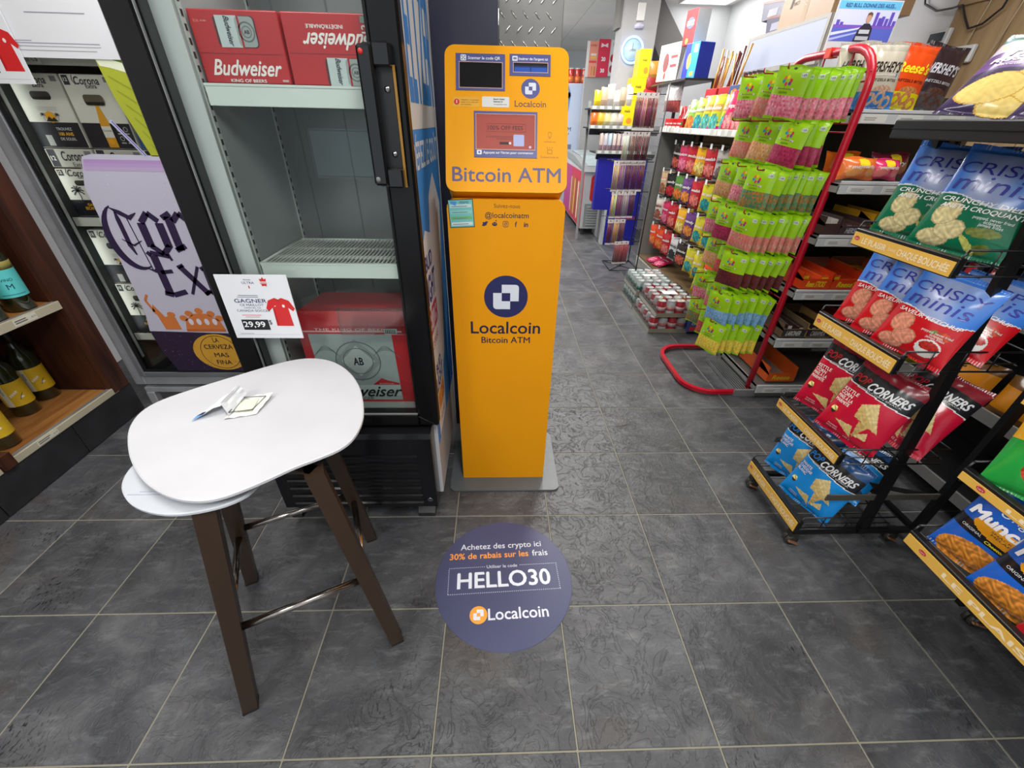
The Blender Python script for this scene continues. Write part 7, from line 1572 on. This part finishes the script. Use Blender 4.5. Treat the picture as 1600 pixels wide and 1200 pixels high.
# grey post with the price signs
m = MB((166, 166, 166)); m.box(2.04, 2.50, 8.15, 8.3, 0, 2.19); struct('wall_post', m, WALLP)
m = MB((176, 176, 178)); m.box(2.06, 2.47, 5.95, 6.3, 0, CEIL); struct('wall_pillar', m, WALLP)
m = MB((128, 126, 124)); m.box(2.02, 2.06, 6.05, 6.3, 2.42, CEIL); struct('trim_2', m, WALLP)
SGY = 8.12
def sign(label, x0, x1, z0, z1, c, fn):
    x0, x1, z0, z1 = [.58+(q-.58)*1.357 for q in (x0, x1)]+[1.457+(q-1.457)*1.357 for q in (z0, z1)]; w, h = x1-x0, z1-z0; tt = thing('price_sign', label, 'sign', ((x0+x1)/2, SGY, z0), 0, 'signs on the grey post'); a = MB(c); a.box(-w/2, w/2, 0, .01, 0, h); part('sign_board', a, PAPER, tt); a = MB(); fn(a, w, h); part('sign_print', a, PAPER, tt)
sign('red price sign with bow tie and white numbers 20 and 30', 1.785, 1.925, 1.93, 2.29, (222, 50, 80), lambda a, w, h: (a.poly([(-w*.3, h*.78), (-w*.28, h*.9), (0, h*.85), (w*.28, h*.9), (w*.3, h*.78), (0, h*.82)], -.001, (240, 226, 230)), a.text('20', 0, h*.48, h=h*.1, y=-.001, col=(244, 236, 238), bold=.05), a.text('30', 0, h*.17, h=h*.1, y=-.001, col=(244, 236, 238), bold=.05)))
sign('salmon pink sign left of the red price sign', 1.645, 1.78, 1.925, 2.27, (236, 150, 130), lambda a, w, h: (a.rect(-w*.5, -w*.25, 0, h, -.001, (222, 222, 220)), a.text('COMBO', w*.1, h*.88, w=w*.6, h=h*.05, y=-.002, col=(190, 90, 70), bold=.02), a.rect(-w*.1, w*.4, h*.6, h*.66, -.001, (240, 226, 210)), a.rect(-w*.1, w*.4, h*.52, h*.58, -.001, (236, 190, 80)), a.rect(-w*.22, w*.45, h*.4, h*.46, -.001, (226, 70, 60)), a.poly([(0, .02), (w*.15, .02), (w*.15, h*.3), (0, h*.3)], -.001, (206, 140, 80)), a.poly([(w*.25, .02), (w*.4, .02), (w*.4, h*.3), (w*.25, h*.3)], -.001, (196, 120, 60))))
sign('white and red sign right of the red price sign', 1.93, 2.02, 1.94, 2.285, (224, 224, 224), lambda a, w, h: (a.text('JIN', 0, h*.88, w=w*.5, y=-.001, col=(150, 60, 60)), a.disc(0, h*.5, w*.4, h*.12, -.001, (176, 30, 50)), a.disc(0, h*.2, w*.4, h*.12, -.001, (186, 40, 60))))
tt = thing('ring_clock', 'round wall clock with a glowing blue-white LED ring on the pillar', 'clock', (2.205, 5.945, 2.20)); 
a = MB((186, 214, 226)); a.M = Matrix.Rotation(pi/2, 4, 'X'); a.lathe([(.105, 0), (.105, .02), (.001, .02)], 28); part('clock_face', a, GLOSS, tt)
a = MB(); a.tube([(.125*cos(2*pi*k/28), -.02, .125*sin(2*pi*k/28)) for k in range(28)], .013, 8, closed=True); part('led_ring', a, RINGL, tt)
a = MB((70, 76, 90)); a.text('OPEN', 0, 0, w=.08, y=-.022, col=(70, 80, 96)); a.line([(0, 0), (.0, .07)], .004, -.021, (70, 76, 90)); part('clock_print', a, PRINT, tt)
a = MB((232, 232, 230)); a.box(-.045, .045, -.03, 0, 0, .16, bev=.006); a.lathe([(.05, -.07), (.06, -.04), (.045, -.02)], 14, (200, 196, 220)); solo('wall_sensor', a, PLAS, 'white rectangular sensor with round lens high on the grey pillar', 'sensor', (2.25, 5.945, 2.47))
# dark stair soffit between pillar and white partition
m = MB((112, 110, 110)); m.prism([(2.47, CEIL), (2.62, CEIL), (3.02, 2.30), (2.95, 1.9), (2.47, 1.9)], 6.35, 6.5); struct('wall_soffit', m, WALLP)
m = MB((46, 44, 46)); m.prism([(2.47, 2.42), (2.50, 2.42), (2.72, 2.12), (2.72, 1.9), (2.47, 1.9)], 6.33, 6.35); struct('trim_3', m, WALLP)
# ice cream chest freezer
Z0 = (2.15, 7.0, 0.0)
t = thing('chest_freezer', 'white ice cream chest freezer with a red badge at the far end of the aisle', 'freezer', Z0)
m = WB(Z0, (206, 208, 208)); m.prism([(6.10, .09), (8.0, .09), (8.0, .95), (6.20, .90), (6.10, .86)][::-1], 1.82, 2.5, axis='X'); part('chest_body', m, ENAMEL, t)
m = WB(Z0, (150, 154, 154)); m.prism([(6.08, .86), (6.2, .91), (7.0, 1.0), (8.0, 1.03), (8.0, .95), (6.2, .88)][::-1], 1.80, 2.52, axis='X'); part('lid_frame', m, PLAS, t, 'grey curved lid frame')
m = WB(Z0, (180, 196, 200)); m.prism([(6.26, .925), (7.0, 1.012), (7.9, 1.04), (7.9, 1.035), (7.0, 1.006), (6.26, .92)][::-1], 1.88, 2.44, axis='X'); part('sliding_glass', m, GLOSS, t)
m = WB(Z0, (150, 156, 152)); m.box(1.86, 2.46, 6.092, 6.10, .12, .44); vg = part('vent_panel', m, PLAS, t)
for k in range(8): m = WB(Z0, (176, 180, 178)); m.box(1.90, 2.44, 6.082, 6.092, .14+.035*k, .16+.035*k); part('vent_slat', m, PLAS, vg)
m = WB(Z0, (214, 40, 40)); m.M = m.M @ Matrix.Translation((2.12, 6.098, .64)); m.poly(rr(-.2, .24, -.17, .18, .05), 0, (214, 40, 36)); m.ring(.0, .02, .05, .075, -.001, (240, 236, 236), 20, .6, 5.6); m.ring(.02, .01, .02, .035, -.001, (240, 236, 236), 14, -1, 3.6); m.text('HEARTBRAND', .0, -.11, w=.2, y=-.001, col=(240, 236, 236), bold=.03) if False else m.rect(-.09, .09, -.125, -.095, -.001, (240, 236, 236)); part('front_badge', m, PAPER, t, 'red badge with white swirl')
m = WB(Z0); m.M = m.M @ Matrix.Translation((1.818, 7.05, .1)) @ Matrix.Rotation(-pi/2, 4, 'Z'); m.rect(-.93, .93, .0, .74, 0, (206, 60, 90)); m.rect(-.93, -.2, .0, .74, -.001, (196, 70, 140)); m.rect(.55, .93, .0, .74, -.001, (206, 40, 50))
for k, c in enumerate([(216, 190, 150), (190, 120, 60), (226, 190, 90), (160, 90, 60), (230, 214, 190), (200, 150, 60)]): m.poly(rr(-.2+.17*k, -.09+.17*k, .06, .60+.03*(k % 2), .05), -.002, c)
part('side_picture', m, PAPER, t)
for q in ((1.86, 6.14), (2.44, 6.14), (1.86, 7.9)): m = WB(Z0, (60, 60, 60)); m.box(q[0]-.02, q[0]+.02, q[1]-.02, q[1]+.02, 0, .09); part('freezer_foot', m, PLAS, t)
# drinks cooler with palm print at the far end
Q0 = (1.85, 8.6, 0.0)
t = thing('drinks_cooler', 'pale drinks cooler printed with blue palm leaves at the far end', 'cooler', Q0)
m = WB(Q0, (196, 204, 220)); m.box(1.55, 2.3, 8.4, 9.0, 0, 2.02, bev=.004); part('cooler_body', m, ENAMEL, t)
m = WB(Q0); m.M = m.M @ Matrix.Translation((1.80, 8.398, 0)); m.rect(-.2, .3, .5, 2.0, 0, (186, 198, 222)); 
for k in range(9): a_ = -.4+.35*k; m.line([(0.05, 1.86), (.05+.28*cos(a_+2.2), 1.8+.22*sin(a_+2.4))], .03, -.001, (90, 140, 184))
m.text('PALM', .0, 1.34, w=.22, y=-.001, col=(50, 60, 90), bold=.01); m.text('BAY', .0, 1.25, w=.17, y=-.001, col=(50, 60, 90), bold=.01); m.rect(-.12, .14, 1.02, 1.1, -.001, (110, 120, 150)); part('cooler_print', m, PAPER, t)
for k in range(6):
    a = MB((190, 50, 46)); a.lathe([(.045, 0), (.055, .01), (.055, .2), (.045, .215)], 14, cols=[(190, 60, 40), (196, 50, 46), (206, 206, 206)]); a.lathe([(.0555, .02), (.0555, .1)], 14, (226, 120, 60)); solo('drink_can', a, FILM, f'large red can on top of the far drinks cooler, {OD[k]} from the left', 'can', (1.62+.115*k, 8.46, 2.02), group='red cans on the far cooler')
a = MB((200, 210, 110)); a.lathe([(.05, 0), (.05, .16), (.03, .2)], 12); solo('drink_bottle', a, FILM, 'pale green bottle standing behind the red cans on the far cooler', 'bottle', (1.80, 8.62, 2.02))
